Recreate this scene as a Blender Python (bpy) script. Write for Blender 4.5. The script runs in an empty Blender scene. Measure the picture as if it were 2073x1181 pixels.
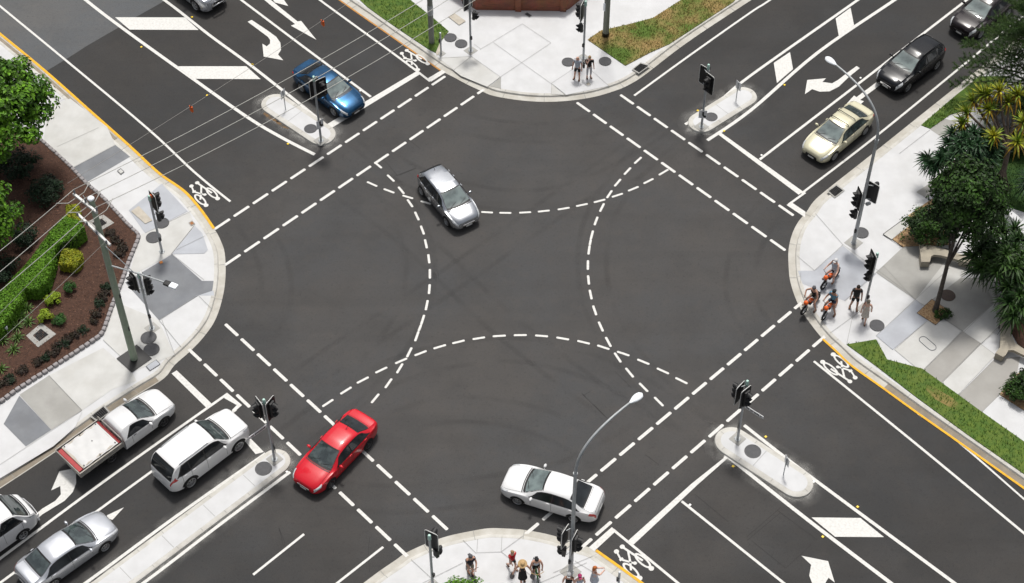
import bpy, bmesh, random
from math import *
from mathutils import Vector, Matrix
random.seed(7)
sc = bpy.context.scene
COL = sc.collection

# ---------------------------------------------------------------- camera model
PW, PH = 2073.0, 1181.0            # size of the photograph the plan was surveyed from
FOC, PITCH, CAMH = 3520.0, radians(50.0), 69.0
_fw = (cos(PITCH), -sin(PITCH)); _up = (sin(PITCH), cos(PITCH))
def G(px, py, z=0.0):
    """plan position (x, y, z) of a surveyed point lying at height z"""
    a = (px - PW / 2) / FOC; b = -(py - PH / 2) / FOC
    dy = _fw[0] + b * _up[0]; dz = _fw[1] + b * _up[1]
    t = (z - CAMH) / dz
    return Vector((a * t, dy * t, z))
def ZM(x0, y0, s):
    return lambda X, Y, z=0.0: G(x0 + X / s, y0 + Y / s, z)
R1 = ZM(0, 0, 2.952); R2 = ZM(500, 0, 2.952); R3 = ZM(1000, 0, 2.952); R4 = ZM(1500, 0, 2.953)
R5 = ZM(0, 350, 2.685); R6 = ZM(1550, 340, 2.685); R7 = ZM(0, 740, 2.677); R8 = ZM(1400, 740, 2.678)
S1 = ZM(550, 780, 2.944); S2 = ZM(950, 780, 2.944)
N1 = ZM(850, 0, 5.1825)            # north pavement detail
B1 = ZM(0, 540, 4.543); B2 = ZM(0, 380, 6.56); B3 = ZM(140, 370, 4.725)
E1 = ZM(1820, 180, 4.921); E2 = ZM(1820, 400, 4.542); E3 = ZM(1860, 600, 4.545)
def ang(a, b): return atan2(b[1] - a[1], b[0] - a[0])

# ---------------------------------------------------------------- materials
def _n(nt, t, **k):
    n = nt.nodes.new(t)
    for a, v in k.items(): setattr(n, a, v)
    return n
def mat(name, c1, c2=None, scale=5.0, rough=0.7, metal=0.0, bump=0.0, bscale=None, coat=0.0, spec=0.5, ior=1.45,
        detail=4.0, lo=0.35, hi=0.65, c3=None, scale3=0.3, amt3=0.5, island=0.0, sheen=0.0, stretch=None, trans=0.0):
    m = bpy.data.materials.new(name); m.use_nodes = True
    nt = m.node_tree; b = nt.nodes['Principled BSDF']; L = nt.links.new
    b.inputs['Base Color'].default_value = (*c1, 1); b.inputs['Roughness'].default_value = rough
    b.inputs['Metallic'].default_value = metal; b.inputs['IOR'].default_value = ior
    b.inputs['Specular IOR Level'].default_value = spec
    b.inputs['Coat Weight'].default_value = coat; b.inputs['Coat Roughness'].default_value = 0.06
    tc = _n(nt, 'ShaderNodeTexCoord'); out = None
    vec = tc.outputs['Object']
    if stretch:
        mp = _n(nt, 'ShaderNodeMapping'); mp.inputs['Rotation'].default_value = (0, 0, stretch[0]); mp.inputs['Scale'].default_value = stretch[1]
        L(vec, mp.inputs['Vector']); vec = mp.outputs['Vector']
    if c2:
        nz = _n(nt, 'ShaderNodeTexNoise'); nz.inputs['Scale'].default_value = scale; nz.inputs['Detail'].default_value = detail
        L(vec, nz.inputs['Vector'])
        r = _n(nt, 'ShaderNodeMapRange'); r.inputs['From Min'].default_value = lo; r.inputs['From Max'].default_value = hi
        L(nz.outputs['Fac'], r.inputs['Value'])
        mx = _n(nt, 'ShaderNodeMix', data_type='RGBA'); mx.inputs['A'].default_value = (*c1, 1); mx.inputs['B'].default_value = (*c2, 1)
        L(r.outputs['Result'], mx.inputs['Factor']); out = mx.outputs['Result']
    if c3:
        nz = _n(nt, 'ShaderNodeTexNoise'); nz.inputs['Scale'].default_value = scale3; nz.inputs['Detail'].default_value = 6; nz.inputs['Roughness'].default_value = 0.65
        L(tc.outputs['Object'], nz.inputs['Vector'])
        r = _n(nt, 'ShaderNodeMapRange'); r.inputs['From Min'].default_value = 0.4; r.inputs['From Max'].default_value = 0.65; r.inputs['To Max'].default_value = amt3
        L(nz.outputs['Fac'], r.inputs['Value'])
        mx = _n(nt, 'ShaderNodeMix', data_type='RGBA'); mx.inputs['B'].default_value = (*c3, 1)
        if out: L(out, mx.inputs['A'])
        else: mx.inputs['A'].default_value = (*c1, 1)
        L(r.outputs['Result'], mx.inputs['Factor']); out = mx.outputs['Result']
    if island:
        g = _n(nt, 'ShaderNodeNewGeometry'); hs = _n(nt, 'ShaderNodeHueSaturation')
        r = _n(nt, 'ShaderNodeMapRange'); r.inputs['To Min'].default_value = 1 - island; r.inputs['To Max'].default_value = 1 + island
        L(g.outputs['Random Per Island'], r.inputs['Value']); L(r.outputs['Result'], hs.inputs['Value'])
        if out: L(out, hs.inputs['Color'])
        else: hs.inputs['Color'].default_value = (*c1, 1)
        out = hs.outputs['Color']
    if out: L(out, b.inputs['Base Color'])
    if bump:
        nb = _n(nt, 'ShaderNodeTexNoise'); nb.inputs['Scale'].default_value = bscale or scale * 4; nb.inputs['Detail'].default_value = 3
        L(tc.outputs['Object'], nb.inputs['Vector'])
        bp = _n(nt, 'ShaderNodeBump'); bp.inputs['Strength'].default_value = bump; bp.inputs['Distance'].default_value = 0.02
        L(nb.outputs['Fac'], bp.inputs['Height']); L(bp.outputs['Normal'], b.inputs['Normal'])
    if trans: b.inputs['Transmission Weight'].default_value = trans
    return m
M = {}
def asphalt(name, k=1.0, tint=(1, 1, 1), pale_mid=False):
    m = bpy.data.materials.new(name); m.use_nodes = True; nt = m.node_tree; L = nt.links.new; b = nt.nodes['Principled BSDF']
    tc = _n(nt, 'ShaderNodeTexCoord'); v = tc.outputs['Object']
    def noise(s, d, lo, hi, rough=0.55, vec=None):
        z = _n(nt, 'ShaderNodeTexNoise'); z.inputs['Scale'].default_value = s; z.inputs['Detail'].default_value = d; z.inputs['Roughness'].default_value = rough
        L(vec or v, z.inputs['Vector']); r = _n(nt, 'ShaderNodeMapRange'); r.inputs['From Min'].default_value = lo; r.inputs['From Max'].default_value = hi
        L(z.outputs['Fac'], r.inputs['Value']); return r.outputs['Result']
    def mix(fac, A, B, mode='MIX', amt=None):
        x = _n(nt, 'ShaderNodeMix', data_type='RGBA', blend_type=mode)
        if amt is not None:
            mm = _n(nt, 'ShaderNodeMath', operation='MULTIPLY'); mm.inputs[1].default_value = amt; L(fac, mm.inputs[0]); fac = mm.outputs[0]
        if isinstance(fac, float): x.inputs['Factor'].default_value = fac
        else: L(fac, x.inputs['Factor'])
        for k_, q in (('A', A), ('B', B)):
            if isinstance(q, tuple): x.inputs[k_].default_value = (*q, 1)
            else: L(q, x.inputs[k_])
        return x.outputs['Result']
    t = lambda r, g, bb: (r * k * tint[0], g * k * tint[1], bb * k * tint[2])
    c = mix(noise(0.16, 6, 0.38, 0.62), t(.0605, .0568, .0545), t(.051, .0525, .0555))
    c = mix(noise(0.5, 5, 0.45, 0.72), c, t(.041, .040, .040), amt=0.6)
    c = mix(noise(1.7, 5, 0.5, 0.75), c, t(.070, .0625, .057), amt=0.45)
    mp = _n(nt, 'ShaderNodeMapping'); mp.inputs['Rotation'].default_value = (0, 0, radians(-45)); mp.inputs['Scale'].default_value = (0.06, 0.9, 1)
    L(v, mp.inputs['Vector'])
    c = mix(noise(0.8, 3, 0.52, 0.72, vec=mp.outputs['Vector']), c, t(.042, .041, .041), amt=0.5)
    mp2 = _n(nt, 'ShaderNodeMapping'); mp2.inputs['Rotation'].default_value = (0, 0, radians(45)); mp2.inputs['Scale'].default_value = (0.06, 0.9, 1)
    L(v, mp2.inputs['Vector'])
    c = mix(noise(0.8, 3, 0.54, 0.74, vec=mp2.outputs['Vector']), c, t(.044, .042, .041), amt=0.4)
    c = mix(noise(38, 2, 0.35, 0.68), c, t(.098, .094, .090), amt=0.5)
    c = mix(noise(24, 2, 0.58, 0.72), c, t(.026, .026, .026), amt=0.55)
    c = mix(noise(7, 3, 0.56, 0.74), c, t(.036, .036, .037), amt=0.45)
    # paler towards the middle of the crossing, darker along the arms
    if pale_mid:
        q = G(1040, 590); sb = _n(nt, 'ShaderNodeVectorMath', operation='DISTANCE'); sb.inputs[1].default_value = (q.x, q.y, 0); L(v, sb.inputs[0])
        wr = _n(nt, 'ShaderNodeMapRange', interpolation_type='SMOOTHSTEP'); wr.inputs['From Min'].default_value = 9; wr.inputs['From Max'].default_value = 24; wr.inputs['To Min'].default_value = 1; wr.inputs['To Max'].default_value = 0
        L(sb.outputs['Value'], wr.inputs['Value']); n2 = noise(.3, 5, .3, .7); am = _n(nt, 'ShaderNodeMath', operation='MULTIPLY_ADD'); am.inputs[1].default_value = .5; am.inputs[2].default_value = -.25; L(n2, am.inputs[0])
        ad = _n(nt, 'ShaderNodeMath', operation='ADD', use_clamp=True); L(am.outputs[0], ad.inputs[0]); L(wr.outputs['Result'], ad.inputs[1])
        mr = _n(nt, 'ShaderNodeMapRange'); mr.inputs['To Min'].default_value = .68; mr.inputs['To Max'].default_value = 1.04; L(ad.outputs[0], mr.inputs['Value'])
        h = _n(nt, 'ShaderNodeHueSaturation'); L(mr.outputs['Result'], h.inputs['Value']); L(c, h.inputs['Color']); c = h.outputs['Color']
    L(c, b.inputs['Base Color']); b.inputs['Roughness'].default_value = 0.88; b.inputs['Specular IOR Level'].default_value = 0.25
    nb = _n(nt, 'ShaderNodeTexNoise'); nb.inputs['Scale'].default_value = 60; L(v, nb.inputs['Vector'])
    bp = _n(nt, 'ShaderNodeBump'); bp.inputs['Strength'].default_value = 0.25; bp.inputs['Distance'].default_value = 0.01
    L(nb.outputs['Fac'], bp.inputs['Height']); L(bp.outputs['Normal'], b.inputs['Normal'])
    return m
M['asphalt'] = asphalt('asphalt', pale_mid=True)
M['asphalt_old'] = asphalt('asphalt_old', 1.75, (0.95, 1, 1.04))
M['paint'] = mat('road_paint', (.68, .675, .65), (.60, .595, .565), 7, .75, lo=.5, hi=.8, bump=.05, bscale=60, c3=(.33, .32, .31), scale3=9, amt3=.28)
M['yellow'] = mat('yellow_paint', (.74, .40, .012), (.60, .31, .02), 5, .7, lo=.45, hi=.7)
M['orange_line'] = mat('orange_paint', (.50, .22, .03), (.32, .17, .07), 5, .7, lo=.45, hi=.7)
M['conc'] = mat('concrete', (.565, .565, .55), (.51, .51, .495), 1.1, .85, c3=(.40, .39, .36), scale3=.7, amt3=.4, bump=.05, bscale=30)
M['conc_w'] = mat('concrete_pale', (.60, .605, .615), (.56, .565, .575), 1.3, .85, c3=(.44, .44, .43), scale3=.8, amt3=.3)
M['conc_blue'] = mat('concrete_bluish', (.43, .45, .485), (.39, .405, .44), 1.2, .85, c3=(.35, .36, .385), scale3=.6, amt3=.4)
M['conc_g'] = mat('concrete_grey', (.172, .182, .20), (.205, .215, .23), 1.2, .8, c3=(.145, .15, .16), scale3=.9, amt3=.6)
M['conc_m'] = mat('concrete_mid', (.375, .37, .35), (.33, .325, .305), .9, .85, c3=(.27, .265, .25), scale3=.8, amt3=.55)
M['conc_d'] = mat('concrete_dull_grey', (.36, .35, .33), (.32, .31, .29), .9, .85, c3=(.28, .27, .25), scale3=.8, amt3=.5)  # duller grey of individual paving panels
M['gutter'] = mat('gutter_concrete', (.53, .515, .475), (.47, .455, .41), 1.5, .85, c3=(.30, .27, .22), scale3=1.1, amt3=.45)
M['gutter_d'] = mat('gutter_weathered', (.31, .265, .205), (.23, .195, .15), 1.6, .9, c3=(.18, .165, .14), scale3=1.5, amt3=.6)
M['kerb'] = mat('kerb_concrete', (.58, .57, .535), (.52, .51, .475), 2, .85, c3=(.32, .295, .25), scale3=1.5, amt3=.4)
M['joint'] = mat('joint_dark', (.27, .27, .26), rough=.9)
M['seam'] = mat('tar_seam', (.022, .021, .021), rough=.8)
M['lid'] = mat('lid_dark', (.045, .047, .052), (.06, .06, .066), 6, .6, bump=.1, bscale=40)
M['lid_brown'] = mat('lid_rusty', (.07, .045, .035), (.05, .035, .03), 6, .6)
M['lid_beige'] = mat('lid_beige', (.50, .46, .39), (.42, .38, .32), 3, .8)
M['grate'] = mat('grate_iron', (.10, .10, .105), (.05, .05, .05), 9, .5, metal=.6)
M['grass'] = mat('grass_turf', (.055, .115, .018), (.10, .155, .022), 3.5, .95, c3=(.20, .16, .06), scale3=.55, amt3=.12, bump=.8, bscale=35)
M['grass_dry'] = mat('grass_dry', (.24, .165, .06), (.30, .21, .085), 9, .95, c3=(.08, .135, .02), scale3=.42, amt3=1.3, bump=.9, bscale=30)
M['lawn'] = mat('lawn_turf', (.022, .06, .012), (.04, .085, .015), 2.5, .95, bump=.8, bscale=30)  # darker green than the verge turf
M['mulch'] = mat('mulch_bark', (.066, .033, .022), (.036, .018, .013), 7, .95, c3=(.12, .058, .036), scale3=16, amt3=.5, bump=1.0, bscale=28)
M['chips'] = mat('wood_chips', (.40, .25, .12), (.17, .085, .04), 7, .9, c3=(.55, .42, .26), scale3=11, amt3=.6, bump=1.0, bscale=20)
M['stone'] = mat('edging_stone', (.25, .235, .24), (.32, .30, .30), 3, .85, bump=.3, bscale=12)
M['brick'] = None
M['wood_pole'] = mat('treated_timber', (.29, .37, .265), (.34, .39, .30), 2.5, .85, stretch=(0, (3, 3, .25)), c3=(.21, .25, .19), scale3=1.2, amt3=.5)
M['wood_grey'] = mat('weathered_timber', (.27, .28, .24), (.20, .21, .18), 2.5, .85, stretch=(0, (3, 3, .25)))
M['galv'] = mat('galvanised_steel', (.44, .46, .47), (.36, .38, .39), 3, .5, metal=.15)
M['galv_w'] = mat('painted_steel', (.66, .68, .69), rough=.45, metal=.1)
M['capgreen'] = mat('cap_plastic', (.42, .62, .55), rough=.5)
M['black'] = mat('black_plastic', (.012, .012, .013), rough=.55)
M['lens_off'] = mat('lens_dark', (.03, .02, .018), rough=.2)
M['white_trim'] = mat('white_trim', (.72, .72, .70), rough=.5)
M['sign_white'] = mat('sign_white', (.74, .75, .76), rough=.45)
M['sign_black'] = mat('sign_black', (.02, .02, .02), rough=.5)
M['wire'] = mat('wire_aluminium', (.44, .44, .41), rough=.5, metal=.2)
M['wire_thin'] = mat('wire_dull', (.30, .29, .27), rough=.6)
M['orange'] = mat('orange_plastic', (.80, .14, .015), (.65, .10, .015), 4, .5)
M['beam'] = mat('painted_crossarm', (.74, .74, .73), (.62, .62, .6), 4, .6)
M['lamp_white'] = mat('lamp_housing', (.80, .84, .88), rough=.4)
M['reflector_y'] = mat('reflector_yellow', (.85, .58, .02), rough=.35)
M['reflector_w'] = mat('reflector_white', (.78, .78, .76), rough=.35)
M['tyre'] = mat('tyre_rubber', (.012, .012, .012), rough=.8)
M['rim'] = mat('alloy_rim', (.50, .51, .53), rough=.3, metal=.8)
M['rim_d'] = mat('dark_rim', (.12, .12, .125), rough=.35, metal=.8)
M['trim'] = mat('black_trim', (.010, .010, .011), rough=.45)
M['arch'] = mat('wheel_well', (.006, .006, .006), rough=.9)
M['glass'] = mat('tinted_glass', (.055, .075, .075), (.02, .03, .032), 2.2, .03, ior=1.75, spec=.7, lo=.4, hi=.6)
M['glass_l'] = mat('clear_glass', (.16, .205, .20), (.085, .11, .11), 1.8, .03, ior=1.75, spec=.7, lo=.4, hi=.62)
M['glass_d'] = mat('dark_glass', (.012, .014, .016), (.022, .026, .03), 2, .04, ior=1.5, spec=.5)
M['headlamp'] = mat('headlamp_lens', (.62, .64, .66), (.35, .37, .39), 9, .08, coat=1)
M['taillamp'] = mat('taillamp_lens', (.50, .012, .015), (.36, .01, .012), 8, .12, coat=1)
M['plate'] = mat('plate_white', (.72, .72, .70), rough=.5)
M['chrome'] = mat('chrome', (.80, .80, .80), rough=.12, metal=1)
def paintm(name, c, metal=.0, rough=.28, c2=None, coat=.55): return mat(name, c, c2, 1.5, rough, metal, coat=coat)
def leafm(name, c1, c2, isl=.35, sc_=1.2):
    m = mat(name, c1, c2, sc_, .55, island=isl, spec=.3)
    nt = m.node_tree; b = nt.nodes['Principled BSDF']
    b.inputs['Subsurface Weight'].default_value = 0.0
    return m

# ---------------------------------------------------------------- mesh building
class MB:
    def __init__(s): s.v = []; s.f = []
    def add(s, vs, fs):
        n = len(s.v); s.v += [tuple(x) for x in vs]; s.f += [tuple(i + n for i in q) for q in fs]; return s
    def poly(s, pts, z=None):
        return s.add([(p[0], p[1], p[2] if z is None else z) for p in pts], [tuple(range(len(pts)))])
    def prism(s, pts, z0, z1):
        n = len(pts)
        a = sum(pts[i][0] * pts[(i + 1) % n][1] - pts[(i + 1) % n][0] * pts[i][1] for i in range(n))
        if a < 0: pts = pts[::-1]
        vs = [(p[0], p[1], z0) for p in pts] + [(p[0], p[1], z1) for p in pts]
        fs = [tuple(range(n))[::-1], tuple(range(n, 2 * n))] + [(i, (i + 1) % n, n + (i + 1) % n, n + i) for i in range(n)]
        return s.add(vs, fs)
    def box(s, c, d, rz=0, rot=None, bev=0.0):
        x, y, z = d[0] / 2, d[1] / 2, d[2] / 2
        if bev:
            b = min(bev, x * .9, y * .9, z * .9); vs = []; q = []
            bmx = bmesh.new(); bmesh.ops.create_cube(bmx, size=1)
            for v in bmx.verts: v.co = Vector((v.co.x * d[0], v.co.y * d[1], v.co.z * d[2]))
            bmesh.ops.bevel(bmx, geom=bmx.edges[:], offset=b, segments=2, affect='EDGES', profile=.5)
            vs = [v.co.copy() for v in bmx.verts]; bmx.verts.index_update(); q = [tuple(v.index for v in f.verts) for f in bmx.faces]; bmx.free()
        else:
            vs = [Vector((a * x, bb * y, cc * z)) for cc in (-1, 1) for a, bb in ((-1, -1), (1, -1), (1, 1), (-1, 1))]
            q = [(3, 2, 1, 0), (4, 5, 6, 7), (0, 1, 5, 4), (1, 2, 6, 5), (2, 3, 7, 6), (3, 0, 4, 7)]
        R = rot if rot is not None else Matrix.Rotation(rz, 3, 'Z')
        return s.add([R @ v + Vector(c) for v in vs], q)
    def tube(s, pts, r, n=8, caps=True):
        pts = [Vector(p) for p in pts]; m = len(pts)
        rs = r if isinstance(r, (list, tuple)) else [r] * m
        rings = []; prev = None
        for i in range(m):
            t = (pts[min(i + 1, m - 1)] - pts[max(i - 1, 0)]).normalized()
            if prev is None:
                a = Vector((0, 0, 1)) if abs(t.z) < .9 else Vector((1, 0, 0)); u = t.cross(a).normalized()
            else:
                u = (prev - t * prev.dot(t)).normalized()
            prev = u; w = t.cross(u)
            rings.append([pts[i] + (u * cos(2 * pi * k / n) + w * sin(2 * pi * k / n)) * rs[i] for k in range(n)])
        vs = [p for g in rings for p in g]
        fs = [(i * n + k, i * n + (k + 1) % n, (i + 1) * n + (k + 1) % n, (i + 1) * n + k) for i in range(m - 1) for k in range(n)]
        if caps: fs += [tuple(range(n))[::-1], tuple(range((m - 1) * n, m * n))]
        return s.add(vs, fs)
    def ell(s, c, r, n=10, m=6, rot=None):
        vs = []; R = rot if rot is not None else Matrix.Identity(3); c = Vector(c)
        for j in range(1, m):
            th = pi * j / m
            for i in range(n):
                ph = 2 * pi * i / n
                vs.append(R @ Vector((r[0] * sin(th) * cos(ph), r[1] * sin(th) * sin(ph), r[2] * cos(th))) + c)
        top = len(vs); vs.append(R @ Vector((0, 0, r[2])) + c); vs.append(R @ Vector((0, 0, -r[2])) + c)
        fs = [(j * n + i, (j + 1) * n + i, (j + 1) * n + (i + 1) % n, j * n + (i + 1) % n) for j in range(m - 2) for i in range(n)]
        fs += [(top, i, (i + 1) % n) for i in range(n)] + [(top + 1, (m - 2) * n + (i + 1) % n, (m - 2) * n + i) for i in range(n)]
        return s.add(vs, fs)
    def lathe(s, prof, n=16, mtx=None):
        k = len(prof); vs = []
        for i in range(n):
            a = 2 * pi * i / n
            vs += [Vector((r * cos(a), r * sin(a), z)) for r, z in prof]
        if mtx: vs = [mtx @ v for v in vs]
        return s.add(vs, [(i * k + j, ((i + 1) % n) * k + j, ((i + 1) % n) * k + j + 1, i * k + j + 1) for i in range(n) for j in range(k - 1)])
    def grid(s, rows):
        m = len(rows[0]); vs = [p for r in rows for p in r]
        return s.add(vs, [(i * m + j, i * m + j + 1, (i + 1) * m + j + 1, (i + 1) * m + j) for i in range(len(rows) - 1) for j in range(m - 1)])
    def xf(s, mtx): s.v = [tuple(mtx @ Vector(p)) for p in s.v]; return s
def mesh_of(name, mb, smooth=None):
    me = bpy.data.meshes.new(name); me.from_pydata(mb.v, [], mb.f); me.update()
    if smooth is not None:
        me.polygons.foreach_set('use_smooth', [True] * len(me.polygons))
        if smooth < 180: me.set_sharp_from_angle(angle=radians(smooth))
    return me
def tag(o, label=None, cat=None, group=None, kind=None):
    if label: o['label'] = label
    if cat: o['category'] = cat
    if group: o['group'] = group
    if kind: o['kind'] = kind
    return o
def obj(name, mb, m, parent=None, smooth=None, label=None, cat=None, group=None, kind=None, loc=None, rz=0, fix=False):
    me = mb if isinstance(mb, bpy.types.Mesh) else mesh_of(name, mb, smooth)
    if fix:
        bmx = bmesh.new(); bmx.from_mesh(me); bmesh.ops.recalc_face_normals(bmx, faces=bmx.faces); bmx.to_mesh(me); bmx.free()
    if not me.materials: me.materials.append(M[m] if isinstance(m, str) else m)
    o = bpy.data.objects.new(name, me); COL.objects.link(o)
    if parent: o.parent = parent
    if loc is not None: o.location = loc
    if rz: o.rotation_euler = (0, 0, rz)
    return tag(o, label, cat, group, kind)
def thing(name, label, cat, loc=(0, 0, 0), rz=0, group=None):
    o = bpy.data.objects.new(name, None); COL.objects.link(o); o.empty_display_size = .3
    o.location = loc; o.rotation_euler = (0, 0, rz)
    return tag(o, label, cat, group)
def copy_tree(o, parent=None):
    c = o.copy(); COL.objects.link(c)
    if parent: c.parent = parent
    for ch in [x for x in COL.objects if x.parent == o]: copy_tree(ch, c)
    return c
def smooth_path(pts, n=6):
    """Catmull-Rom through plan points"""
    P = [Vector(p) for p in pts]; out = []
    for i in range(len(P) - 1):
        p0 = P[max(i - 1, 0)]; p1 = P[i]; p2 = P[i + 1]; p3 = P[min(i + 2, len(P) - 1)]
        for k in range(n):
            t = k / n
            out.append(.5 * ((2 * p1) + (p2 - p0) * t + (2 * p0 - 5 * p1 + 4 * p2 - p3) * t * t + (3 * p1 - p0 - 3 * p2 + p3) * t ** 3))
    out.append(P[-1]); return out
def offset(path, d):
    out = []
    for i, p in enumerate(path):
        t = (path[min(i + 1, len(path) - 1)] - path[max(i - 1, 0)]); t.z = 0; t.normalize()
        out.append(Vector((p.x - t.y * d, p.y + t.x * d, p.z)))
    return out
def strip(mb, path, w, z):
    a = offset(path, w / 2); b = offset(path, -w / 2)
    for i in range(len(path) - 1):
        mb.add([(q.x, q.y, z) for q in (b[i], b[i + 1], a[i + 1], a[i])], [(0, 1, 2, 3)])
    return mb
def resample(path, step):
    out = [path[0].copy()]; acc = 0
    for a, b in zip(path, path[1:]):
        L = (b - a).length; 
        while acc + L >= step and L > 1e-9:
            t = (step - acc) / L; a = a.lerp(b, t); out.append(a.copy()); L = (b - a).length; acc = 0
        acc += L
    return out
# ================================================================ ground, kerbs, markings
def struct(name, mb, m, label=None, **k): return obj(name, mb, m, kind='structure', label=label, **k)
g = MB().add([(-400, -200, 0), (400, -200, 0), (400, 500, 0), (-400, 500, 0)], [(0, 1, 2, 3)])
struct('road', g, 'asphalt', 'dark grey asphalt road of the four-way crossing')
op = [R1(270, 430), R1(400, 352), R1(520, 275), R1(640, 205), R1(705, 168), R1(800, 110), R1(960, 20), R1(1100, -70), R1(700, -500), R1(-500, -300), R1(-200, 100)]
struct('old_road_surface', MB().poly(op, .003), 'asphalt_old', 'older paler grey asphalt at the top left of the crossing')

def arc_strip_profile(name, path, prof, m, label, smooth=30):
    """sweep a (offset, z) profile along a plan path; offset to the left of the path"""
    mb = MB(); rows = [[(q.x, q.y, z) for q in offset(path, d)] for d, z in prof]
    mb.grid(rows)
    return struct(name, mb, m, label, fix=False, smooth=smooth)
KZ = .12                               # pavement level
def pavement(path_px, extra_px, label, gut='gutter', gw=.36, sign=1, m='conc_w', n=5):
    path = smooth_path(path_px, n)
    prof = [(0, .005), (gw, .016), (gw + .04, KZ - .012), (gw + .07, KZ + .004), (gw + .22, KZ + .004), (gw + .24, KZ - .03)]
    a = [(d * sign, z) for d, z in prof]
    if sign < 0: a = a[::-1]
    gutp = a[:2] if sign > 0 else a[-2:]
    kerp = a[1:] if sign > 0 else a[:-1]
    arc_strip_profile('gutter', path, gutp, gut, 'concrete gutter strip along the ' + label)
    arc_strip_profile('kerb', path, kerp, 'kerb', 'raised concrete kerb along the ' + label)
    # joints across kerb and gutter
    jb = MB(); pts = resample(path, 2.4)
    for i in range(1, len(pts) - 1):
        t = (pts[i + 1] - pts[i - 1]); t.z = 0; t.normalize(); nn = Vector((-t.y, t.x, 0)) * sign
        for d0, d1, z in ((0.0, gw, .022), (gw + .06, gw + .22, KZ + .007)):
            q = [pts[i] + nn * d0 - t * .012, pts[i] + nn * d1 - t * .012, pts[i] + nn * d1 + t * .012, pts[i] + nn * d0 + t * .012]
            jb.poly(q, z)
    struct('kerb_joint', jb, 'joint')
    inner = offset(path, (gw + .22) * sign)
    pav = [(p.x, p.y) for p in inner] + [(p.x, p.y) for p in extra_px]
    struct('pavement', MB().prism(pav, .0, KZ), m, label)
    return path, inner
SLABN = [0]
def slab(pts, m, label, dz=0, name='paving_slab'):
    SLABN[0] = (SLABN[0] + 1) % 28; dz = dz if dz > .02 else .002 + .0011 * SLABN[0]
    return struct(name, MB().poly(pts, KZ + dz), m, label)
def joints(segs, w=.016, z=KZ + .036, m='joint'):
    mb = MB()
    for a, b in segs: strip(mb, [Vector((a[0], a[1], 0)), Vector((b[0], b[1], 0))], w, z)
    struct('paving_joint', mb, m)

# ---- west corner
wp = [G(-140, -45), G(-60, 22), G(0, 69), G(91, 144), G(180, 223), G(261, 295), R5(860, 0), R5(1000, 100), R5(1090, 200), R5(1165, 305), R5(1200, 370), R5(1222, 440), R5(1226, 560), R5(1212, 670),
      R5(1175, 790), R5(1118, 880), R5(1040, 965), R5(950, 1045), R7(890, 70), R7(760, 152), R7(570, 275), R7(365, 425), R7(180, 550), R7(0, 668), R7(-300, 865), R7(-600, 1060)]
WPATH, WIN = pavement(wp, [R7(-900, 900), R1(-900, 300), R1(-500, -200)], 'west corner pavement', sign=-1, n=4)
Z = KZ
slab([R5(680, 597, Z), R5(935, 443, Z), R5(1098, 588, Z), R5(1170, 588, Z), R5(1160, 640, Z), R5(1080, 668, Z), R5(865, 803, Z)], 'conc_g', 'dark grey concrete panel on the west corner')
slab([R5(1060, 668, Z), R5(1165, 668, Z), R5(1160, 640, Z), R5(1085, 665, Z)], 'conc_blue', 'small bluish panel by the west kerb', dz=.006)
slab([R1(425, 1010, Z), R1(690, 868, Z), R1(778, 938, Z), R1(508, 1097, Z)], 'conc_g', 'grey concrete panel across the upper west pavement')
slab([R1(220, 480, Z), R1(295, 525, Z), R1(262, 545, Z), R1(120, 470, Z), R1(180, 440, Z)], 'conc_blue', 'bluish panel beside the left tree')
slab([R1(285, 640, Z), R1(420, 590, Z), R1(640, 760, Z), R1(690, 868, Z), R1(425, 1010, Z), R1(260, 860, Z)], 'conc', 'large pale panel of the upper west pavement')
slab([R7(20, 318, Z), R7(105, 165, Z), R7(278, 350, Z), R7(140, 440, Z)], 'conc_g', 'blue grey concrete panel on the lower left pavement')
slab([R7(105, 160, Z), R7(265, 55, Z), R7(445, 245, Z), R7(278, 350, Z)], 'conc_m', 'mid grey panel of the lower left pavement', dz=.0045)
slab([R7(265, 55, Z), R7(560, -95, Z), R7(720, 45, Z), R7(740, 85, Z), R7(610, 130, Z), R7(445, 245, Z)], 'conc', 'pale panel under the tall timber pole')
slab([R5(560, 910, Z), R5(625, 700, Z), R5(860, 800, Z), R5(950, 990, Z), R5(740, 1075, Z)], 'conc', 'pale panel beside the stone edging', dz=.003)
slab([R5(760, 340, Z), R5(1030, 215, Z), R5(1060, 285, Z), R5(930, 445, Z), R5(700, 570, Z)], 'conc', 'cream panel in front of the corner signal')
slab([R5(700, 205, Z), R5(880, 60, Z), R5(1020, 210, Z), R5(790, 330, Z)], 'conc_blue', 'bluish panel beside the yellow kerb line')
slab([R5(935, 443, Z), R5(1060, 290, Z), R5(1100, 330, Z), R5(1130, 420, Z), R5(1110, 440, Z)], 'conc_blue', 'ramp wing panel on the west corner', dz=.003)
joints([(R5(935, 443, Z), R5(1110, 585, Z)), (R5(865, 803, Z), R5(1075, 668, Z)), (R5(865, 803, Z), R5(985, 950, Z)), (R5(1055, 290, Z), R5(930, 445, Z)), (R5(1115, 345, Z), R5(960, 420, Z)),
        (R7(265, 55, Z), R7(445, 245, Z)), (R7(445, 245, Z), R7(0, 540, Z)), (R1(285, 640, Z), R1(410, 585, Z)), (R1(425, 1010, Z), R1(690, 868, Z)), (R1(340, 880, Z), R1(590, 765, Z)),
        (R5(880, 800, Z), R5(950, 990, Z)), (R5(560, 910, Z), R5(720, 1060, Z)), (R5(1078, 668, Z), R5(1155, 745, Z)), (R5(790, 330, Z), R5(1040, 210, Z))])
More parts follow.
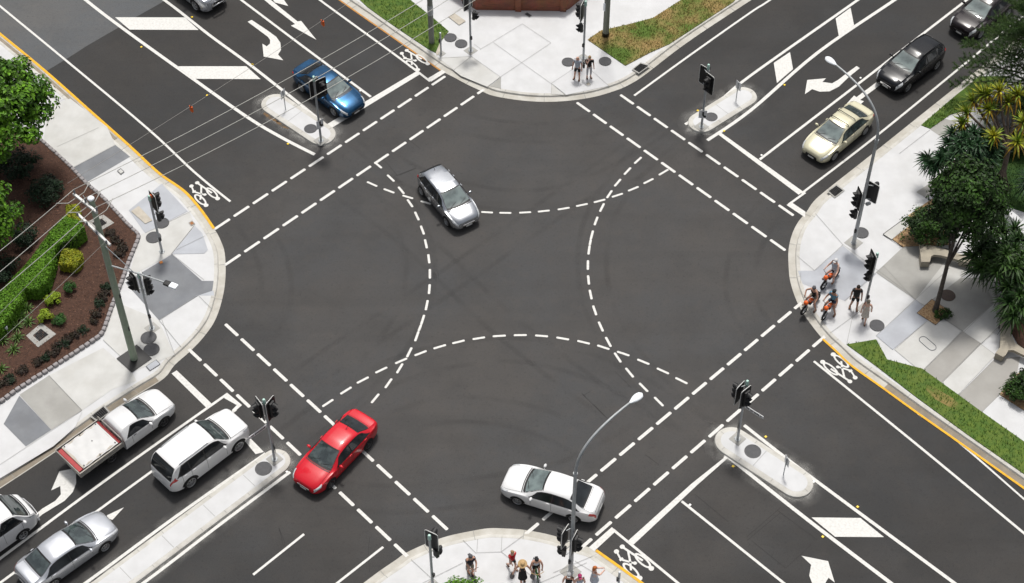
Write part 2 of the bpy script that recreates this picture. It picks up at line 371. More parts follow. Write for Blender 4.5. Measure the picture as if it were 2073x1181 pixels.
struct('driveway_apron', MB().poly([R7(0, 545, Z), R7(445, 252, Z), R7(410, 335, Z), R7(290, 440, Z), R7(0, 615, Z)], KZ + .034), 'conc_w', 'white apron strip beside the lower left gutter')

# ---- north corner
np_ = [G(560, -95), G(630, -42), G(688, 0), R2(700, 100), R2(850, 207), R2(1000, 312), R2(1155, 420), R2(1230, 460), R2(1310, 503), R2(1400, 545), R3(0, 575), R3(150, 600), R3(300, 610),
       R3(450, 603), R3(600, 580), R3(720, 545), R3(800, 512), R3(900, 450), R3(1080, 310), R3(1250, 190), R3(1535, 3), R3(1800, -170), R3(2050, -330)]
NPATH, NIN = pavement(np_, [R3(2600, -900), R2(0, -900)], 'north corner pavement', sign=1, n=4, gut='gutter')
slab([N1(205, 620, Z), N1(230, 602, Z), N1(540, 597, Z), N1(845, 812, Z), N1(710, 915, Z), N1(430, 800, Z)], 'conc', 'cream ramp panel of the north corner')
slab([N1(1380, 880, Z), N1(1600, 735, Z), N1(1800, 745, Z), N1(1985, 905, Z), N1(1530, 1000, Z)], 'conc_w', 'pale panel under the waiting couple', dz=.003)
slab([N1(850, 935, Z), N1(850, 815, Z), N1(735, 905, Z)], 'conc_m', 'small grey wing panel of the north ramp', dz=.005)
slab([N1(1385, 885, Z), N1(1375, 990, Z), N1(1510, 1000, Z)], 'conc', 'small wing panel right of the north ramp', dz=.005)
joints([(N1(770, 450, Z), N1(1375, 880, Z)), (N1(1375, 455, Z), N1(845, 812, Z)), (N1(630, 525, Z), N1(1075, 255, Z)), (N1(1075, 255, Z), N1(1375, 455, Z)), (N1(540, 597, Z), N1(845, 812, Z)), (N1(540, 597, Z), N1(355, 740, Z)),
        (N1(845, 812, Z), N1(710, 915, Z)), (N1(850, 815, Z), N1(845, 945, Z)), (N1(1380, 880, Z), N1(1378, 990, Z)), (N1(1380, 880, Z), N1(1530, 1000, Z)), (N1(1380, 880, Z), N1(1600, 735, Z)),
        (N1(1800, 745, Z), N1(1985, 910, Z)), (N1(205, 615, Z), N1(540, 597, Z)), (N1(570, 470, Z), N1(640, 520, Z)), (N1(300, 345, Z), N1(500, 470, Z)), (N1(320, 170, Z), N1(430, 90, Z))])
def patch(pts, m, label, z=KZ + .045, name='grass_verge'):
    return obj(name, MB().prism([(p[0], p[1]) for p in pts], .02, z), m, kind='structure', label=label)
patch([R2(640, -30, Z), R2(720, 45, Z), R2(810, 110, Z), R2(900, 172, Z), R2(1000, 240, Z), R2(1090, 300, Z), R2(1128, 318, Z), R2(1150, 262, Z), R2(1205, 190, Z), R2(1100, 100, Z), R2(985, 10, Z), R2(900, -70, Z), R2(700, -150, Z)], 'grass', 'green grass verge with a bare patch left of the north corner')
patch([R3(560, 240, Z), R3(640, 185, Z), R3(800, 150, Z), R3(950, 110, Z), R3(1130, -5, Z), R3(1300, -120, Z), R3(1550, -120, Z), R3(1430, 15, Z), R3(1240, 140, Z), R3(1050, 265, Z), R3(930, 318, Z), R3(785, 395, Z)], 'grass_dry', 'straw-brown and green grass verge right of the north corner')
slab([R2(1128, 318, Z), R2(1150, 262, Z), R2(1165, 300, Z), R2(1135, 335, Z)], 'lid_beige', 'bare earth edge beside the short steel post', dz=.004)

# ---- east corner
ep = [R4(2300, -275), R4(1900, 40), R4(1420, 415), R4(1180, 605), R4(780, 925), R4(520, 1130), R6(262, 182), R6(222, 240), R6(180, 290), R6(150, 345), R6(130, 410), R6(123, 470), R6(125, 540), R6(132, 610),
      R6(155, 690), R6(190, 768), R6(245, 850), R6(310, 930), R6(385, 1000), R8(865, 0), R8(1040, 125), R8(1220, 255), R8(1500, 452), R8(1802, 665), R8(2100, 875), R8(2400, 1085)]
EPATH, EIN = pavement(ep, [R8(2800, 800), R4(3200, 500), R4(2800, -400)], 'east corner pavement', sign=1, n=4, m='conc_w')
slab([R6(600, 570, Z), R6(815, 718, Z), R6(1000, 540, Z), R6(1010, 440, Z), R6(770, 425, Z), R6(745, 433, Z)], 'conc_m', 'beige grey panel in front of the concrete bench')
slab([R6(815, 718, Z), R6(860, 750, Z), R6(1060, 600, Z), R6(1200, 480, Z), R6(1000, 480, Z)], 'conc', 'pale panel behind the tree pit')
slab([R6(860, 750, Z), R6(975, 830, Z), R6(1070, 890, Z), R6(1260, 720, Z), R6(1200, 600, Z), R6(1060, 600, Z)], 'conc_m', 'panel beside the brown lid, its grey painting in the tree shadow')  # grey tone stands for the tree crown's soft shadow here
slab([R6(1070, 890, Z), R6(1170, 955, Z), R6(1300, 850, Z), R6(1260, 720, Z)], 'conc', 'pale panel at the bench end')
slab([R6(820, 718, Z), R6(600, 915, Z), R6(690, 990, Z), R6(880, 830, Z), R6(850, 750, Z)], 'conc_blue', 'bluish panel left of the tree pit')
slab([R6(700, 990, Z), R6(880, 830, Z), R6(975, 830, Z), R6(1065, 890, Z), R6(845, 1110, Z)], 'conc', 'pale panel with an oval inlay')
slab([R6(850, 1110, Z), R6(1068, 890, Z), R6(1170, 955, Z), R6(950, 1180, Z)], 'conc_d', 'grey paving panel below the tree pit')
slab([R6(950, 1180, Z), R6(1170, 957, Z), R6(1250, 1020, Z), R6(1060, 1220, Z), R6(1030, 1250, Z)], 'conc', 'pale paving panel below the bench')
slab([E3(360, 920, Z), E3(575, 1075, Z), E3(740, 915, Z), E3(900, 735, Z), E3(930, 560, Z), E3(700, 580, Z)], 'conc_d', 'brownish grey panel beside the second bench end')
slab([E3(575, 1075, Z), E3(740, 915, Z), E3(1000, 1080, Z), E3(1200, 1250, Z), E3(1000, 1400, Z)], 'conc_w', 'white panel at the right edge')
slab([R6(820, 130, Z), R6(870, 165, Z), R6(950, 110, Z), R6(900, 80, Z)], 'conc_m', 'small grey panel by the wood chips')
slab([E1(175, 1035, Z), E1(300, 945, Z), E1(375, 990, Z), E1(285, 1095, Z)], 'conc_m', 'grey paving corner beside the bushy tree', dz=.005)
slab([E1(310, 405, Z), E1(445, 295, Z), E1(570, 330, Z), E1(560, 420, Z), E1(440, 495, Z)], 'conc_m', 'beige panel under the screw palms')
slab([R6(175, 560, Z), R6(265, 560, Z), R6(420, 425, Z), R6(535, 520, Z), R6(600, 580, Z), R6(430, 725, Z), R6(200, 630, Z)], 'conc_blue', 'bluish ramp panel under the riders')
joints([(R6(640, 535, Z), R6(810, 718, Z)), (R6(810, 718, Z), R6(1070, 890, Z)), (R6(1070, 890, Z), R6(1250, 1020, Z)), (R6(600, 915, Z), R6(1000, 545, Z)), (R6(700, 990, Z), R6(890, 825, Z)), (R6(850, 1108, Z), R6(1260, 720, Z)), (R6(950, 1180, Z), R6(1290, 840, Z)),
        (R6(270, 250, Z), R6(420, 420, Z)), (R6(420, 420, Z), R6(265, 560, Z)), (R6(420, 420, Z), R6(800, 700, Z)), (R6(430, 725, Z), R6(640, 535, Z)), (R6(350, 900, Z), R6(530, 770, Z)), (R6(440, 960, Z), R6(480, 770, Z)), (R6(170, 480, Z), R6(265, 560, Z)),
        (E1(0, 650, Z), E1(310, 410, Z)), (E3(360, 920, Z), E3(700, 580, Z)), (E3(575, 1075, Z), E3(910, 735, Z)), (E3(30, 690, Z), E3(400, 325, Z)), (E3(195, 805, Z), E3(570, 435, Z)), (R6(190, 570, Z), R6(190, 625, Z))])
patch([R6(440, 962, Z), R6(600, 935, Z), R8(1060, -30, Z), R8(1250, 20, Z), R8(1450, 165, Z), R8(1560, 245, Z), R8(1802, 415, Z), R8(2300, 765, Z), R8(2300, 960, Z), R8(1802, 590, Z), R8(1500, 380, Z), R8(1220, 175, Z), R8(1000, 5, Z)], 'grass', 'bright green grass strip with a dry patch along the east road')
obj('dry_grass_patch', MB().poly([R8(1270, 115), R8(1310, 130), R8(1400, 180), R8(1480, 245), R8(1470, 262), R8(1390, 235), R8(1310, 190), R8(1265, 140)], KZ + .05), 'grass_dry', kind='structure', label='dry straw patch in the east grass strip')
patch([E1(220, 365, Z), E1(430, 185, Z), E1(540, 90, Z), E1(800, -120, Z), E1(1100, -120, Z), E1(700, 210, Z), E1(510, 260, Z), E1(310, 400, Z)], 'grass', 'grass strip beside the screw palms')
patch([E1(300, 940, Z), E1(520, 780, Z), E1(900, 700, Z), E1(1500, 300, Z), E1(1800, 900, Z), E1(1300, 1250, Z), E1(1000, 1150, Z), E1(870, 1120, Z), E1(600, 1100, Z), E1(380, 990, Z)], 'lawn', 'dark green lawn behind the white wall')
patch([R6(775, 260, Z), R6(905, 170, Z), R6(1000, 200, Z), R6(1000, 420, Z), R6(760, 430, Z), R6(742, 433, Z), R6(690, 390, Z), R6(790, 300, Z)], 'chips', 'wood chip bed around the bushy shrub', z=KZ + .042, name='wood_chip_bed')
slab([R6(637, 365, Z), R6(775, 265, Z), R6(815, 290, Z), R6(685, 392, Z)], 'conc', 'pale raised concrete edge slab by the wood chips', dz=.055)
joints([(R6(637, 365, Z), R6(775, 264, Z)), (R6(637, 365, Z), R6(747, 434, Z))], w=.035, z=KZ + .06, m='seam')
patch([E3(740, 905, Z), E3(900, 720, Z), E3(1100, 600, Z), E3(1400, 1200, Z), E3(1000, 1075, Z)], 'chips', 'wood chip bed at the right edge', z=KZ + .042, name='wood_chip_bed')
patch([R6(1260, 600, Z), R6(1290, 700, Z), R6(1310, 850, Z), R6(1370, 960, Z), R6(1500, 1050, Z), R6(1700, 900, Z), R6(1700, 400, Z), R6(1250, 480, Z)], 'mulch', 'dark mulch bed behind the curved bench', z=KZ + .047, name='mulch_bed')

def gutter_patch(path, i0, i1, sign, label, d0=.05, d1=.355, m='gutter_d'):
    q = path[i0:i1]; mb = MB(); mb.grid([[(p.x, p.y, z) for p in offset(q, d * sign)] for d, z in ((d0, .0125), (d1, .0225))]); struct('stained_gutter', mb, m, label)
def near(path, p): return min(range(len(path)), key=lambda i: (path[i] - Vector((p[0], p[1], 0))).length)
gutter_patch(EPATH, near(EPATH, R8(1050, 110)), len(EPATH) - 1, 1, 'brown stained gutter along the east grass strip')
gutter_patch(WPATH, near(WPATH, R7(860, 90)), len(WPATH) - 1, -1, 'sandy dirty gutter beside the white ute')
gutter_patch(WPATH, 4, near(WPATH, G(255, 290)), -1, 'sandy stained gutter along the upper west kerb', d0=.16)
# ---- south corner
sp_ = [S1(400, 1290), S1(540, 1185), S1(640, 1110), S1(740, 1042), S1(800, 1000), S1(920, 945), S1(1050, 900), S1(1200, 868), S2(120, 853), S2(220, 855), S2(320, 862), S2(450, 885), S2(560, 915), S2(660, 950),
       S2(755, 985), S2(890, 1080), S2(1030, 1181), S2(1150, 1270), S2(1350, 1420)]
SPATH, SIN = pavement(sp_, [S2(900, 1900), S1(600, 1900)], 'south corner pavement', sign=-1, n=4, m='conc_w')
joints([(S2(45, 1000, Z), S2(190, 995, Z)), (S2(190, 995, Z), S2(195, 905, Z)), (S2(45, 1000, Z), S2(50, 920, Z)), (S2(190, 995, Z), S2(320, 900, Z)), (S2(190, 995, Z), S2(360, 1130, Z)), (S2(760, 1010, Z), S2(500, 1120, Z)), (S1(1220, 1005, Z), S1(1140, 925, Z)), (S1(1140, 1060, Z), S1(900, 1181, Z)),
        (S1(830, 1040, Z), S1(960, 1160, Z)), (S2(630, 1050, Z), S2(760, 1130, Z)), (S2(700, 1060, Z), S2(420, 1180, Z))])

def wearm(name, col, lo, hi, top, scale):
    m = bpy.data.materials.new(name); m.use_nodes = True; nt = m.node_tree; L = nt.links.new; b = nt.nodes['Principled BSDF']
    b.inputs['Base Color'].default_value = (*col, 1); b.inputs['Roughness'].default_value = .7
    at = _n(nt, 'ShaderNodeAttribute', attribute_name='wear'); tc = _n(nt, 'ShaderNodeTexCoord'); nz = _n(nt, 'ShaderNodeTexNoise'); nz.inputs['Scale'].default_value = scale; nz.inputs['Detail'].default_value = 5
    L(tc.outputs['Object'], nz.inputs['Vector']); r = _n(nt, 'ShaderNodeMapRange'); r.inputs['From Min'].default_value = lo; r.inputs['From Max'].default_value = hi; r.inputs['To Max'].default_value = top
    L(nz.outputs['Fac'], r.inputs['Value']); mu = _n(nt, 'ShaderNodeMath', operation='MULTIPLY'); L(at.outputs['Fac'], mu.inputs[0]); L(r.outputs['Result'], mu.inputs[1]); L(mu.outputs[0], b.inputs['Alpha']); return m
M['tyre_mark'] = wearm('tyre_rubber_marks', (.022, .021, .021), .38, .66, .14, .45)
M['stain'] = wearm('cement_dust', (.30, .295, .28), .34, .68, .75, 1.6)
# ---- traffic islands
def capsule(a, b, r, n=14):
    a = Vector((a[0], a[1], 0)); b = Vector((b[0], b[1], 0)); d = (b - a).normalized(); t = atan2(d.y, d.x); out = []
    for k in range(n + 1): out.append((b.x + r * cos(t - pi / 2 + pi * k / n), b.y + r * sin(t - pi / 2 + pi * k / n)))
    for k in range(n + 1): out.append((a.x + r * cos(t + pi / 2 + pi * k / n), a.y + r * sin(t + pi / 2 + pi * k / n)))
    return out
def island(a, b, r, label, grp='concrete traffic islands', band=.30):
    A, B = G(*a), G(*b)
    t = thing('traffic_island', label, 'traffic island', (0, 0, 0), group=grp)
    r0 = capsule(A, B, r); r1 = capsule(A, B, r - .03); r2 = capsule(A, B, r - .10); r3 = capsule(A, B, r - band)
    n = len(r0)
    kb = MB(); rows = [[(*p, z) for p in rr + [rr[0]]] for rr, z in ((r0, 0.0), (r1, .11), (r2, .14), (r3, .145))]
    kb.grid(rows); obj('kerb', kb, 'kerb', t, smooth=35, fix=True)
    obj('island_top', MB().poly(r3, .147), 'conc_w', t)
    jb = MB(); d = (B - A).normalized(); nn = Vector((-d.y, d.x, 0)); L = (B - A).length
    k = 1.6
    while k < L:
        c = A + d * k; strip(jb, [c - nn * (r - .3), c + nn * (r - .3)], .02, .151); k += 2.4
    if jb.v: obj('surface_joint', jb, 'joint', t)
    kj = MB(); ring = [Vector((p[0], p[1], 0)) for p in r0 + [r0[0]]]; inn = [Vector((p[0], p[1], 0)) for p in r3 + [r3[0]]]; acc = 0
    for i in range(n):
        L_ = (ring[i + 1] - ring[i]).length; m_ = max(1, int(L_ / 1.3)); acc += L_
        if L_ < 1.0 and acc < 1.2: continue
        acc = 0
        for q_ in range(m_):
            u_ = (q_ + .5) / m_; p_, w_ = ring[i].lerp(ring[i + 1], u_), inn[i].lerp(inn[i + 1], u_); strip(kj, [p_.lerp(w_, .36), w_], .018, .1515)
    obj('kerb_joint', kj, 'joint', t)
    st = MB(); wear = []; rr = [capsule(A, B, r - .02), capsule(A, B, r + .12), capsule(A, B, r + .34), capsule(A, B, r + .62)]
    st.grid([[(p[0], p[1], .0078) for p in q_ + [q_[0]]] for q_ in rr])
    for q_ in (1, .75, .3, 0): wear += [q_] * (n + 1)
    me = mesh_of('kerb_stain', st); at_ = me.attributes.new('wear', 'FLOAT', 'POINT'); at_.data.foreach_set('value', wear); obj('kerb_stain', me, 'stain', kind='structure', label='pale cement dust on the asphalt round an island')
    return t
island((557.6, 213), (651, 275), .82, 'traffic island with rusty stains, beside the blue sedan')
island((1420, 251), (1505, 198), .78, 'traffic island at the upper right with a two-headed signal at its tip')
island((1482, 896), (1610, 979), .86, 'wide traffic island at the lower right with a street name sign')
island((558, 937), (117, 1268), .74, 'long narrow median island beside the white four-wheel drive', band=.26)
rs = MB()
for X, Y, a, b in ((155, 700, 60, 22), (215, 745, 45, 18)): rs.poly([R2(X + a * cos(q / 9 * 2 * pi) * (1 + .2 * sin(q * 2.3)), Y + b * sin(q / 9 * 2 * pi) + a * .45 * cos(q / 9 * 2 * pi), 0) for q in range(9)], .009)
struct('rust_stain', rs, mat('rust_stain', (.17, .10, .045), (.08, .07, .06), 3, .9, lo=.4, hi=.6), 'rusty brown stain on the asphalt beside an island')

# ---- painted lines
def line(pts, w, z=.009, m='paint', name='lane_line', label=None, n=1):
    p = smooth_path(pts, 6) if len(pts) > 2 else [Vector(pts[0]), Vector(pts[1])]
    return struct(name, strip(MB(), p, w, z), m, label)
def quad(pts, z=.013, name='stop_line', label=None, m='paint'): return struct(name, MB().poly(pts, z), m, label)
line([G(-60, -37), R1(0, 38), R1(384, 354), R1(880, 768), R5(1060, 0), R5(1252, 157)], .13, label='thin white bike lane line at the upper left')
line([G(60, -95), G(173, 0), R1(760, 190), R1(1150, 470), R2(0, 700), R2(210, 825), R2(405, 925)], .20, label='white median line left of the hatched bars')
line([G(200, -90), G(332, 0), R1(1250, 210), R2(0, 375), R2(215, 543), R2(350, 650), R2(505, 775)], .18, label='white median line right of the hatched bars')
quad([R1(688, 105), R1(1105, 106), R1(1187, 181), R1(775, 179)], name='hatch_bar', label='upper white hatch bar at the top left')
quad([R1(1058, 398), R1(1472, 398), R2(82, 475), R1(1155, 473)], name='hatch_bar', label='lower white hatch bar at the top left')
line([G(400, -66), G(488, 0), R2(370, 305), R2(740, 580)], .15, label='white lane line left of the straight arrow')
line([G(560, -66), G(647, 0), R2(540, 78), R2(900, 340), R2(1095, 488)], .14, label='white bike lane line at the top')
line([G(560, -92), G(688, 1), R2(850, 209), R2(1000, 314), R2(1155, 421)], .10, m='orange_line', name='yellow_line', label='thin orange kerb line at the top')
quad([R2(482, 742), R2(1018, 425), R2(1040, 442), R2(500, 770)], label='white stop line in front of the blue sedan')
quad([R2(1078, 472), R2(1165, 420), R2(1190, 433), R2(1100, 490)], label='short white stop bar of the top bike lane')
line([G(-60, 22), G(0, 69), G(91, 144), G(180, 223), G(261, 295), R5(860, 0), R5(1000, 100), R5(1090, 200), R5(1163, 305)], .15, m='yellow', name='yellow_line', z=.024, label='yellow kerb line round the west corner')
line([R3(838, 573), R3(1180, 325), R3(1535, 75), R4(175, 0), R4(500, -235)], .13, label='white edge line at the upper right')
line([R3(1143, 745), R3(1330, 620), R3(1535, 452), R4(700, 0), R4(1000, -215)], .17, label='white line left of the white diamonds')
line([R3(1275, 840), R3(1535, 660), R4(460, 315), R4(920, 0), R4(1200, -195)], .20, label='white line right of the white diamonds')
quad([R4(655, 48), R4(676, 152), R4(585, 218), R4(566, 113)], name='hatch_bar', label='far white diamond bar at the upper right')
quad([R4(293, 313), R4(311, 415), R4(215, 498), R4(196, 378)], name='hatch_bar', label='near white diamond bar at the upper right')
quad([R8(650, 825), R8(915, 828), R8(1043, 932), R8(778, 930)], name='hatch_bar', label='white hatch bar beyond the lower right island')
line([R4(112, 955), R4(720, 488), R4(1325, 20), R4(1600, -190)], .15, label='white lane line left of the gold sedan')
line([R4(362, 1158), R4(815, 810), R4(1360, 365), R4(1640, 135), R4(2000, -150)], .13, label='white bike lane line beside the gold sedan')
quad([R3(1325, 795), R3(1350, 790), R4(372, 1148), R4(345, 1166)], label='white stop line ahead of the gold sedan')
quad([R6(113, 203), R6(140, 188), R6(217, 240), R6(213, 270)], label='short white stop bar of the east bike lane')
line([R6(125, 200), R6(215, 135)], .13, z=.011, label='short white line joining the east bike box')
quad([R7(930, 45), R7(958, 28), R7(1147, 208), R7(1118, 230)], label='white stop line ahead of the white ute')
line([R7(1235, 153), R7(600, 603), R7(0, 1048), R7(-300, 1270)], .14, label='white line between the ute lane and the bike lane')
quad([R7(1215, 178), R7(1232, 150), R7(1312, 216), R7(1268, 254), R7(1256, 244), R7(1283, 216)], label='white bracket at the tip of the bike lane')
line([R7(-300, 1395), R7(0, 1180), R7(520, 795), R7(840, 562), R7(1280, 240)], .13, z=.008, label='white lane line behind the white four-wheel drive')
quad([R7(1325, 408), R7(1350, 388), R7(1430, 470), R7(1385, 482)], label='white stop line in front of the white four-wheel drive')
line([R7(100, 1430), R7(478, 1170), R7(960, 815), R7(1440, 478)], .16, z=.010, label='white line along the long median island')
line([R7(400, 1440), R7(780, 1178), R7(1180, 872), R7(1572, 578)], .16, z=.010, label='white line right of the long median island')
line([R7(1372, 1135), R7(1648, 915)], .12, label='short white lane dash near the bottom')
line([S1(330, 1228), S1(665, 965)], .12, label='white lane dash left of the south corner')
quad([S2(1325, 588), R8(172, 505), R8(183, 482), R8(200, 500), S2(1362, 593), S2(975, 955), S2(945, 930)], label='long white stop line at the lower right')
line([R8(183, 484), R8(630, 838), R8(1080, 1181), R8(1300, 1350)], .19, label='white line left of the lower right island')
line([R8(285, 325), R8(620, 585), R8(1425, 1181), R8(1700, 1385)], .17, label='white line right of the lower right island')
line([S2(1265, 692), R8(0, 780), R8(500, 1181), R8(700, 1340)], .13, label='white lane line at the lower right')
line([S2(855, 860), S2(1245, 1181), S2(1450, 1350)], .13, label='white bike lane line beside the south corner')
quad([S2(850, 847), S2(872, 872), S2(745, 990), S2(712, 968)], label='short white stop bar of the south bike lane', z=.014)
line([R6(262, 1052), R8(1240, 445), R8(1802, 910), R8(2100, 1155)], .13, label='white bike lane line at the right')
line([R8(1225, 262), R8(1450, 420), R8(1802, 725), R8(2100, 985)], .10, label='second white line beside the east yellow line')
line([R6(310, 932), R6(385, 1000), R8(865, 1), R8(1040, 126), R8(1220, 256), R8(1500, 453), R8(1802, 667), R8(2100, 877)], .12, m='yellow', name='yellow_line', z=.024, label='yellow kerb line along the east grass strip')
line([S2(755, 986), S2(890, 1081), S2(1030, 1182), S2(1200, 1310)], .14, m='yellow', name='yellow_line', z=.024, label='yellow kerb line round the south corner')

def rdash(mb, a, b, w, z):
    """a dash with softly rounded corners"""
    d = (b - a); L = d.length; d = d / L; n = Vector((-d.y, d.x, 0)) * (w / 2); c = .04
    q = [a + d * c - n, b - d * c - n, b - n * .55, b + n * .55, b - d * c + n, a + d * c + n, a + n * .55, a - n * .55]
    mb.poly(q, z)
def dashes(p0, p1, n, label, w=.165, duty=.80):
    a, b = G(*p0), G(*p1); L = (b - a).length; pitch = L / (n - 1 + duty); d = (b - a) / L; mb = MB()
    for i in range(n):
        rdash(mb, a + d * pitch * i, a + d * (pitch * i + pitch * duty), w, .011)
    struct('crosswalk_line', mb, 'paint', label)
dashes((901.4, 154.8), (434, 464.7), 13, 'outer dashed crosswalk line at the upper left')
dashes((993, 172.5), (455, 537.5), 15, 'inner dashed crosswalk line at the upper left')
dashes((1255.8, 192.5), (1606.6, 437), 10, 'outer dashed crosswalk line at the upper right')
dashes((1167.5, 208), (1590, 507.6), 12, 'inner dashed crosswalk line at the upper right')
dashes((1634.5, 603.5), (1058, 1087), 16, 'inner dashed crosswalk line at the lower right')
dashes((1672, 679.5), (1166, 1119), 14, 'outer dashed crosswalk line at the lower right')
dashes((456, 656.5), (906, 1073), 13, 'inner dashed crosswalk line at the lower left')
dashes((381.5, 707), (829, 1131), 13, 'outer dashed crosswalk line at the lower left')
def zc(x0, y0): return lambda X, Y: G(x0 + X / 5.906, y0 + Y / 5.906)
A1, A2, A3, A4, A5, A6 = zc(720, 300), zc(1040, 300), zc(720, 480), zc(1040, 480), zc(640, 640), zc(960, 640)
A7 = lambda X, Y: G(1200 + X / 6.559, 660 + Y / 6.559)
def turn(segs, label):
    mb = MB()
    for a, b in segs: rdash(mb, a, b, .125, .012)
    struct('turn_line', mb, 'paint', label)
turn([(A1(228, 172), A1(312, 242)), (A1(378, 322), A1(462, 402)), (A1(510, 465), A1(580, 550)), (A1(618, 615), A1(682, 708)), (A1(708, 763), A1(756, 866)), (A1(778, 930), A1(818, 1036)), (A1(828, 1093), A3(852, 138)),
      (A3(868, 208), A3(882, 318)), (A3(887, 385), A3(888, 500)), (A3(886, 567), A3(876, 685)), (A3(862, 757), A3(838, 878)), (A3(820, 933), A3(782, 1053)), (A3(752, 1128), A5(1255, 108)), (A5(1225, 185), A5(1183, 304)), (A5(1143, 378), A5(1085, 495)),
      (A5(1035, 570), A5(965, 686)), (A5(905, 750), A5(825, 863)), (A5(752, 932), A5(660, 1042))], 'dashed turning arc left of the crossing centre')
turn([(A2(1528, 110), A2(1442, 188)), (A2(1400, 235), A2(1320, 320)), (A2(1280, 372), A2(1205, 460)), (A2(1175, 508), A2(1113, 600)), (A2(1080, 663), A2(1030, 763)), (A2(1003, 823), A2(965, 925)), (A2(948, 988), A2(920, 1095)), (A2(908, 1165), A4(922, 32)),
      (A4(908, 103), A4(893, 212)), (A4(888, 280), A4(886, 395)), (A4(888, 460), A4(900, 572)), (A4(908, 633), A4(932, 748)), (A4(948, 822), A4(988, 938)), (A4(1015, 1015), A4(1068, 1132)), (A6(1572, 253), A6(1635, 370)), (A7(288, 358), A7(375, 487)), (A7(437, 560), A7(540, 686)),
      (A7(617, 760), A7(732, 877)), (A7(817, 947), A7(937, 1068))], 'dashed turning arc right of the crossing centre')
turn([(A1(135, 405), A1(258, 460)), (A1(335, 490), A1(463, 538)), (A1(560, 568), A1(688, 606)), (A1(777, 635), A1(905, 672)), (G(893, 419), G(915, 424)), (G(935, 427), G(958, 430)), (A1(1502, 766), A1(1642, 774)), (A1(1718, 776), A1(1862, 778)), (A1(1955, 776), A2(208, 768)), (A2(288, 763), A2(430, 748)), (A2(525, 738), A2(668, 714)),
      (A2(745, 698), A2(885, 668)), (A2(957, 652), A2(1095, 616)), (A2(1173, 588), A2(1305, 545)), (A2(1367, 515), A2(1493, 463)), (A2(1552, 427), A2(1670, 368)), (A2(1735, 325), A2(1848, 258))], 'dashed turning arc above the crossing centre')
turn([(A5(75, 1085), A5(205, 1000)), (A5(290, 935), A5(423, 852)), (A5(487, 805), A5(628, 732)), (A5(708, 682), A5(850, 614)), (A5(945, 570), A5(1088, 508)), (A5(1177, 475), A5(1322, 418)), (A5(1403, 392), A5(1553, 347)), (A5(1627, 330), A5(1776, 293)), (A5(1870, 280), A6(130, 256)), (A6(220, 245), A6(378, 236)), (A6(473, 232), A6(628, 230)),
      (A6(728, 234), A6(883, 246)), (A6(982, 258), A6(1135, 284)), (A6(1232, 298), A6(1383, 334)), (A6(1470, 352), A6(1617, 400)), (A7(322, 342), A7(487, 398)), (A7(590, 446), A7(752, 512)), (A7(850, 564), A7(1012, 638)), (A7(1097, 690), A7(1258, 770))], 'dashed turning arc below the crossing centre')
# ---- arrows
quad([R2(4, 132), R2(28, 121), R2(120, 182), R2(175, 222), R2(200, 258), R2(203, 300), R2(186, 328), R2(217, 362), R2(100, 340), R2(92, 263), R2(118, 279), R2(138, 262), R2(138, 240), R2(125, 222)], name='turn_arrow', label='white right-turn arrow at the top left')
quad([R2(415, 240), R2(262, 155), R2(288, 146), R2(150, 40), R2(60, -35), R2(90, -42), R2(180, 32), R2(302, 130), R2(324, 127)], name='turn_arrow', label='white straight arrow at the top')
quad([R2(247, 38), R2(165, 16), R2(150, -8), R2(180, -60), R2(235, -30), R2(220, 0)], name='turn_arrow', z=.014, label='white arrow head branching off the straight arrow at the top')
quad([R4(691, 397), R4(710, 409), R4(642, 465), R4(585, 520), R4(530, 548), R4(470, 550), R4(425, 535), R4(382, 565), R4(396, 480), R4(508, 470), R4(487, 492), R4(545, 500), R4(580, 480), R4(635, 437)], name='turn_arrow', label='white turn arrow under the right street lamp')
quad([R4(808, 495), R4(832, 510), R4(712, 600), R4(735, 607), R4(560, 770), R4(638, 615), R4(676, 573), R4(690, 583)], name='turn_arrow', label='white straight arrow behind the gold sedan')
quad([R7(150, 845), R7(228, 778), R7(300, 735), R7(330, 700), R7(327, 655), R7(278, 678), R7(322, 575), R7(457, 548), R7(412, 586), R7(413, 640), R7(395, 687), R7(350, 735), R7(230, 808), R7(170, 860)], name='turn_arrow', label='white left-turn arrow behind the white ute')
quad([R7(672, 770), R7(610, 838), R7(590, 832), R7(420, 960), R7(405, 948), R7(575, 820), R7(583, 812)], name='turn_arrow', label='white straight arrow ahead of the silver sedan')
quad([R8(596, 1033), R8(740, 1062), R8(776, 1178), R8(742, 1152), R8(725, 1181), R8(770, 1290), R8(735, 1300), R8(660, 1200), R8(638, 1140), R8(648, 1082)], name='turn_arrow', label='white turn arrow at the bottom right')
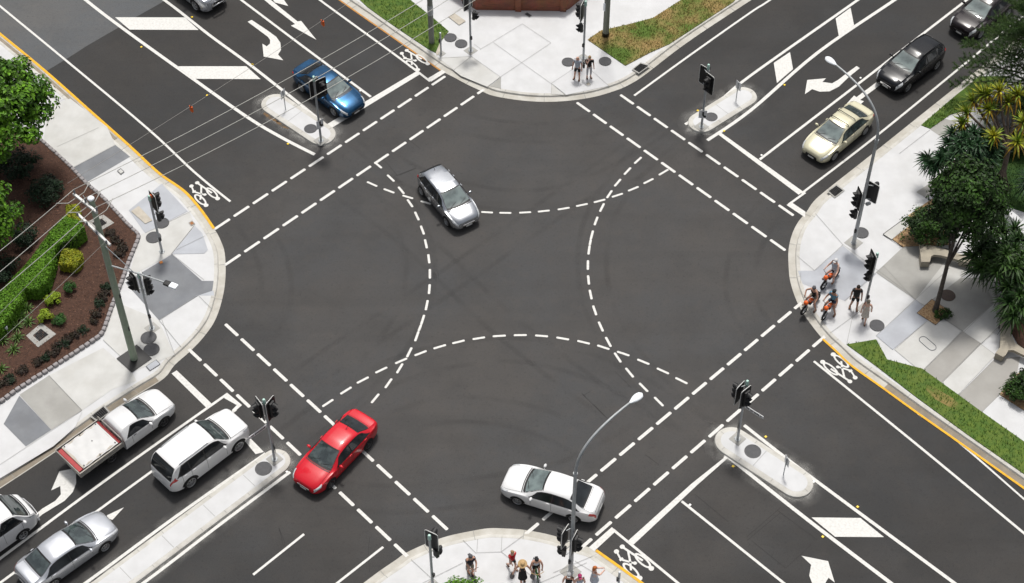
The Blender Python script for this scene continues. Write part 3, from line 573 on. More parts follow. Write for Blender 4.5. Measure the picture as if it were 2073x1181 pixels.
# ---- bike symbols
def bike_symbol(c, head, right, label, flip=1):
    """c centre, head point ahead along the lane; plan shape about 1.1 m wide and 1.7 m long"""
    C0 = G(*c); u = (G(*head) - C0); u.z = 0; u.normalize(); v = Vector((u.y, -u.x, 0)) * flip
    P = lambda a, b: C0 + u * a * 1.0 + v * b * 1.05
    mb = MB()
    def ring(ca, cb, ra, rb, w):
        k = 18
        for i in range(k):
            t0, t1 = 2 * pi * i / k, 2 * pi * (i + 1) / k
            mb.poly([P(ca + ra * cos(t0), cb + rb * sin(t0)), P(ca + ra * cos(t1), cb + rb * sin(t1)), P(ca + (ra - w) * cos(t1), cb + (rb - w * .7) * sin(t1)), P(ca + (ra - w) * cos(t0), cb + (rb - w * .7) * sin(t0))], .0145)
    def bar(a0, b0, a1, b1, w, z=.0155):
        d = P(a1, b1) - P(a0, b0); n = Vector((-d.y, d.x, 0)).normalized() * w / 2
        mb.poly([P(a0, b0) - n, P(a1, b1) - n, P(a1, b1) + n, P(a0, b0) + n], z)
    def dot(a, b, r, z=.0165): mb.poly([P(a + r * cos(t * .7), b + r * sin(t * .7)) for t in range(9)], z)
    ring(-.30, -.36, .52, .20, .13); ring(-.30, .36, .52, .20, .13)
    bar(-.30, -.36, .05, -.08, .10); bar(-.15, .0, .42, -.30, .10); bar(.05, -.08, .50, .22, .10, .0158); bar(-.30, .36, .82, .20, .11, .0161); bar(-.18, -.02, -.18, .10, .08, .0163)
    bar(.42, -.30, .86, -.16, .09); dot(.86, -.16, .12); dot(.86, .2, .12); bar(.42, -.38, .42, -.18, .11, .0164); dot(-.15, .02, .09)
    dot(-.85, -.36, .13); dot(-.85, .36, .13)
    struct('bicycle_symbol', mb, 'paint', label)
bike_symbol((837, 121), (800, 92), 0, 'white bicycle symbol in the top bike lane')
bike_symbol((411, 392), (378, 360), 0, 'white bicycle symbol in the west bike lane')
bike_symbol((1701, 747), (1728, 770), 0, 'white bicycle symbol in the east bike lane', flip=1)
bike_symbol((1280, 1137), (1250, 1110), 0, 'white bicycle symbol in the south bike lane')
# ---- cracks and loop-detector seams
def seam(pts, w=.018): strip(seamb, [Vector(p) for p in pts], w, .0075)
seamb = MB()
Z5 = lambda X, Y: R8(X, Y)
for s in ([Z5(20, 700), Z5(200, 850)], [Z5(300, 930), Z5(478, 775)], [Z5(325, 950), Z5(510, 1100)], [Z5(470, 790), Z5(680, 945)], [Z5(300, 950), Z5(480, 800)], [Z5(510, 1100), Z5(640, 980)],
          [S2(745, 120), S2(850, 225)], [S2(675, 52), S2(692, 72)], [S2(1050, 415), S2(1130, 475)], [A1(330, 130), A1(500, 330)], [A1(520, 325), A1(720, 245)], [A6(1290, 930), A6(1560, 1200)], [A6(1310, 950), A6(1390, 900)],
          [S1(585, 905), S1(575, 990), S1(583, 1110)], [S1(45, 850), S1(70, 960)], [R7(1510, 880), R7(1540, 950), R7(1548, 1020)], [A6(1680, 660), A6(1880, 860)], [R2(960, 830), R2(1035, 890)], [R2(880, 1055), R2(1010, 1005)]):
    seam(s)
struct('road_crack', seamb, 'seam', 'thin dark cracks and cut seams in the asphalt')

# ---- faint tyre marks along the turning paths
def tyre_marks(pts, label, gauge=1.5, w=.20):
    c = smooth_path([G(*p) for p in pts], 8); mb = MB(); wear = []
    for sd in (gauge / 2, -gauge / 2):
        rows = [[(p.x, p.y, .0048 + TM[0]) for p in offset(c, sd + w * d)] for d in (-1, -.35, .35, 1)]; mb.grid(rows)
        for d in (0, 1, 1, 0): wear += [d * min(1, min(i, len(c) - 1 - i) / 8) for i in range(len(c))]
    TM[0] += .0004; me = mesh_of('tyre_mark', mb); a = me.attributes.new('wear', 'FLOAT', 'POINT'); a.data.foreach_set('value', wear); obj('tyre_mark', me, 'tyre_mark', kind='structure', label=label)
TM = [0]
for p in (((690, 280), (800, 400), (850, 520), (830, 640), (740, 760), (600, 880), (480, 960)), ((1400, 240), (1290, 330), (1215, 440), (1200, 560), (1240, 680), (1340, 800), (1480, 920)), ((640, 860), (780, 760), (940, 715), (1100, 715), (1280, 780), (1420, 880)),
    ((700, 250), (820, 350), (980, 400), (1130, 400), (1280, 340), (1420, 250)), ((620, 330), (820, 470), (1000, 640), (1150, 760), (1350, 900)), ((480, 860), (700, 710), (950, 540), (1150, 400), (1350, 260)),
    ((900, 240), (1020, 265), (1160, 265), (1290, 215)), ((520, 690), (560, 600), (540, 500), (470, 400)), ((1560, 700), (1500, 600), (1520, 480), (1600, 380)), ((560, 980), (760, 1010), (920, 1000), (1150, 960), (1330, 860)), ((760, 880), (900, 830), (1080, 850), (1240, 930))): tyre_marks(p, 'faint pair of dark tyre marks across the asphalt')
# ================================================================ vehicles
def pchip(keys):
    X = [k[0] for k in keys]; Y = [k[1] for k in keys]; n = len(X)
    h = [X[i + 1] - X[i] for i in range(n - 1)]; dl = [(Y[i + 1] - Y[i]) / h[i] for i in range(n - 1)]
    m = [dl[0]] + [0 if dl[i - 1] * dl[i] <= 0 else 2 * dl[i - 1] * dl[i] / (dl[i - 1] + dl[i]) for i in range(1, n - 1)] + [dl[-1]]
    def f(x):
        x = min(max(x, X[0]), X[-1]); i = 0
        while i < n - 2 and x > X[i + 1]: i += 1
        t = (x - X[i]) / h[i]
        return ((2 * t ** 3 - 3 * t * t + 1) * Y[i] + (t ** 3 - 2 * t * t + t) * h[i] * m[i] + (3 * t * t - 2 * t ** 3) * Y[i + 1] + (t ** 3 - t * t) * h[i] * m[i + 1])
    return f
VEH = {
 'sedan': dict(L=4.78, W=1.82, wb=2.78, fo=.96, wr=.325,
   top=[(0, .56), (.05, .68), (.22, .77), (.6, .87), (1.25, .985), (1.5, 1.10), (2.12, 1.395), (2.6, 1.46), (3.1, 1.445), (3.45, 1.37), (4.08, 1.09), (4.25, 1.06), (4.62, 1.035), (4.74, .93), (4.78, .70)],
   belt=[(0, .50), (.2, .66), (1.2, .87), (3.4, .95), (4.3, .94), (4.65, .88), (4.78, .62)],
   hr=[(0, .45), (.12, .60), (.4, .70), (1.2, .72), (1.4, .70), (2.1, .585), (2.8, .575), (3.4, .57), (4.05, .66), (4.5, .68), (4.78, .52)],
   ws=(1.24, 2.10), rw=(3.46, 4.10), sw=(1.62, 3.72), pil=(2.62,)),
 'hatch': dict(L=4.30, W=1.78, wb=2.65, fo=.87, wr=.315,
   top=[(0, .58), (.05, .70), (.2, .80), (.6, .92), (1.05, 1.02), (1.35, 1.15), (1.95, 1.42), (2.4, 1.48), (3.2, 1.465), (3.75, 1.40), (4.02, 1.20), (4.2, .98), (4.26, .88), (4.3, .62)],
   belt=[(0, .52), (.2, .70), (1.1, .92), (3.4, 1.0), (4.1, .98), (4.3, .60)],
   hr=[(0, .45), (.12, .60), (.4, .68), (1.05, .72), (1.95, .60), (2.8, .60), (3.7, .56), (4.1, .64), (4.3, .5)],
   ws=(1.05, 1.93), rw=(3.78, 4.18), sw=(1.40, 3.62), pil=(2.42, 3.2)),
 'suv': dict(L=4.82, W=1.97, wb=2.915, fo=.92, wr=.395,
   top=[(0, .74), (.04, .96), (.16, 1.07), (.6, 1.15), (1.3, 1.23), (1.48, 1.38), (1.96, 1.78), (2.4, 1.89), (3.6, 1.88), (4.3, 1.82), (4.5, 1.66), (4.72, 1.20), (4.79, 1.05), (4.82, .76)],
   belt=[(0, .66), (.2, .92), (1.3, 1.10), (4.3, 1.18), (4.7, 1.10), (4.82, .74)],
   hr=[(0, .58), (.1, .72), (.4, .80), (1.3, .82), (2.2, .72), (3.2, .72), (4.2, .70), (4.7, .76), (4.82, .64)],
   ws=(1.30, 1.96), rw=(4.38, 4.70), sw=(1.62, 4.15), pil=(2.75, 3.65)),
 'crossover': dict(L=4.62, W=1.88, wb=2.70, fo=.92, wr=.36,
   top=[(0, .64), (.04, .82), (.18, .93), (.65, 1.03), (1.25, 1.11), (1.5, 1.22), (2.12, 1.54), (2.6, 1.65), (3.4, 1.64), (4.0, 1.55), (4.22, 1.44), (4.50, 1.08), (4.58, .96), (4.62, .68)],
   belt=[(0, .56), (.2, .80), (1.25, 1.0), (4.0, 1.10), (4.45, 1.02), (4.62, .64)],
   hr=[(0, .48), (.1, .62), (.4, .70), (1.25, .73), (2.12, .60), (3.2, .60), (4.0, .58), (4.45, .66), (4.62, .54)],
   ws=(1.24, 2.12), rw=(4.10, 4.48), sw=(1.62, 3.92), pil=(2.62, 3.45)),
 'ute': dict(L=3.18, W=1.84, wb=3.06, fo=.93, wr=.33,
   top=[(0, .60), (.05, .74), (.2, .84), (.6, .94), (1.25, 1.03), (1.5, 1.14), (2.05, 1.42), (2.45, 1.52), (2.95, 1.50), (3.12, 1.42), (3.18, 1.25)],
   belt=[(0, .54), (.2, .72), (1.2, .92), (3.1, .99), (3.18, .98)],
   hr=[(0, .5), (.12, .64), (.4, .72), (1.2, .73), (2.05, .61), (2.95, .60), (3.18, .60)],
   ws=(1.26, 2.06), rw=None, sw=(1.62, 2.72), pil=()),
 'van': dict(L=4.90, W=1.80, wb=2.70, fo=.98, wr=.34,
   top=[(0, .78), (.04, 1.0), (.2, 1.13), (.42, 1.27), (.65, 1.52), (.98, 1.88), (1.25, 2.0), (1.7, 2.04), (4.5, 2.04), (4.8, 1.95), (4.9, 1.7)],
   belt=[(0, .66), (.2, .94), (.6, 1.14), (1.2, 1.18), (4.5, 1.20), (4.9, 1.15)],
   hr=[(0, .58), (.1, .72), (.4, .78), (1.0, .75), (1.5, .74), (4.5, .74), (4.9, .70)],
   ws=(.44, 1.02), rw=(4.86, 4.895), sw=(.86, 1.80), pil=()),
}
class Shell:
    def __init__(s, k):
        d = VEH[k]; s.d = d; s.L = d['L']; s.W = d['W']
        s.top = pchip(d['top']); s.belt = pchip(d['belt']); s.hr = pchip(d['hr']); L = s.L; h = s.W / 2
        if k == 'ute': plan = [(0, .66), (.08, .78), (.3, .91), (.8, .985), (1.5, 1.0), (3.18, 1.0)]
        elif k == 'van': plan = [(0, .74), (.08, .84), (.3, .94), (.8, .99), (1.5, 1.0), (4.7, 1.0), (4.9, .95)]
        else: plan = [(0, .64), (.07, .77), (.3, .91), (.8, .985), (1.6, 1.0), (L - 1.4, 1.0), (L - .75, .975), (L - .3, .91), (L - .08, .80), (L, .70)]
        f = pchip(plan); s.hw = lambda x: f(x) * h
        if k == 'ute': bot = [(0, .34), (.3, .24), (3.18, .26)]
        else: bot = [(0, .34), (.12, .25), (.5, .2), (L - .5, .22), (L - .1, .30), (L, .38)]
        s.bot = pchip(bot); s.wx = (d['fo'], d['fo'] + d['wb'])
    def ring(s, x):
        hw, zb, zt, hr = s.hw(x), s.bot(x), s.top(x), s.hr(x); bl = min(s.belt(x), zt - .02)
        hr = min(hr, hw * .93); g6 = bl + .02; z7 = max(zt - .075, g6 + .004)
        lift = max(0.0, min(1.0, (zt - bl - .12) / .25))
        y6 = .955 * hw; y7 = hr + .05 if lift > 0 else hr + .05
        y7 = min(y7, y6 - .004)
        return [(0, zb), (.90 * hw, zb), (.975 * hw, zb + .07), (1.0 * hw, zb + .5 * (bl - zb)), (.995 * hw, bl - .10), (.98 * hw, bl - .02), (y6, min(g6, zt)), (y7, z7), (hr - .02, max(zt - .022, z7)), (hr * .55, zt), (0, zt + .012)]
    def S(s, x, v, e=0.0):
        def p(x, v):
            r = s.ring(x); sg = 1 if v >= 0 else -1; a = min(abs(v), 9.9999); i = int(a); t = a - i
            return Vector((-x, sg * (r[i][0] * (1 - t) + r[i + 1][0] * t), r[i][1] * (1 - t) + r[i + 1][1] * t))
        q = p(x, v)
        if e:
            sg = 1 if v >= 0 else -1
            du = p(min(x + .02, s.L), v) - p(max(x - .02, 0), v); dv = p(x, sg * min(abs(v) + .05, 9.99)) - p(x, sg * max(abs(v) - .05, 0.01))
            nrm = du.cross(dv) * sg
            if nrm.length > 1e-9: q = q - nrm.normalized() * e if False else q + nrm.normalized() * e * (1 if nrm.normalized().dot(Vector((0, q.y, q.z - .7))) >= 0 else -1)
        return q
    def patch(s, xs, vs, e, mb=None):
        """xs: function (t) -> (x_at_v0, x_at_v1); vs list; grid patch"""
        mb = mb or MB(); rows = []
        for k in range(9):
            t = k / 8; row = []
            for j in range(len(vs)):
                u = j / (len(vs) - 1); a0, a1 = xs(u); row.append(s.S(a0 + (a1 - a0) * t, vs[j], e))
            rows.append(row)
        return mb.grid(rows)
    def sidey(s, x, z):
        r = s.ring(x)
        for i in range(1, 6):
            if r[i][1] <= z <= r[i + 1][1]:
                t = (z - r[i][1]) / max(1e-6, r[i + 1][1] - r[i][1]); return r[i][0] * (1 - t) + r[i + 1][0] * t
        return r[1][0] if z < r[1][1] else r[5][0]
def wheel(parent, x, y, r, side, rim='rim', w=.21, spokes=5):
    A = Matrix.Rotation(-side * pi / 2, 4, 'X'); T = Matrix.Translation((x, y, r))
    tm = MB().lathe([(r * .66, -w / 2), (r * .9, -w / 2), (r * .985, -w / 2 + .03), (r, 0), (r * .985, w / 2 - .03), (r * .9, w / 2), (r * .66, w / 2)], 20).xf(T @ A)
    wo = obj('wheel', tm, 'tyre', parent, smooth=40)
    rm = MB(); rm.lathe([(.0, .015), (r * .13, .02), (r * .16, .0)], 12)
    rm.lathe([(r * .70, w / 2 + .004), (r * .66, w / 2 + .008), (r * .60, w / 2 - .01), (r * .58, w / 2 - .05)], 20)
    m2 = MB()
    for k in range(spokes):
        a = 2 * pi * k / spokes; m2.box((r * .36, 0, w / 2 - .012), (r * .56, r * .17, .02)); c = Matrix.Rotation(a, 4, 'Z')
        n = len(m2.v) - 8; m2.v[n:] = [tuple(c @ Vector(p)) for p in m2.v[n:]]
    rm.v = [(p[0], p[1], p[2] + (w / 2 - .01 if i < 36 else 0)) for i, p in enumerate(rm.v)]
    rm.add(m2.v, m2.f); rm.xf(T @ A); obj('rim', rm, rim, wo)
    bk = MB().lathe([(0, w / 2 - .055), (r * .62, w / 2 - .055)], 16).xf(T @ A); obj('brake_disc', bk, 'trim', wo)
def car(kind, label, cat, paint, loc, rz, glass='glass', dark_side=None, rim='rim', rails=None, racks=False, antenna=False, lamps=True, grille='trim', plate=True,
        sideglass='glass_d', rearglass='glass_d', name='parked_car', group='cars and vans at the crossing', sc_L=1.0, handles='paint', spokes=5, bumper=None, plate_txt=None):
    """front of the vehicle looks along +x of its own Empty, origin under the middle of the wheelbase"""
    sh = Shell(kind); d = sh.d; root = thing(name, label, cat, loc, rz, group); off = d['fo'] + d['wb'] / 2
    T = Matrix.Translation((off, 0, 0))
    P = M[paint] if isinstance(paint, str) else paint
    xs = [sh.L * i / 72 for i in range(73)]; xs = sorted(set(xs + [.02, .05, sh.L - .02, sh.L - .05, d['ws'][0], d['ws'][1]]))
    full = []
    for x in xs:
        r = sh.ring(x); full.append([Vector((-x, y, z)) for y, z in r] + [Vector((-x, -y, z)) for y, z in r[::-1][1:-1]])
    mb = MB(); n = len(full[0]); mb.v = [tuple(p) for q in full for p in q]
    mb.f = [(i * n + k, (i + 1) * n + k, (i + 1) * n + (k + 1) % n, i * n + (k + 1) % n) for i in range(len(xs) - 1) for k in range(n)]
    mb.f += [tuple(range(n)), tuple(range((len(xs) - 1) * n, len(xs) * n))[::-1]]
    mb.xf(T); body = obj('body', mb, P, root, smooth=32, fix=True)
    # glass with dark seals
    def glass_patch(nm, xf_, vs, m, e=.010, shrink=None):
        o = obj(nm, sh.patch(xf_, vs, e).xf(T), m, root, smooth=180, fix=True); return o
    V8 = 8.02
    def across(lim): return [-(10 - (10 - lim) * abs(t)) if t < 0 else 10 - (10 - lim) * t for t in [(-1 + 2 * j / 12) for j in range(13)]]
    a, b = d['ws']; curve = lambda u: .10 * (1 - (2 * u - 1) ** 2)
    vz = [(-v if v < 0 else v) * (-1 if v < 0 else 1) for v in across(8.0)]
    sealm = MB(); sh.patch(lambda u: (a - .05 - curve(u), b + .05 - curve(u) * .6), across(7.75), .006, sealm)
    if d['rw']: c, e_ = d['rw']; sh.patch(lambda u: (c - .04 + curve(u) * .25, e_ + .03 + curve(u) * .25), across(7.75), .006, sealm)
    for sg in (1, -1):
        x0, x1 = d['sw']
        vs = [sg * v for v in (6.0, 6.25, 6.5, 6.75, 7.0)]
        sh.patch(lambda u: (x0 - .16 + .40 * u, x1 + .30 - .42 * u), vs, .005, sealm)
    obj('window_seal', sealm.xf(T), 'trim', root, smooth=180, fix=True)
    glass_patch('windscreen', lambda u: (a + .05 - curve(u), b - .03 - curve(u) * .6), across(8.05), M[glass], .012)
    if d['rw']: glass_patch('rear_window', lambda u: (c + .03 + curve(u) * .25, e_ - .03 + curve(u) * .25), across(8.0), M[rearglass], .012)
    x0, x1 = d['sw']; cuts = [x0 - .05] + [p for p in d['pil']] + [x1 + .17]
    for sg in (1, -1):
        for i in range(len(cuts) - 1):
            l = cuts[i] + (.0 if i == 0 else .035); r = cuts[i + 1] - (.0 if i == len(cuts) - 2 else .035)
            sl = .34 if i == 0 else 0; sr = -.36 if i == len(cuts) - 2 else 0
            vs = [sg * v for v in (6.1, 6.3, 6.5, 6.7, 6.88)]
            obj('side_window', sh.patch(lambda u: (l + sl * u, r + sr * u), vs, .010).xf(T), sideglass, root, smooth=180, fix=True)
    # wheels and wheel wells
    am = MB()
    for wx in sh.wx:
        for sg in (1, -1):
            R = d['wr'] * 1.17; ring_ = []
            for k in range(21):
                t = pi * k / 20; x = wx + R * cos(t); z = d['wr'] + R * sin(t) - .02
                ring_.append(Vector((-x, sg * (sh.sidey(x, z) + .006), z)))
            zb = sh.bot(wx) - .005; ring_ = [Vector((-(wx + R), sg * (sh.sidey(wx + R, zb) + .006), zb))] + ring_ + [Vector((-(wx - R), sg * (sh.sidey(wx - R, zb) + .006), zb))]
            cen = Vector((-wx, sg * (sh.sidey(wx, d['wr']) + .006), d['wr'])); k0 = len(am.v)
            am.v += [tuple(cen)] + [tuple(p) for p in ring_]; am.f += [(k0, k0 + i + 1, k0 + i + 2) for i in range(len(ring_) - 1)]
    if kind == 'ute': am.v = am.v[:len(am.v) // 2]; am.f = [f for f in am.f if max(f) < len(am.v)]
    obj('wheel_well', am.xf(T), 'arch', root)
    for wx in sh.wx:
        for sg in (1, -1):
            y = sh.W / 2 * .995 - .085
            if kind == 'ute' and wx > 2: y = .72
            wheel(root, off - wx, sg * y, d['wr'], sg, rim, spokes=spokes)
    # lamps, grille, plates
    L = sh.L
    for sg in (1, -1):
        obj('headlight', sh.patch(lambda u: (.015 + .05 * u, .36 + .12 * u), [sg * v for v in (4.6, 5.2, 5.8, 6.4, 7.0)], .010).xf(T), 'headlamp', root, smooth=180, fix=True)
        if d['rw']:
            if kind in ('suv', 'hatch', 'crossover'): q = sh.patch(lambda u: (L - .42 + .1 * u, L - .03), [sg * v for v in (4.5, 5.0, 5.5, 6.0, 6.4)], .010)
            elif kind == 'van': q = sh.patch(lambda u: (L - .12, L - .01), [sg * v for v in (3.5, 4.2, 5.0)], .01)
            else: q = sh.patch(lambda u: (L - .36 + .05 * u, L - .02), [sg * v for v in (4.1, 4.6, 5.2, 5.8, 6.4)], .010)
            obj('taillight', q.xf(T), 'taillamp', root, smooth=180, fix=True)
        wx = d['ws'][0] + .42 if kind != 'van' else .72
        my = sh.hw(wx) + .09; mz = sh.belt(wx) + .10
        mm = MB().ell((off - wx, sg * my, mz), (.075, .12, .075), 10, 6); mm.tube([(off - wx, sg * (my - .06), mz - .03), (off - wx, sg * (sh.hw(wx) * .93), mz - .06)], .025, 6)
        obj('wing_mirror', mm, P, root, smooth=180)
    zt = sh.top(.0); fx = off
    gm = MB(); gw = sh.hw(0) * .82
    gm.box((fx + .012, 0, zt - .09), (.03, gw * 1.5, .10), bev=.012); obj('grille', gm, grille, root)
    im = MB().box((fx + .010, 0, sh.bot(0) + .06), (.03, gw * 1.6, .09), bev=.012); obj('lower_intake', im, 'trim', root)
    if plate:
        obj('number_plate', MB().box((fx + .024, 0, zt - .185), (.012, .372, .107)), 'plate', root)
        if d['rw']: obj('number_plate', MB().box((off - L - .010, 0, sh.top(L) - .10), (.012, .372, .107)), 'plate', root)
    # black trim strip along each sill
    sm = MB()
    for sg in (1, -1):
        sh.patch(lambda u: (sh.wx[0] + .40, (sh.wx[1] - .40) if kind != 'ute' else 3.1), [sg * v for v in (1.0, 1.5, 2.0)], .006, sm)
    obj('sill', sm.xf(T), 'trim', root, fix=True)
    # panel gaps (surface pattern of the body) and handles
    gp = MB(); cutx = [d['sw'][0] - .02] + list(d['pil']) + [d['sw'][1] + .02]
    for sg in (1, -1):
        for x in cutx:
            vs = [sg * v for v in (1.6, 2.5, 3.2, 4, 5, 5.9)]
            sh.patch(lambda u: (x - .007, x + .007), vs, .004, gp)
    def hood(x0, x1, v): 
        for sg in (1, -1): sh.patch(lambda u: (x0, x1), [sg * v, sg * (v + .12)], .004, gp)
    hood(.10, d['ws'][0] - .1, 7.55)
    sh.patch(lambda u: (d['ws'][0] - .12 - curve(u), d['ws'][0] - .07 - curve(u)), across(7.6), .005, gp)
    if kind == 'sedan':
        sh.patch(lambda u: (d['rw'][1] + .07 + curve(u) * .25, d['rw'][1] + .085 + curve(u) * .25), across(7.6), .005, gp)
        sh.patch(lambda u: (L - .10, L - .085), across(7.6), .005, gp)
    obj('panel_gap', gp.xf(T), 'trim', root, fix=True)
    for sg in (1, -1):
        for x in cutx[1:]:
            if kind == 'van': break
            q = sh.S(x - .16, sg * 5.0, .02); obj('door_handle', MB().box(T @ q, (.17, .035, .035), bev=.012), P if handles == 'paint' else handles, root)
    if rails:
        for sg in (1, -1):
            pts = [T @ (sh.S(x, sg * 7.9, .0) + Vector((0, 0, zz))) for x, zz in ((2.35, .0), (2.45, .05), (3.2, .06), (3.95, .05), (4.08, 0))]
            obj('roof_rail', MB().tube(pts, .018, 6), rails, root, smooth=180)
    if racks:
        for x in (2.36, 2.98):
            pts = [T @ (sh.S(x, 7.6 * 1, 0)), T @ (sh.S(x, 8.0, 0) + Vector((0, 0, .08)))] + [T @ Vector((-x, y, sh.top(x) + .085)) for y in (.45, 0, -.45)] + [T @ (sh.S(x, -8.0, 0) + Vector((0, 0, .08))), T @ sh.S(x, -7.6, 0)]
            obj('roof_rack', MB().tube(pts, .022, 6), 'trim', root, smooth=180)
    if antenna:
        x = d['rw'][0] - .25; obj('antenna', MB().tube([T @ sh.S(x, 9.9, 0), T @ (sh.S(x + .22, 9.9, 0) + Vector((0, 0, .20)))], .012, 6), 'trim', root)
    # wipers
    wm = MB()
    for s0, s1 in ((.10, .62), (-.55, -.02)):
        pts = [T @ sh.S(a - .02, (9.9 if s > 0 else -9.9) if abs(s) < .02 else (10 - abs(s) * 2.4) * (1 if s > 0 else -1), .02) for s in (s0, (s0 + s1) / 2, s1)]
        pts = [p + Vector((-.10 * k, 0, .03 * k)) for k, p in enumerate(pts)]
        wm.tube(pts, .012, 5)
    obj('wiper', wm, 'trim', root)
    return root, sh, T, off
def place(F, Rr, side, kind):
    """ground marks of the front and rear wheel on the seen side -> plan position and heading"""
    d = VEH[kind]; f, r = G(*F), G(*Rr); h = ang(r, f); m = (f + r) / 2
    n = Vector((-sin(h), cos(h), 0)); return m - n * side * (d['W'] / 2 - .06), h
def place1(F, hd, side, kind):
    d = VEH[kind]; f = G(*F); n = Vector((-sin(hd), cos(hd), 0)); return f - Vector((cos(hd), sin(hd), 0)) * d['wb'] / 2 - n * side * (d['W'] / 2 - .06), hd
M['p_silver'] = paintm('paint_silver', (.50, .52, .55), .95, .24, None, .3)
M['p_silver2'] = paintm('paint_bright_silver', (.56, .58, .62), .6, .27)
M['p_blue'] = paintm('paint_metallic_blue', (.010, .085, .20), .6, .2, (.005, .048, .12), .4)
M['p_red'] = paintm('paint_red', (.60, .004, .018), 0, .25, (.54, .003, .014))
M['p_white'] = paintm('paint_white', (.72, .725, .73), 0, .3)
M['p_gold'] = paintm('paint_champagne', (.62, .59, .43), .2, .3)
M['p_black'] = paintm('paint_charcoal', (.008, .009, .012), .1, .22, None, .12)
M['p_plum'] = paintm('paint_dark_plum', (.013, .009, .011), .1, .22, None, .12)
LANE = radians(44.3)
l, h = place((905.8, 456.7), (855, 394.8), -1, 'hatch')
car('hatch', 'silver hatchback turning in the upper middle of the crossing', 'car', 'p_silver', l, h, glass='glass_l', antenna=True, grille='chrome', name='hatchback_car')
l, h = place((677, 234), (613, 186), -1, 'sedan')
car('sedan', 'metallic blue sedan stopped at the line beside a traffic island', 'car', 'p_blue', l, h, glass='glass_l', name='sedan_car')
l, h = place((666.6, 990), (748.6, 903.4), 1, 'sedan')
car('sedan', 'bright red sedan crossing the dashed crosswalk lines', 'car', 'p_red', l, h, glass='glass', rim='rim_d', antenna=True, grille='chrome', name='sedan_car')
l, h = place((1049.5, 1021.3), (1159, 1056), 1, 'sedan')
car('sedan', 'white sedan turning behind the tall grey street lamp at the bottom', 'car', 'p_white', l, h, glass='glass_l', name='sedan_car', spokes=7)
l, h = place((484.8, 911.6), (387.4, 986), -1, 'suv')
car('suv', 'white four-wheel drive with roof rails waiting beside the long median', 'car', 'p_white', l, h, glass='glass', rails='galv', name='suv_car', spokes=7)
l, h = place((212.6, 1115.6), (113.5, 1187), -1, 'sedan')
car('sedan', 'silver sedan behind the white four-wheel drive at the bottom left', 'car', 'p_silver2', l, h, glass='glass', rearglass='glass', name='sedan_car', spokes=7)
l, h = place((1687, 324), (1747.6, 273.6), 1, 'sedan')
car('sedan', 'champagne gold sedan with two black roof racks', 'car', 'p_gold', l, h, glass='glass_l', sideglass='glass', rearglass='glass', racks=True, name='sedan_car', spokes=8)
l, h = place((1835.5, 185.4), (1892.3, 141.6), 1, 'crossover')
car('crossover', 'charcoal four-wheel drive queued directly behind the gold sedan', 'car', 'p_black', l, h, glass='glass_l', rails='trim', grille='chrome', name='suv_car')
l, h = place1((1981.7, 77.3), radians(44.3) + pi, 1, 'crossover')
car('crossover', 'dark plum four-wheel drive partly hidden by the pine at the top right', 'car', 'p_plum', l, h, glass='glass_l', name='suv_car')
l, h = place1((49, 1089.7), LANE, -1, 'van')
vr, vs_, vT, voff = car('van', 'white delivery van cut off by the left edge', 'van', 'p_white', l, h, glass='glass', sideglass='glass_d', name='delivery_van', handles='trim')
obj('bull_bar', MB().tube([(voff + .02, -.70, .62), (voff + .10, -.55, .62), (voff + .14, 0, .62), (voff + .10, .55, .62), (voff + .02, .70, .62)], .035, 8).tube([(voff - .02, -.8, .42), (voff + .12, -.5, .42), (voff + .16, 0, .42), (voff + .12, .5, .42), (voff - .02, .8, .42)], .04, 8), 'chrome', vr, smooth=180)
obj('roof_box', MB().box((voff - 1.62, .28, 2.06), (.34, .5, .09), bev=.03), 'p_white', vr)
obj('side_window', vs_.patch(lambda u: (2.2 + .02 * u, 3.3), [-6.15, -6.4, -6.65, -6.85], .011).xf(vT), 'glass_d', vr, smooth=180, fix=True)
lg = MB()
for k, (w_, z_) in enumerate(((.34, .86), (.28, .80), (.36, .745), (.30, .69))):
    lg.box((voff - 2.35 - w_ / 2, -(vs_.sidey(2.45, z_) + .004), z_), (w_, .006, .03))
obj('lettering', lg, 'taillamp', vr)
l, h = place1((398, 21.6), radians(-45.0), -1, 'suv')
fr, fs, fT, fo_ = car('suv', 'silver white off-roader with a bull bar cut off by the top edge', 'car', 'p_silver2', l, h, glass='glass_l', name='suv_car')
obj('bull_bar', MB().tube([(fo_ + .04, -.42, .50), (fo_ + .16, -.42, .62), (fo_ + .14, -.36, 1.0), (fo_ + .14, .36, 1.0), (fo_ + .16, .42, .62), (fo_ + .04, .42, .50)], .04, 8).tube([(fo_ + .17, -.42, .66), (fo_ + .17, .42, .66)], .035, 8), 'chrome', fr, smooth=180)
# ---- tray-back ute
l, h = place((332.6, 862.3), (231.8, 936.8), -1, 'ute')
ur, us, uT, uo = car('ute', 'white tray-back ute with a white sheet over its load, by the left gutter', 'ute', 'p_white', l, h, glass='glass', rim='rim_d', name='tray_ute', handles='trim', group='cars and vans at the crossing')
M['tray'] = mat('tray_alloy', (.40, .385, .35), (.30, .285, .26), 5, .5, metal=.35)
M['tray_red'] = mat('tray_red', (.40, .015, .018), (.30, .012, .014), 3, .45)
M['tarp'] = mat('white_sheet', (.62, .62, .615), (.57, .57, .565), 2.5, .6, bump=.1, bscale=6)
tx0, tx1 = uo - 3.30, uo - 5.82; tw = .95; cx_ = (tx0 + tx1) / 2; tl = tx0 - tx1
obj('tray_floor', MB().box((cx_, 0, .80), (tl, tw * 2, .08)), 'tray', ur)
obj('chassis', MB().box((uo - 4.3, 0, .55), (2.9, .8, .22)), 'trim', ur)
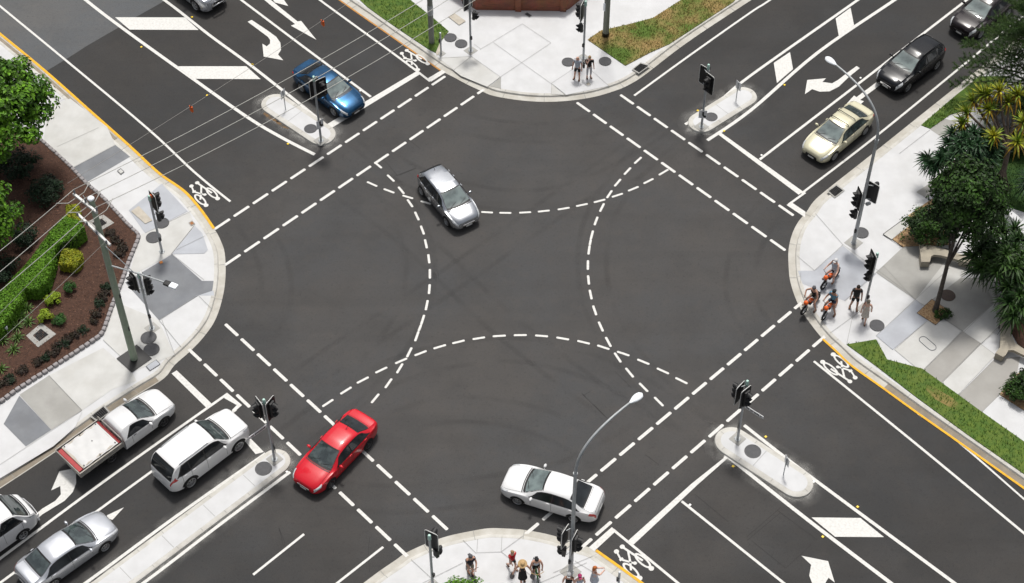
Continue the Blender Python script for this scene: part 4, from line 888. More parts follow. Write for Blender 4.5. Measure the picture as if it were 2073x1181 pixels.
for sg in (1, -1):
    sb = MB().box((cx_, sg * tw, .99), (tl, .035, .30), bev=.01)
    for k in range(5): sb.box((tx0 - .25 - k * .5, sg * (tw + .025), .98), (.05, .03, .26))
    sb.box((cx_, sg * (tw + .022), 1.11), (tl, .028, .04)); sb.box((cx_, sg * (tw + .022), .90), (tl, .028, .03))
    obj('side_board', sb, 'tray', ur)
    obj('mudguard', MB().tube([(uo - 3.99 - .42 * cos(t), sg * .78, .36 + .42 * sin(t)) for t in (0.1, .6, 1.1, 1.57, 2.0, 2.5, 3.0)], .03, 6), 'trim', ur)
obj('tail_board', MB().box((tx1, 0, .99), (.035, tw * 2 + .04, .30), bev=.01), 'tray', ur)
obj('red_end_strip', MB().box((tx1 + .16, 0, 1.02), (.22, tw * 1.75, .16)), 'tray_red', ur)
obj('front_strip', MB().box((tx0 - .12, 0, 1.04), (.12, tw * 1.8, .18)), 'tray_red', ur)
hb = MB().tube([(tx0 - .02, -tw, .84), (tx0 - .02, -tw, 1.34), (tx0 - .02, -tw + .06, 1.40), (tx0 - .02, tw - .06, 1.40), (tx0 - .02, tw, 1.34), (tx0 - .02, tw, .84)], .03, 6)
for k in range(5): hb.tube([(tx0 - .02, -.6 + k * .3, .84), (tx0 - .02, -.6 + k * .3, 1.40)], .015, 5)
obj('head_board', hb, 'tray', ur)
tp = MB(); rows = []
for i in range(17):
    row = []
    for j in range(11):
        x = tx0 - .20 - (tl - .50) * i / 16; y = -tw * .90 + tw * 1.80 * j / 10
        row.append((x, y, 1.185 + .018 * sin(i * 1.3 + j * .8) * (0 < i < 16) - (.05 if i in (0, 16) or j in (0, 10) else 0)))
    rows.append(row)
tp.grid(rows); obj('load_sheet', tp, 'tarp', ur, smooth=60)
rp = MB()
for i, j in ((.05, -.8), (.05, .8), (.5, -.84), (.5, .84), (.95, -.8), (.95, .8), (.4, .1)): rp.box((tx0 - .2 - (tl - .5) * i, j * tw, 1.20), (.05, .05, .03))
obj('tie_clip', rp, 'trim', ur)
obj('load', MB().box((cx_, 0, 1.0), (tl - .55, tw * 1.7, .32)), 'lid_beige', ur)
# ================================================================ people, bikes and what they carry
M['skin1'] = mat('skin_tan', (.56, .32, .23), rough=.6); M['skin2'] = mat('skin_pale', (.66, .42, .33), rough=.6); M['skin3'] = mat('skin_brown', (.40, .22, .15), rough=.6)
for n_, c_ in (('navy', (.014, .016, .03)), ('blackc', (.012, .012, .013)), ('greyt', (.46, .50, .56)), ('white_c', (.66, .66, .66)), ('red_c', (.50, .012, .02)), ('blue_c', (.10, .27, .40)), ('denim', (.05, .07, .11)),
               ('cream_c', (.60, .54, .48)), ('khaki', (.25, .22, .17)), ('hair_dk', (.02, .014, .01)), ('hair_bl', (.33, .22, .11)), ('hair_or', (.50, .15, .04)), ('straw', (.52, .35, .17)), ('pink_c', (.60, .06, .20)),
               ('pants_w', (.60, .60, .62)), ('grey_d', (.09, .09, .10)), ('sandal', (.14, .08, .05)), ('green_b', (.06, .22, .06)), ('bag_c', (.16, .15, .15))):
    M[n_] = mat(n_ + '_fabric', c_, tuple(x * .8 for x in c_), 14, .8)
def skin_mesh(name, verts, edges, radii, levels=1):
    me = bpy.data.meshes.new(name); me.from_pydata(verts, edges, []); o = bpy.data.objects.new('tmp', me); COL.objects.link(o)
    m = o.modifiers.new('s', 'SKIN'); m.use_smooth_shade = True
    for i, r in enumerate(radii):
        d = me.skin_vertices[0].data[i]; d.radius = (r, r) if not isinstance(r, tuple) else r; d.use_root = (i == 0)
    if levels: sm = o.modifiers.new('u', 'SUBSURF'); sm.levels = levels; sm.render_levels = levels
    dg = bpy.context.evaluated_depsgraph_get(); out = bpy.data.meshes.new_from_object(o.evaluated_get(dg)); out.name = name
    bpy.data.objects.remove(o); bpy.data.meshes.remove(me)
    out.materials.clear()
    return out
def join_mb(me, mb):
    """append loose detail (fingers, nose, ears) to a body mesh"""
    b = bmesh.new(); b.from_mesh(me); n = len(b.verts)
    vs = [b.verts.new(p) for p in mb.v]
    for f in mb.f:
        try: b.faces.new([vs[i] for i in f]).smooth = True
        except ValueError: pass
    b.to_mesh(me); b.free(); return me
def person(label, loc, rz, skin='skin1', arms=None, legs=None, lean=0.0, pz=.94, tz=0.0, head_turn=0.0, h=1.75, top=None, sleeve=.45, bottom=None, blen=.55, dress=None, hair='hair_dk', hat=None, shoes='sandal', long_hair=False, build=1.0, group='people waiting at the crossing'):
    """forward +x, left +y; arms/legs = {1:(elbow, wrist), -1:(...)} / {1:(knee, ankle)} in metres at 1.75 m height, arms before the lean"""
    k = h / 1.75; root = thing('person', label, 'person', loc, rz, group)
    A = {1: ((-.03, .25, 1.13), (.07, .27, .88)), -1: ((-.03, -.25, 1.13), (.07, -.27, .88))}; A.update(arms or {})
    Lg = {1: ((.03, .11, .50), (-.01, .11, .09)), -1: ((.03, -.11, .50), (-.01, -.11, .09))}; Lg.update(legs or {})
    R = Matrix.Rotation(lean, 3, 'Y'); pel = Vector((0, 0, pz)); up = lambda p: pel + R @ (Vector(p) - Vector((0, 0, .94)))
    V = [pel, up((0, 0, 1.10)), up((0, 0, 1.30)), up((-.01, 0, 1.455)), up((.005, 0, 1.53))]
    hc = up((.015, 0, 1.53)); Rh = Matrix.Rotation(head_turn, 3, 'Z') @ Matrix.Rotation(tz, 3, 'Y')
    hd = lambda p: hc + Rh @ Vector(p)
    V += [hd((.025, 0, .09)), hd((.012, 0, .185))]
    b = build
    r = [.13 * b, .118 * b, .138 * b, .090, .058, .098, .076]; E = [(0, 1), (1, 2), (2, 3), (3, 4), (4, 5), (5, 6)]
    W = {}
    for s in (1, -1):
        sh = up((0, .175 * s * (.5 + b / 2), 1.405)); el, wr = up(A[s][0]), up(A[s][1]); d = (wr - el).normalized(); palm = wr + d * .085; n0 = len(V)
        V += [sh, el, wr, palm]; r += [.066, .048, .034, .040]; E += [(3, n0), (n0, n0 + 1), (n0 + 1, n0 + 2), (n0 + 2, n0 + 3)]
        hp = pel + Vector((0, .088 * s, -.05)); kn, an = Vector(Lg[s][0]), Vector(Lg[s][1]); n1 = len(V)
        toe = an + Vector((.16, .02 * s, -.055)); toe.z = max(toe.z, .035) if an.z < .15 else an.z - .05
        V += [hp, kn, an, toe]; r += [.094 * b, .064, .046, .036]; E += [(0, n1), (n1, n1 + 1), (n1 + 1, n1 + 2), (n1 + 2, n1 + 3)]
        W[s] = (sh, el, wr, palm, d, hp, kn, an, toe)
    me = skin_mesh('body', [v * k for v in V], E, [x * k for x in r])
    ex = MB()
    for s in (1, -1):
        sh, el, wr, palm, d, hp, kn, an, toe = W[s]
        side = d.cross(Vector((0, 0, 1))); side = side.normalized() if side.length > .1 else Vector((1, 0, 0)); cur = side.cross(d).normalized() * (-1)
        if cur.z > 0: cur = -cur
        for i, ln in enumerate((.058, .072, .078, .070)):
            p0 = palm + side * (.026 - .0175 * i) + d * .005; p1 = p0 + d * ln * .55 + cur * .008; p2 = p1 + d * ln * .35 + cur * .026
            ex.tube([p * k for p in (p0, p1, p2)], [.0095 * k, .009 * k, .007 * k], 5)
        t0 = wr + d * .03 + side * (.024 * s); ex.tube([p * k for p in (t0, t0 + side * .026 * s + d * .03, t0 + side * .03 * s + d * .062 + cur * .012)], [.012 * k, .010 * k, .008 * k], 5)
        ex.ell(hd((.01, .088 * s, .085)) * k, (.016, .010, .028), 6, 4)
    ex.ell(hd((.118, 0, .080)) * k, (.020, .014, .022), 6, 4)
    obj('body', join_mb(me, ex), skin, root)
    fm = MB()
    for s in (1, -1): fm.ell(hd((.104, .034 * s, .105)) * k, (.010, .014, .008), 6, 4)
    fm.ell(hd((.103, 0, .035)) * k, (.008, .022, .006), 6, 4); obj('facial_features', fm, 'hair_dk', root)
    if top:
        vv = [pel + R @ Vector((0, 0, -.07)), V[1], V[2], V[3]]; rr = [.165 * b, .155 * b, .172 * b, .098]; ee = [(0, 1), (1, 2), (2, 3)]
        for s in (1, -1):
            sh, el = W[s][0], W[s][1]; n0 = len(vv)
            if sleeve > 0: vv += [sh, sh.lerp(el, sleeve)]; rr += [.092, .080]; ee += [(3, n0), (n0, n0 + 1)]
            else: vv += [sh.lerp(V[3], .35)]; rr += [.070]; ee += [(3, n0)]
        obj('top', skin_mesh('top', [v * k for v in vv], ee, [x * k for x in rr]), top, root)
    if bottom:
        vv = [pel + R @ Vector((0, 0, .06)), pel]; rr = [.142 * b, .146 * b]; ee = [(0, 1)]
        for s in (1, -1):
            hp, kn, an = W[s][5:8]; n0 = len(vv)
            if blen <= 1: vv += [hp, hp.lerp(kn, max(.35, blen))]; rr += [.108 * b, .088]; ee += [(1, n0), (n0, n0 + 1)]
            else: vv += [hp, kn, kn.lerp(an, blen - 1)]; rr += [.108 * b, .076, .062]; ee += [(1, n0), (n0, n0 + 1), (n0 + 1, n0 + 2)]
        obj('legwear', skin_mesh('legwear', [v * k for v in vv], ee, [x * k for x in rr]), bottom, root)
    if dress:
        vv = [pel, V[1], V[2], V[3]]; rr = [.150 * b, .130 * b, .148 * b, .080]; ee = [(0, 1), (1, 2), (2, 3)]
        dm = skin_mesh('dress', [v * k for v in vv], ee, [x * k for x in rr]); kn = (W[1][6] + W[-1][6]) / 2
        sk = MB().tube([p * k for p in (pel + Vector((0, 0, .12)), pel, pel.lerp(kn, .5) , kn + Vector((0, 0, .03)))], [.125 * k * b, .165 * k * b, .195 * k, .225 * k], 14, caps=False)
        obj('dress', join_mb(dm, sk), dress, root)
    hm = MB(); Rk = Rh
    hm.ell(hd((-.008, 0, .135)) * k, (.108 * k, .096 * k, .085 * k), 12, 7, Rk)
    if long_hair: hm.ell(hd((-.065, 0, .03)) * k, (.055 * k, .088 * k, .16 * k), 10, 6, Rk)
    if hair: obj('hair', hm, hair, root, smooth=180)
    if hat:
        kind, hm_ = hat; q = MB()
        q.ell(hd((.0, 0, .155)) * k, (.115 * k, .105 * k, .085 * k), 12, 7, Rk)
        if kind == 'brim': q.lathe([(.10 * k, .0), (.215 * k, -.02 * k), (.218 * k, -.026 * k), (.10 * k, -.012 * k)], 16, Matrix.Translation(hd((0, 0, .145)) * k) @ Rk.to_4x4())
        elif kind == 'cap': q.box(hd((.13, 0, .125)) * k, (.12 * k, .15 * k, .015 * k), rot=Rk, bev=.006)
        elif kind == 'back': q.box(hd((-.13, 0, .115)) * k, (.10 * k, .14 * k, .015 * k), rot=Rk, bev=.006)
        obj('helmet' if kind == 'helmet' else 'hat', q, hm_, root, smooth=50)
    if shoes:
        for s in (1, -1):
            sm = MB(); an, toe = W[s][7], W[s][8]; c = an.lerp(toe, .5); d = (toe - an); t = atan2(d.y, d.x)
            sm.box(Vector((c.x, c.y, min(c.z, an.z - .03) - .012)) * k, (.27 * k, .10 * k, .05 * k), rz=t, bev=.02)
            obj('shoe', sm, shoes, root)
    return root, W, k
def wheel_ring(parent, x, z, r, w, spoke='rim', lean=0.0):
    A = Matrix.Translation((x, 0, z)) @ Matrix.Rotation(lean, 4, 'Z') @ Matrix.Rotation(pi / 2, 4, 'X')
    t = MB().lathe([(r - w, -w * .4), (r - w * .35, -w * .5), (r, 0), (r - w * .35, w * .5), (r - w, w * .4), (r - w, -w * .4)], 18).xf(A)
    o = obj('wheel', t, 'tyre', parent, smooth=60)
    s = MB().lathe([(r - w * 1.05, -.012), (r - w * 1.05, .012), (r - w * 1.4, .012), (r - w * 1.4, -.012), (r - w * 1.05, -.012)], 18)
    for i in range(6): s.tube([(0, 0, 0), ((r - w) * cos(i * pi / 3), (r - w) * sin(i * pi / 3), 0)], .006, 4)
    s.lathe([(0, -.05), (.05, -.04), (.05, .04), (0, .05)], 10); obj('rim', s.xf(A), spoke, o)
M['frame_blk'] = mat('bike_frame_black', (.02, .02, .022), rough=.4)
def moped(label, loc, rz):
    r = thing('electric_bike', label, 'electric bike', loc, rz, 'orange electric bikes at the kerb')
    wheel_ring(r, .56, .29, .29, .10, 'rim'); wheel_ring(r, -.56, .29, .29, .10, 'rim')
    f = MB().tube([(.40, 0, .80), (.30, 0, .58), (.05, 0, .42), (-.25, 0, .42), (-.56, 0, .30)], .035, 7); f.tube([(-.25, 0, .42), (-.30, 0, .74), (-.52, 0, .76)], .03, 7); f.tube([(.38, 0, .72), (-.28, 0, .70)], .028, 7)
    f.tube([(-.52, 0, .74), (-.56, 0, .30)], .022, 6); f.box((-.02, 0, .45), (.34, .16, .20), bev=.04); obj('frame', f, 'frame_blk', r, smooth=60)
    for s in (1, -1): obj('fork', MB().tube([(.56, .07 * s, .29), (.44, .07 * s, .72), (.38, .05 * s, .90)], .018, 6), 'galv', r, smooth=60)
    obj('handlebar', MB().tube([(.26, .34, .99), (.34, .20, 1.0), (.37, 0, .93), (.34, -.20, 1.0), (.26, -.34, .99)], .016, 6), 'frame_blk', r, smooth=60)
    obj('headlight', MB().ell((.50, 0, .84), (.12, .13, .13), 12, 8), 'orange', r, smooth=180)
    obj('side_cover', MB().ell((.06, 0, .66), (.20, .11, .10), 12, 7), 'orange', r, smooth=180)
    obj('saddle', MB().box((-.34, 0, .79), (.50, .20, .09), bev=.04), 'trim', r, smooth=60)
    g = MB().tube([(.56 + .33 * cos(t), 0, .29 + .33 * sin(t)) for t in (.3, .8, 1.3, 1.8, 2.3)], .03, 5); g.tube([(-.56 + .33 * cos(t), 0, .29 + .33 * sin(t)) for t in (.8, 1.3, 1.8, 2.3, 2.8)], .03, 5); obj('mudguard', g, 'trim', r)
    return r
RIDE = dict(arms={1: ((.20, .31, 1.16), (.33, .33, 1.12)), -1: ((.20, -.31, 1.16), (.33, -.33, 1.12))}, legs={1: ((.34, .24, .58), (.22, .33, .09)), -1: ((.34, -.24, .58), (.22, -.33, .09))}, lean=radians(14), pz=.87)
def rider(label, blabel, Fp, Rp, **k):
    f, r = G(*Fp, KZ), G(*Rp, KZ); h = ang(r, f); u = Vector((cos(h), sin(h), 0)); m = f - u * .56
    moped(blabel, (m.x, m.y, KZ + .002), h)
    q = m - u * .27; a = dict(RIDE); a.update(k); person(label, (q.x, q.y, KZ + .002), h, group='riders on orange electric bikes', **a)
rider('person in a white cap and pale grey top astride the rearmost orange bike', 'orange electric bike furthest back from the kerb', (1666, 585), (1690, 562), skin='skin2', top='greyt', sleeve=.0, bottom='white_c', blen=.5, hat=('cap', 'white_c'), hair='hair_bl', lean=radians(4), build=1.1, legs={1: ((.36, .22, .62), (.26, .22, .28)), -1: ((.30, -.26, .56), (.14, -.36, .09))})
rider('person in a black singlet and grey cap on the electric bike nearest the kerb edge', 'electric bike with its front wheel over the kerb edge', (1626, 636), (1652, 611), skin='skin1', top='blackc', sleeve=0, bottom='khaki', blen=.6, hat=('back', 'grey_d'), lean=radians(22), head_turn=.5, arms={1: ((.20, .33, 1.16), (.33, .33, 1.12)), -1: ((.12, -.42, 1.18), (.36, -.34, 1.10))})
rider('person in a light blue patterned shirt and black cap on an orange bike', 'orange electric bike beside the walking couple', (1667, 647), (1686, 622), skin='skin3', top='blue_c', sleeve=.4, bottom='denim', blen=.6, hat=('back', 'blackc'))
def foot(px, py): return G(px, py, KZ + .002)
def byhead(px, py, h=1.66): q = G(px, py, KZ + h); q.z = KZ + .002; return q
person('bald person in a grey polo shirt and black shorts on the north corner', foot(1168, 160), radians(-105), skin='skin1', top='greyt', bottom='blackc', blen=.85, hair=None, shoes='sandal', build=1.1, group='couple on the north corner',
       legs={1: ((.04, .13, .50), (.02, .14, .09)), -1: ((.02, -.12, .50), (-.04, -.16, .09))})
person('person in a black top and white trousers shading their eyes with a hand', foot(1192, 157), radians(-80), skin='skin2', h=1.66, top='blackc', sleeve=.9, bottom='pants_w', blen=1.75, hair='hair_bl', long_hair=True, group='couple on the north corner',
       arms={-1: ((.17, -.23, 1.20), (.13, -.06, 1.50))})
tb = foot(1192, 157); hb_ = thing('shoulder_bag', 'black shoulder bag hanging beside the person in a black top', 'bag', (tb.x - .32, tb.y - .02, KZ + .80))
obj('pouch', MB().box((0, 0, .16), (.12, .30, .26), bev=.04), 'blackc', hb_); obj('strap', MB().tube([(0, -.12, .28), (.12, -.05, .48), (.14, .04, .48), (0, .12, .28)], .012, 5), 'blackc', hb_)
person('person in a black t-shirt and black shorts waiting beside the signal pole', foot(1728, 624), radians(-100), skin='skin3', h=1.80, top='blackc', sleeve=.6, bottom='blackc', blen=.85, build=1.12, group='pedestrians on the east corner',
       legs={1: ((.05, .13, .50), (.05, .15, .09)), -1: ((.04, -.14, .50), (-.06, -.19, .09))})
person('person in a pale floral dress walking in sandals', foot(1749, 650), radians(-112), skin='skin2', h=1.65, dress='cream_c', hair='hair_dk', hat=('cap', 'khaki'), group='pedestrians on the east corner',
       legs={1: ((.20, .09, .52), (.18, .09, .09)), -1: ((.02, -.09, .50), (-.24, -.09, .12))}, arms={1: ((-.10, .24, 1.15), (-.08, .26, .92)), -1: ((.04, -.24, 1.14), (.16, -.25, .93))})
# south corner
q = byhead(951, 1124, 1.66)
person('person in a dark navy polo and cap riding a kick scooter', q, radians(-62), skin='skin1', top='navy', sleeve=.5, bottom='khaki', blen=.8, hat=('back', 'grey_d'), group='people on the south corner',
       arms={1: ((.18, .22, 1.16), (.38, .10, 1.06)), -1: ((.12, -.22, 1.14), (.36, -.10, 1.05))}, lean=radians(6), legs={1: ((.10, .08, .52), (.04, .06, .17)), -1: ((-.02, -.08, .52), (-.14, -.05, .17))})
sc_ = thing('kick_scooter', 'black kick scooter under the person in the navy polo', 'scooter', (q.x, q.y, KZ), radians(-62))
obj('deck', MB().box((.05, 0, .10), (.62, .14, .035), bev=.01), 'trim', sc_); obj('stem', MB().tube([(.42, 0, .12), (.40, 0, 1.04)], .018, 6), 'galv', sc_); obj('handlebar', MB().tube([(.40, -.22, 1.04), (.40, .22, 1.04)], .014, 6), 'frame_blk', sc_)
wheel_ring(sc_, .46, .11, .11, .05, 'rim_d'); wheel_ring(sc_, -.34, .11, .11, .05, 'rim_d')
person('young person in a red t-shirt and dark shorts walking away from the kerb', byhead(1037, 1118, 1.42), radians(-50), skin='skin2', h=1.52, top='red_c', sleeve=.5, bottom='blackc', blen=.7, hair='hair_bl', group='people on the south corner',
       legs={1: ((.16, .09, .52), (.12, .09, .09)), -1: ((-.05, -.09, .50), (-.32, -.09, .18))}, arms={1: ((-.12, .24, 1.16), (-.10, .26, .92)), -1: ((.08, -.23, 1.14), (.22, -.22, .98))})
q = byhead(1057.5, 1139, 1.62)
person('person in a black dress and straw hat carrying bags', q, radians(-84), skin='skin1', h=1.70, dress='blackc', hair='hair_dk', hat=('brim', 'straw'), group='people on the south corner', tz=radians(20),
       legs={1: ((.06, .09, .50), (-.10, .09, .12)), -1: ((.22, -.08, .52), (.24, -.07, .09))}, arms={1: ((-.02, .31, 1.14), (.06, .42, .92)), -1: ((-.02, -.31, 1.14), (.04, -.42, .92))})
for sx in (1, -1):
    bg = thing('shopping_bag', 'grey shopping bag held in the %s hand of the person in the straw hat' % ('left' if sx > 0 else 'right'), 'bag', q + Vector((sx * .46, -.03, .36)), 0, 'shopping bags')
    obj('sack', MB().lathe([(0, 0), (.10, .02), (.12, .12), (.07, .28), (.03, .40)], 12), 'bag_c', bg, smooth=180); obj('bag_handle', MB().tube([(-.05, 0, .42), (0, 0, .54), (.05, 0, .42)], .012, 5), 'bag_c', bg)
q = byhead(1085, 1124, 1.66); hh = radians(-82)
person('person in a grey singlet and black cap riding a green bicycle', q, hh, skin='skin1', top='greyt', sleeve=0, bottom='blackc', blen=.7, hat=('back', 'blackc'), group='people on the south corner', lean=radians(22), pz=.98,
       arms={1: ((.16, .27, 1.14), (.30, .25, .98)), -1: ((.16, -.27, 1.14), (.30, -.25, .98))}, legs={1: ((.30, .12, .72), (.16, .12, .32)), -1: ((.18, -.12, .56), (.10, -.12, .14))})
bc = thing('bicycle', 'green bicycle ridden by the person in the grey singlet', 'bicycle', (q.x + .22 * cos(hh), q.y + .22 * sin(hh), KZ), hh)
wheel_ring(bc, .52, .34, .34, .045, 'rim'); wheel_ring(bc, -.52, .34, .34, .045, 'rim')
obj('frame', MB().tube([(.40, 0, .92), (.36, 0, .62), (-.10, 0, .30), (-.52, 0, .34), (-.22, 0, .82), (.37, 0, .78)], .024, 6).tube([(-.10, 0, .30), (-.24, 0, .90)], .022, 6), 'green_b', bc)
obj('fork', MB().tube([(.40, 0, .90), (.45, 0, .62), (.52, 0, .34)], .022, 6), 'green_b', bc)
obj('handlebar', MB().tube([(.28, .30, 1.0), (.38, .14, 1.02), (.40, 0, .98), (.38, -.14, 1.02), (.28, -.30, 1.0)], .015, 6), 'straw', bc); obj('saddle', MB().box((-.24, 0, .93), (.26, .15, .06), bev=.025), 'trim', bc)
q = byhead(1152, 1164, 1.66)
person('person in a white cap and black singlet at the foot of the street lamp', q, radians(80), skin='skin1', top='blackc', sleeve=0, bottom='khaki', blen=.7, hat=('back', 'white_c'), group='people on the south corner')
person('person in a pink cap and grey singlet beside the street lamp', byhead(1174, 1167, 1.56), radians(100), skin='skin2', h=1.65, top='greyt', sleeve=0, bottom='denim', blen=.6, hat=('back', 'pink_c'), hair='hair_bl', long_hair=True, group='people on the south corner')
person('person with orange hair in a grey dress holding a phone out', byhead(1204, 1149, 1.6), radians(20), skin='skin2', h=1.66, dress='greyt', hair='hair_or', long_hair=True, group='people on the south corner',
       arms={1: ((.20, .20, 1.20), (.40, .12, 1.22)), -1: ((.20, -.20, 1.20), (.40, -.10, 1.22))})
# ================================================================ street furniture
def proj(p):
    y = p[1] * _fw[0] + (p[2] - CAMH) * _fw[1]
    return (PW / 2 + FOC * p[0] / y, PH / 2 - FOC * (p[1] * _up[0] + (p[2] - CAMH) * _up[1]) / y)
def zat(base, py):
    lo, hi = 0.0, 30.0
    for _ in range(40):
        m = (lo + hi) / 2
        if proj((base.x, base.y, m))[1] > py: lo = m
        else: hi = m
    return lo
def cylface(mb, c, d, r0, r1, ln, n=10, half=False):
    """open hood (visor) pointing along d from c"""
    d = Vector(d).normalized(); s = d.cross(Vector((0, 0, 1))).normalized(); u = s.cross(d); c = Vector(c)
    rng = range(n + 1); a = [(-.15 * pi + 1.3 * pi * k / n) for k in rng]
    rows = [[c + (s * cos(t) + u * sin(t)) * r0 for t in a], [c + d * ln * (.45 + .55 * max(0, sin(t))) * 1.0 + (s * cos(t) + u * sin(t)) * r1 for t in a] if True else None]
    rows[1] = [c + d * (ln * (.5 + .5 * max(0, sin(t)))) + (s * cos(t) + u * sin(t)) * r1 for t in a]
    return mb.grid(rows)
def head(parent, pos, a, kind='traffic', border=True):
    """signal head on a bracket at pos looking along plan angle a"""
    d = Vector((cos(a), sin(a), 0)); s = Vector((-d.y, d.x, 0)); R = Matrix.Rotation(a, 3, 'Z'); pos = Vector(pos)
    n, pitch, w = (3, .34, .33) if kind == 'traffic' else (2, .28, .28)
    hs = MB(); H_ = n * pitch
    hs.box(pos + d * .10, (.17, w, H_), rot=R, bev=.03)
    o = obj('traffic_lantern' if kind == 'traffic' else 'pedestrian_lantern', hs, 'black', parent)
    for k in range(n):
        c = pos + Vector((0, 0, H_ / 2 - pitch * (k + .5))) + d * .19
        vz = MB(); lz = MB(); cylface(vz, c, d, w * .45, w * .43, .24); 
        m = Matrix.Translation(c + d * .005) @ (d.to_track_quat('Z', 'Y').to_matrix().to_4x4()); lz.lathe([(0, .02), (w * .28, .012), (w * .40, 0)], 12, m)
        obj('visor', vz, 'black', o, smooth=60); obj('lens', lz, 'lens_off', o)
    if kind == 'traffic':
        bw, bh = .66, 1.32; pl = []
        for cx, cy, t0 in ((bw / 2 - .1, bh / 2 - .1, 0), (-bw / 2 + .1, bh / 2 - .1, pi / 2), (-bw / 2 + .1, -bh / 2 + .1, pi), (bw / 2 - .1, -bh / 2 + .1, 1.5 * pi)):
            for q in range(4): t = t0 + q * pi / 6; pl.append((cx + .1 * cos(t), cy + .1 * sin(t)))
        def plate(x0, x1, g):
            f = lambda x, y, z: pos + d * x + s * y * g + Vector((0, 0, z * (1 - (1 - g) * .5)))
            mb = MB(); nn = len(pl); mb.v = [tuple(f(x0, *p)) for p in pl] + [tuple(f(x1, *p)) for p in pl]
            mb.f = [tuple(range(nn)), tuple(range(nn, 2 * nn))[::-1]] + [(i, nn + i, nn + (i + 1) % nn, (i + 1) % nn) for i in range(nn)]; return mb
        obj('backboard', plate(.03, .055, 1.0), 'black', o, fix=True)
        if border:
            mb = MB(); pts = [pos + d * .026 + s * p[0] + Vector((0, 0, p[1])) for p in pl]; mb.tube(pts + [pts[0]], .016, 5, caps=False); obj('white_border', mb, 'white_trim', o)
    return o
def baseplate(parent, r=.30, m='conc_m', rot=pi / 4, round_=False):
    mb = MB()
    if round_: mb.lathe([(0, .012), (.36, .012), (.36, 0)], 20)
    else: mb.box((0, 0, .006), (r * 2, r * 2, .012), rz=rot)
    obj('footing', mb, m, parent)
    f = MB().lathe([(0, .05), (.10, .05), (.16, .03), (.16, .012)], 12)
    for k in range(4): f.tube([(.13 * cos(k * pi / 2), .13 * sin(k * pi / 2), .02), (.13 * cos(k * pi / 2), .13 * sin(k * pi / 2), .085)], .016, 6)
    obj('base_flange', f, 'galv', parent)
def bracket(parent, a, b): obj('bracket', MB().tube([a, b], .022, 6), 'galv', parent)
SGRP = 'traffic signals at the crossing'
def signal(base, label, heads, h=4.15, z0=KZ, button=None, round_=False, sign=None, nameplate=None, box=False, name='traffic_signal', pole_r=.06):
    b = G(base[0], base[1], z0); r = thing(name, label, 'traffic signal', b, 0, SGRP)
    obj('pole', MB().tube([(0, 0, .0), (0, 0, 1.2), (0, 0, h)], [pole_r * 1.15, pole_r * 1.05, pole_r], 12), 'galv', r, smooth=60)
    obj('pole_cap', MB().lathe([(0, .17), (.055, .165), (.075, .12), (.085, -.16), (.06, -.20)], 12, Matrix.Translation((0, 0, h))), 'capgreen', r, smooth=60)
    baseplate(r, round_=round_)
    for kind, z, a, so in heads:
        a = radians(a); s = Vector((-sin(a), cos(a), 0)); d = Vector((cos(a), sin(a), 0)); p = s * so + d * .14 + Vector((0, 0, z)); H_ = .5 if kind == 'traffic' else .26
        head(r, p, a, kind)
        for q in (H_, -H_): bracket(r, (0, 0, z + q), p + Vector((0, 0, q)))
    if button is not None:
        a = radians(button); obj('push_button', MB().box((.09 * cos(a), .09 * sin(a), 1.05), (.10, .13, .24), rz=a, bev=.02), 'black', r)
    if sign:
        a, z, kind = sign; a = radians(a); R = Matrix.Rotation(a, 3, 'Z'); d = Vector((cos(a), sin(a), 0))
        o = obj('keep_left_sign', MB().box(d * .085 + Vector((0, 0, z)), (.012, .45, .60), rot=R, bev=.005), 'sign_white' if kind != 'black' else 'sign_black', r)
        s = Vector((-d.y, d.x, 0)); c = d * .094 + Vector((0, 0, z)); ar = MB()
        pts = [(-.04, .20), (.06, .20), (.06, -.02), (.13, -.09), (.18, -.04), (.18, -.22), (0, -.22), (.05, -.17), (-.04, -.08)]
        ar.poly([c + s * x + Vector((0, 0, y)) for x, y in pts]); obj('arrow', ar, 'sign_black' if kind != 'black' else 'sign_white', o)
    if nameplate:
        for a, z in nameplate:
            a = radians(a); d = Vector((cos(a), sin(a), 0)); R = Matrix.Rotation(a, 3, 'Z'); s = Vector((-d.y, d.x, 0))
            o = obj('street_name_plate', MB().box(d * .62 + Vector((0, 0, z)), (1.05, .03, .20), rot=R, bev=.008), 'sign_white', r)
            tx = MB()
            for sd_ in (1, -1):
                x = .20
                while x < 1.0:
                    w_ = random.uniform(.04, .07)
                    tx.box(d * (x + w_ / 2) + s * .017 * sd_ + Vector((0, 0, z)), (w_, .004, .09), rot=R); x += w_ + (.02 if random.random() > .2 else .08)
            obj('lettering', tx, 'sign_black', o)
    if box:
        obj('detector', MB().box((.10, .1, h + .05), (.16, .14, .20), rz=.4, bev=.03).tube([(0, 0, h - .2), (.1, .1, h)], .02, 6), 'orange', r)
    return r
signal((328, 510), 'signal pole on a round footing with an orange detector, on the west corner', [('traffic', 3.75, 38, -.02), ('ped', 2.62, 30, .0)], button=-40, round_=True, box=True)
signal((308, 665), 'two-headed signal pole beside the tall timber pole', [('traffic', 3.55, -140, -.30), ('traffic', 3.75, 15, -.25), ('ped', 2.95, -10, .12)], button=-60)
signal((953, 103), 'signal pole on the north corner by two round lids', [('traffic', 3.70, 135, -.02), ('ped', 2.75, -20, .05)], button=-60)
signal((1181, 118), 'signal pole behind the waiting couple', [('traffic', 3.55, 160, .05), ('ped', 2.45, 200, .05)], button=-120)
signal((650, 285), 'signal pole at the tip of the island beside the blue sedan', [('traffic', 3.85, 138, -.10), ('traffic', 4.0, -55, .30)], h=4.7, z0=.147, sign=(-50, 1.35, 'white'))
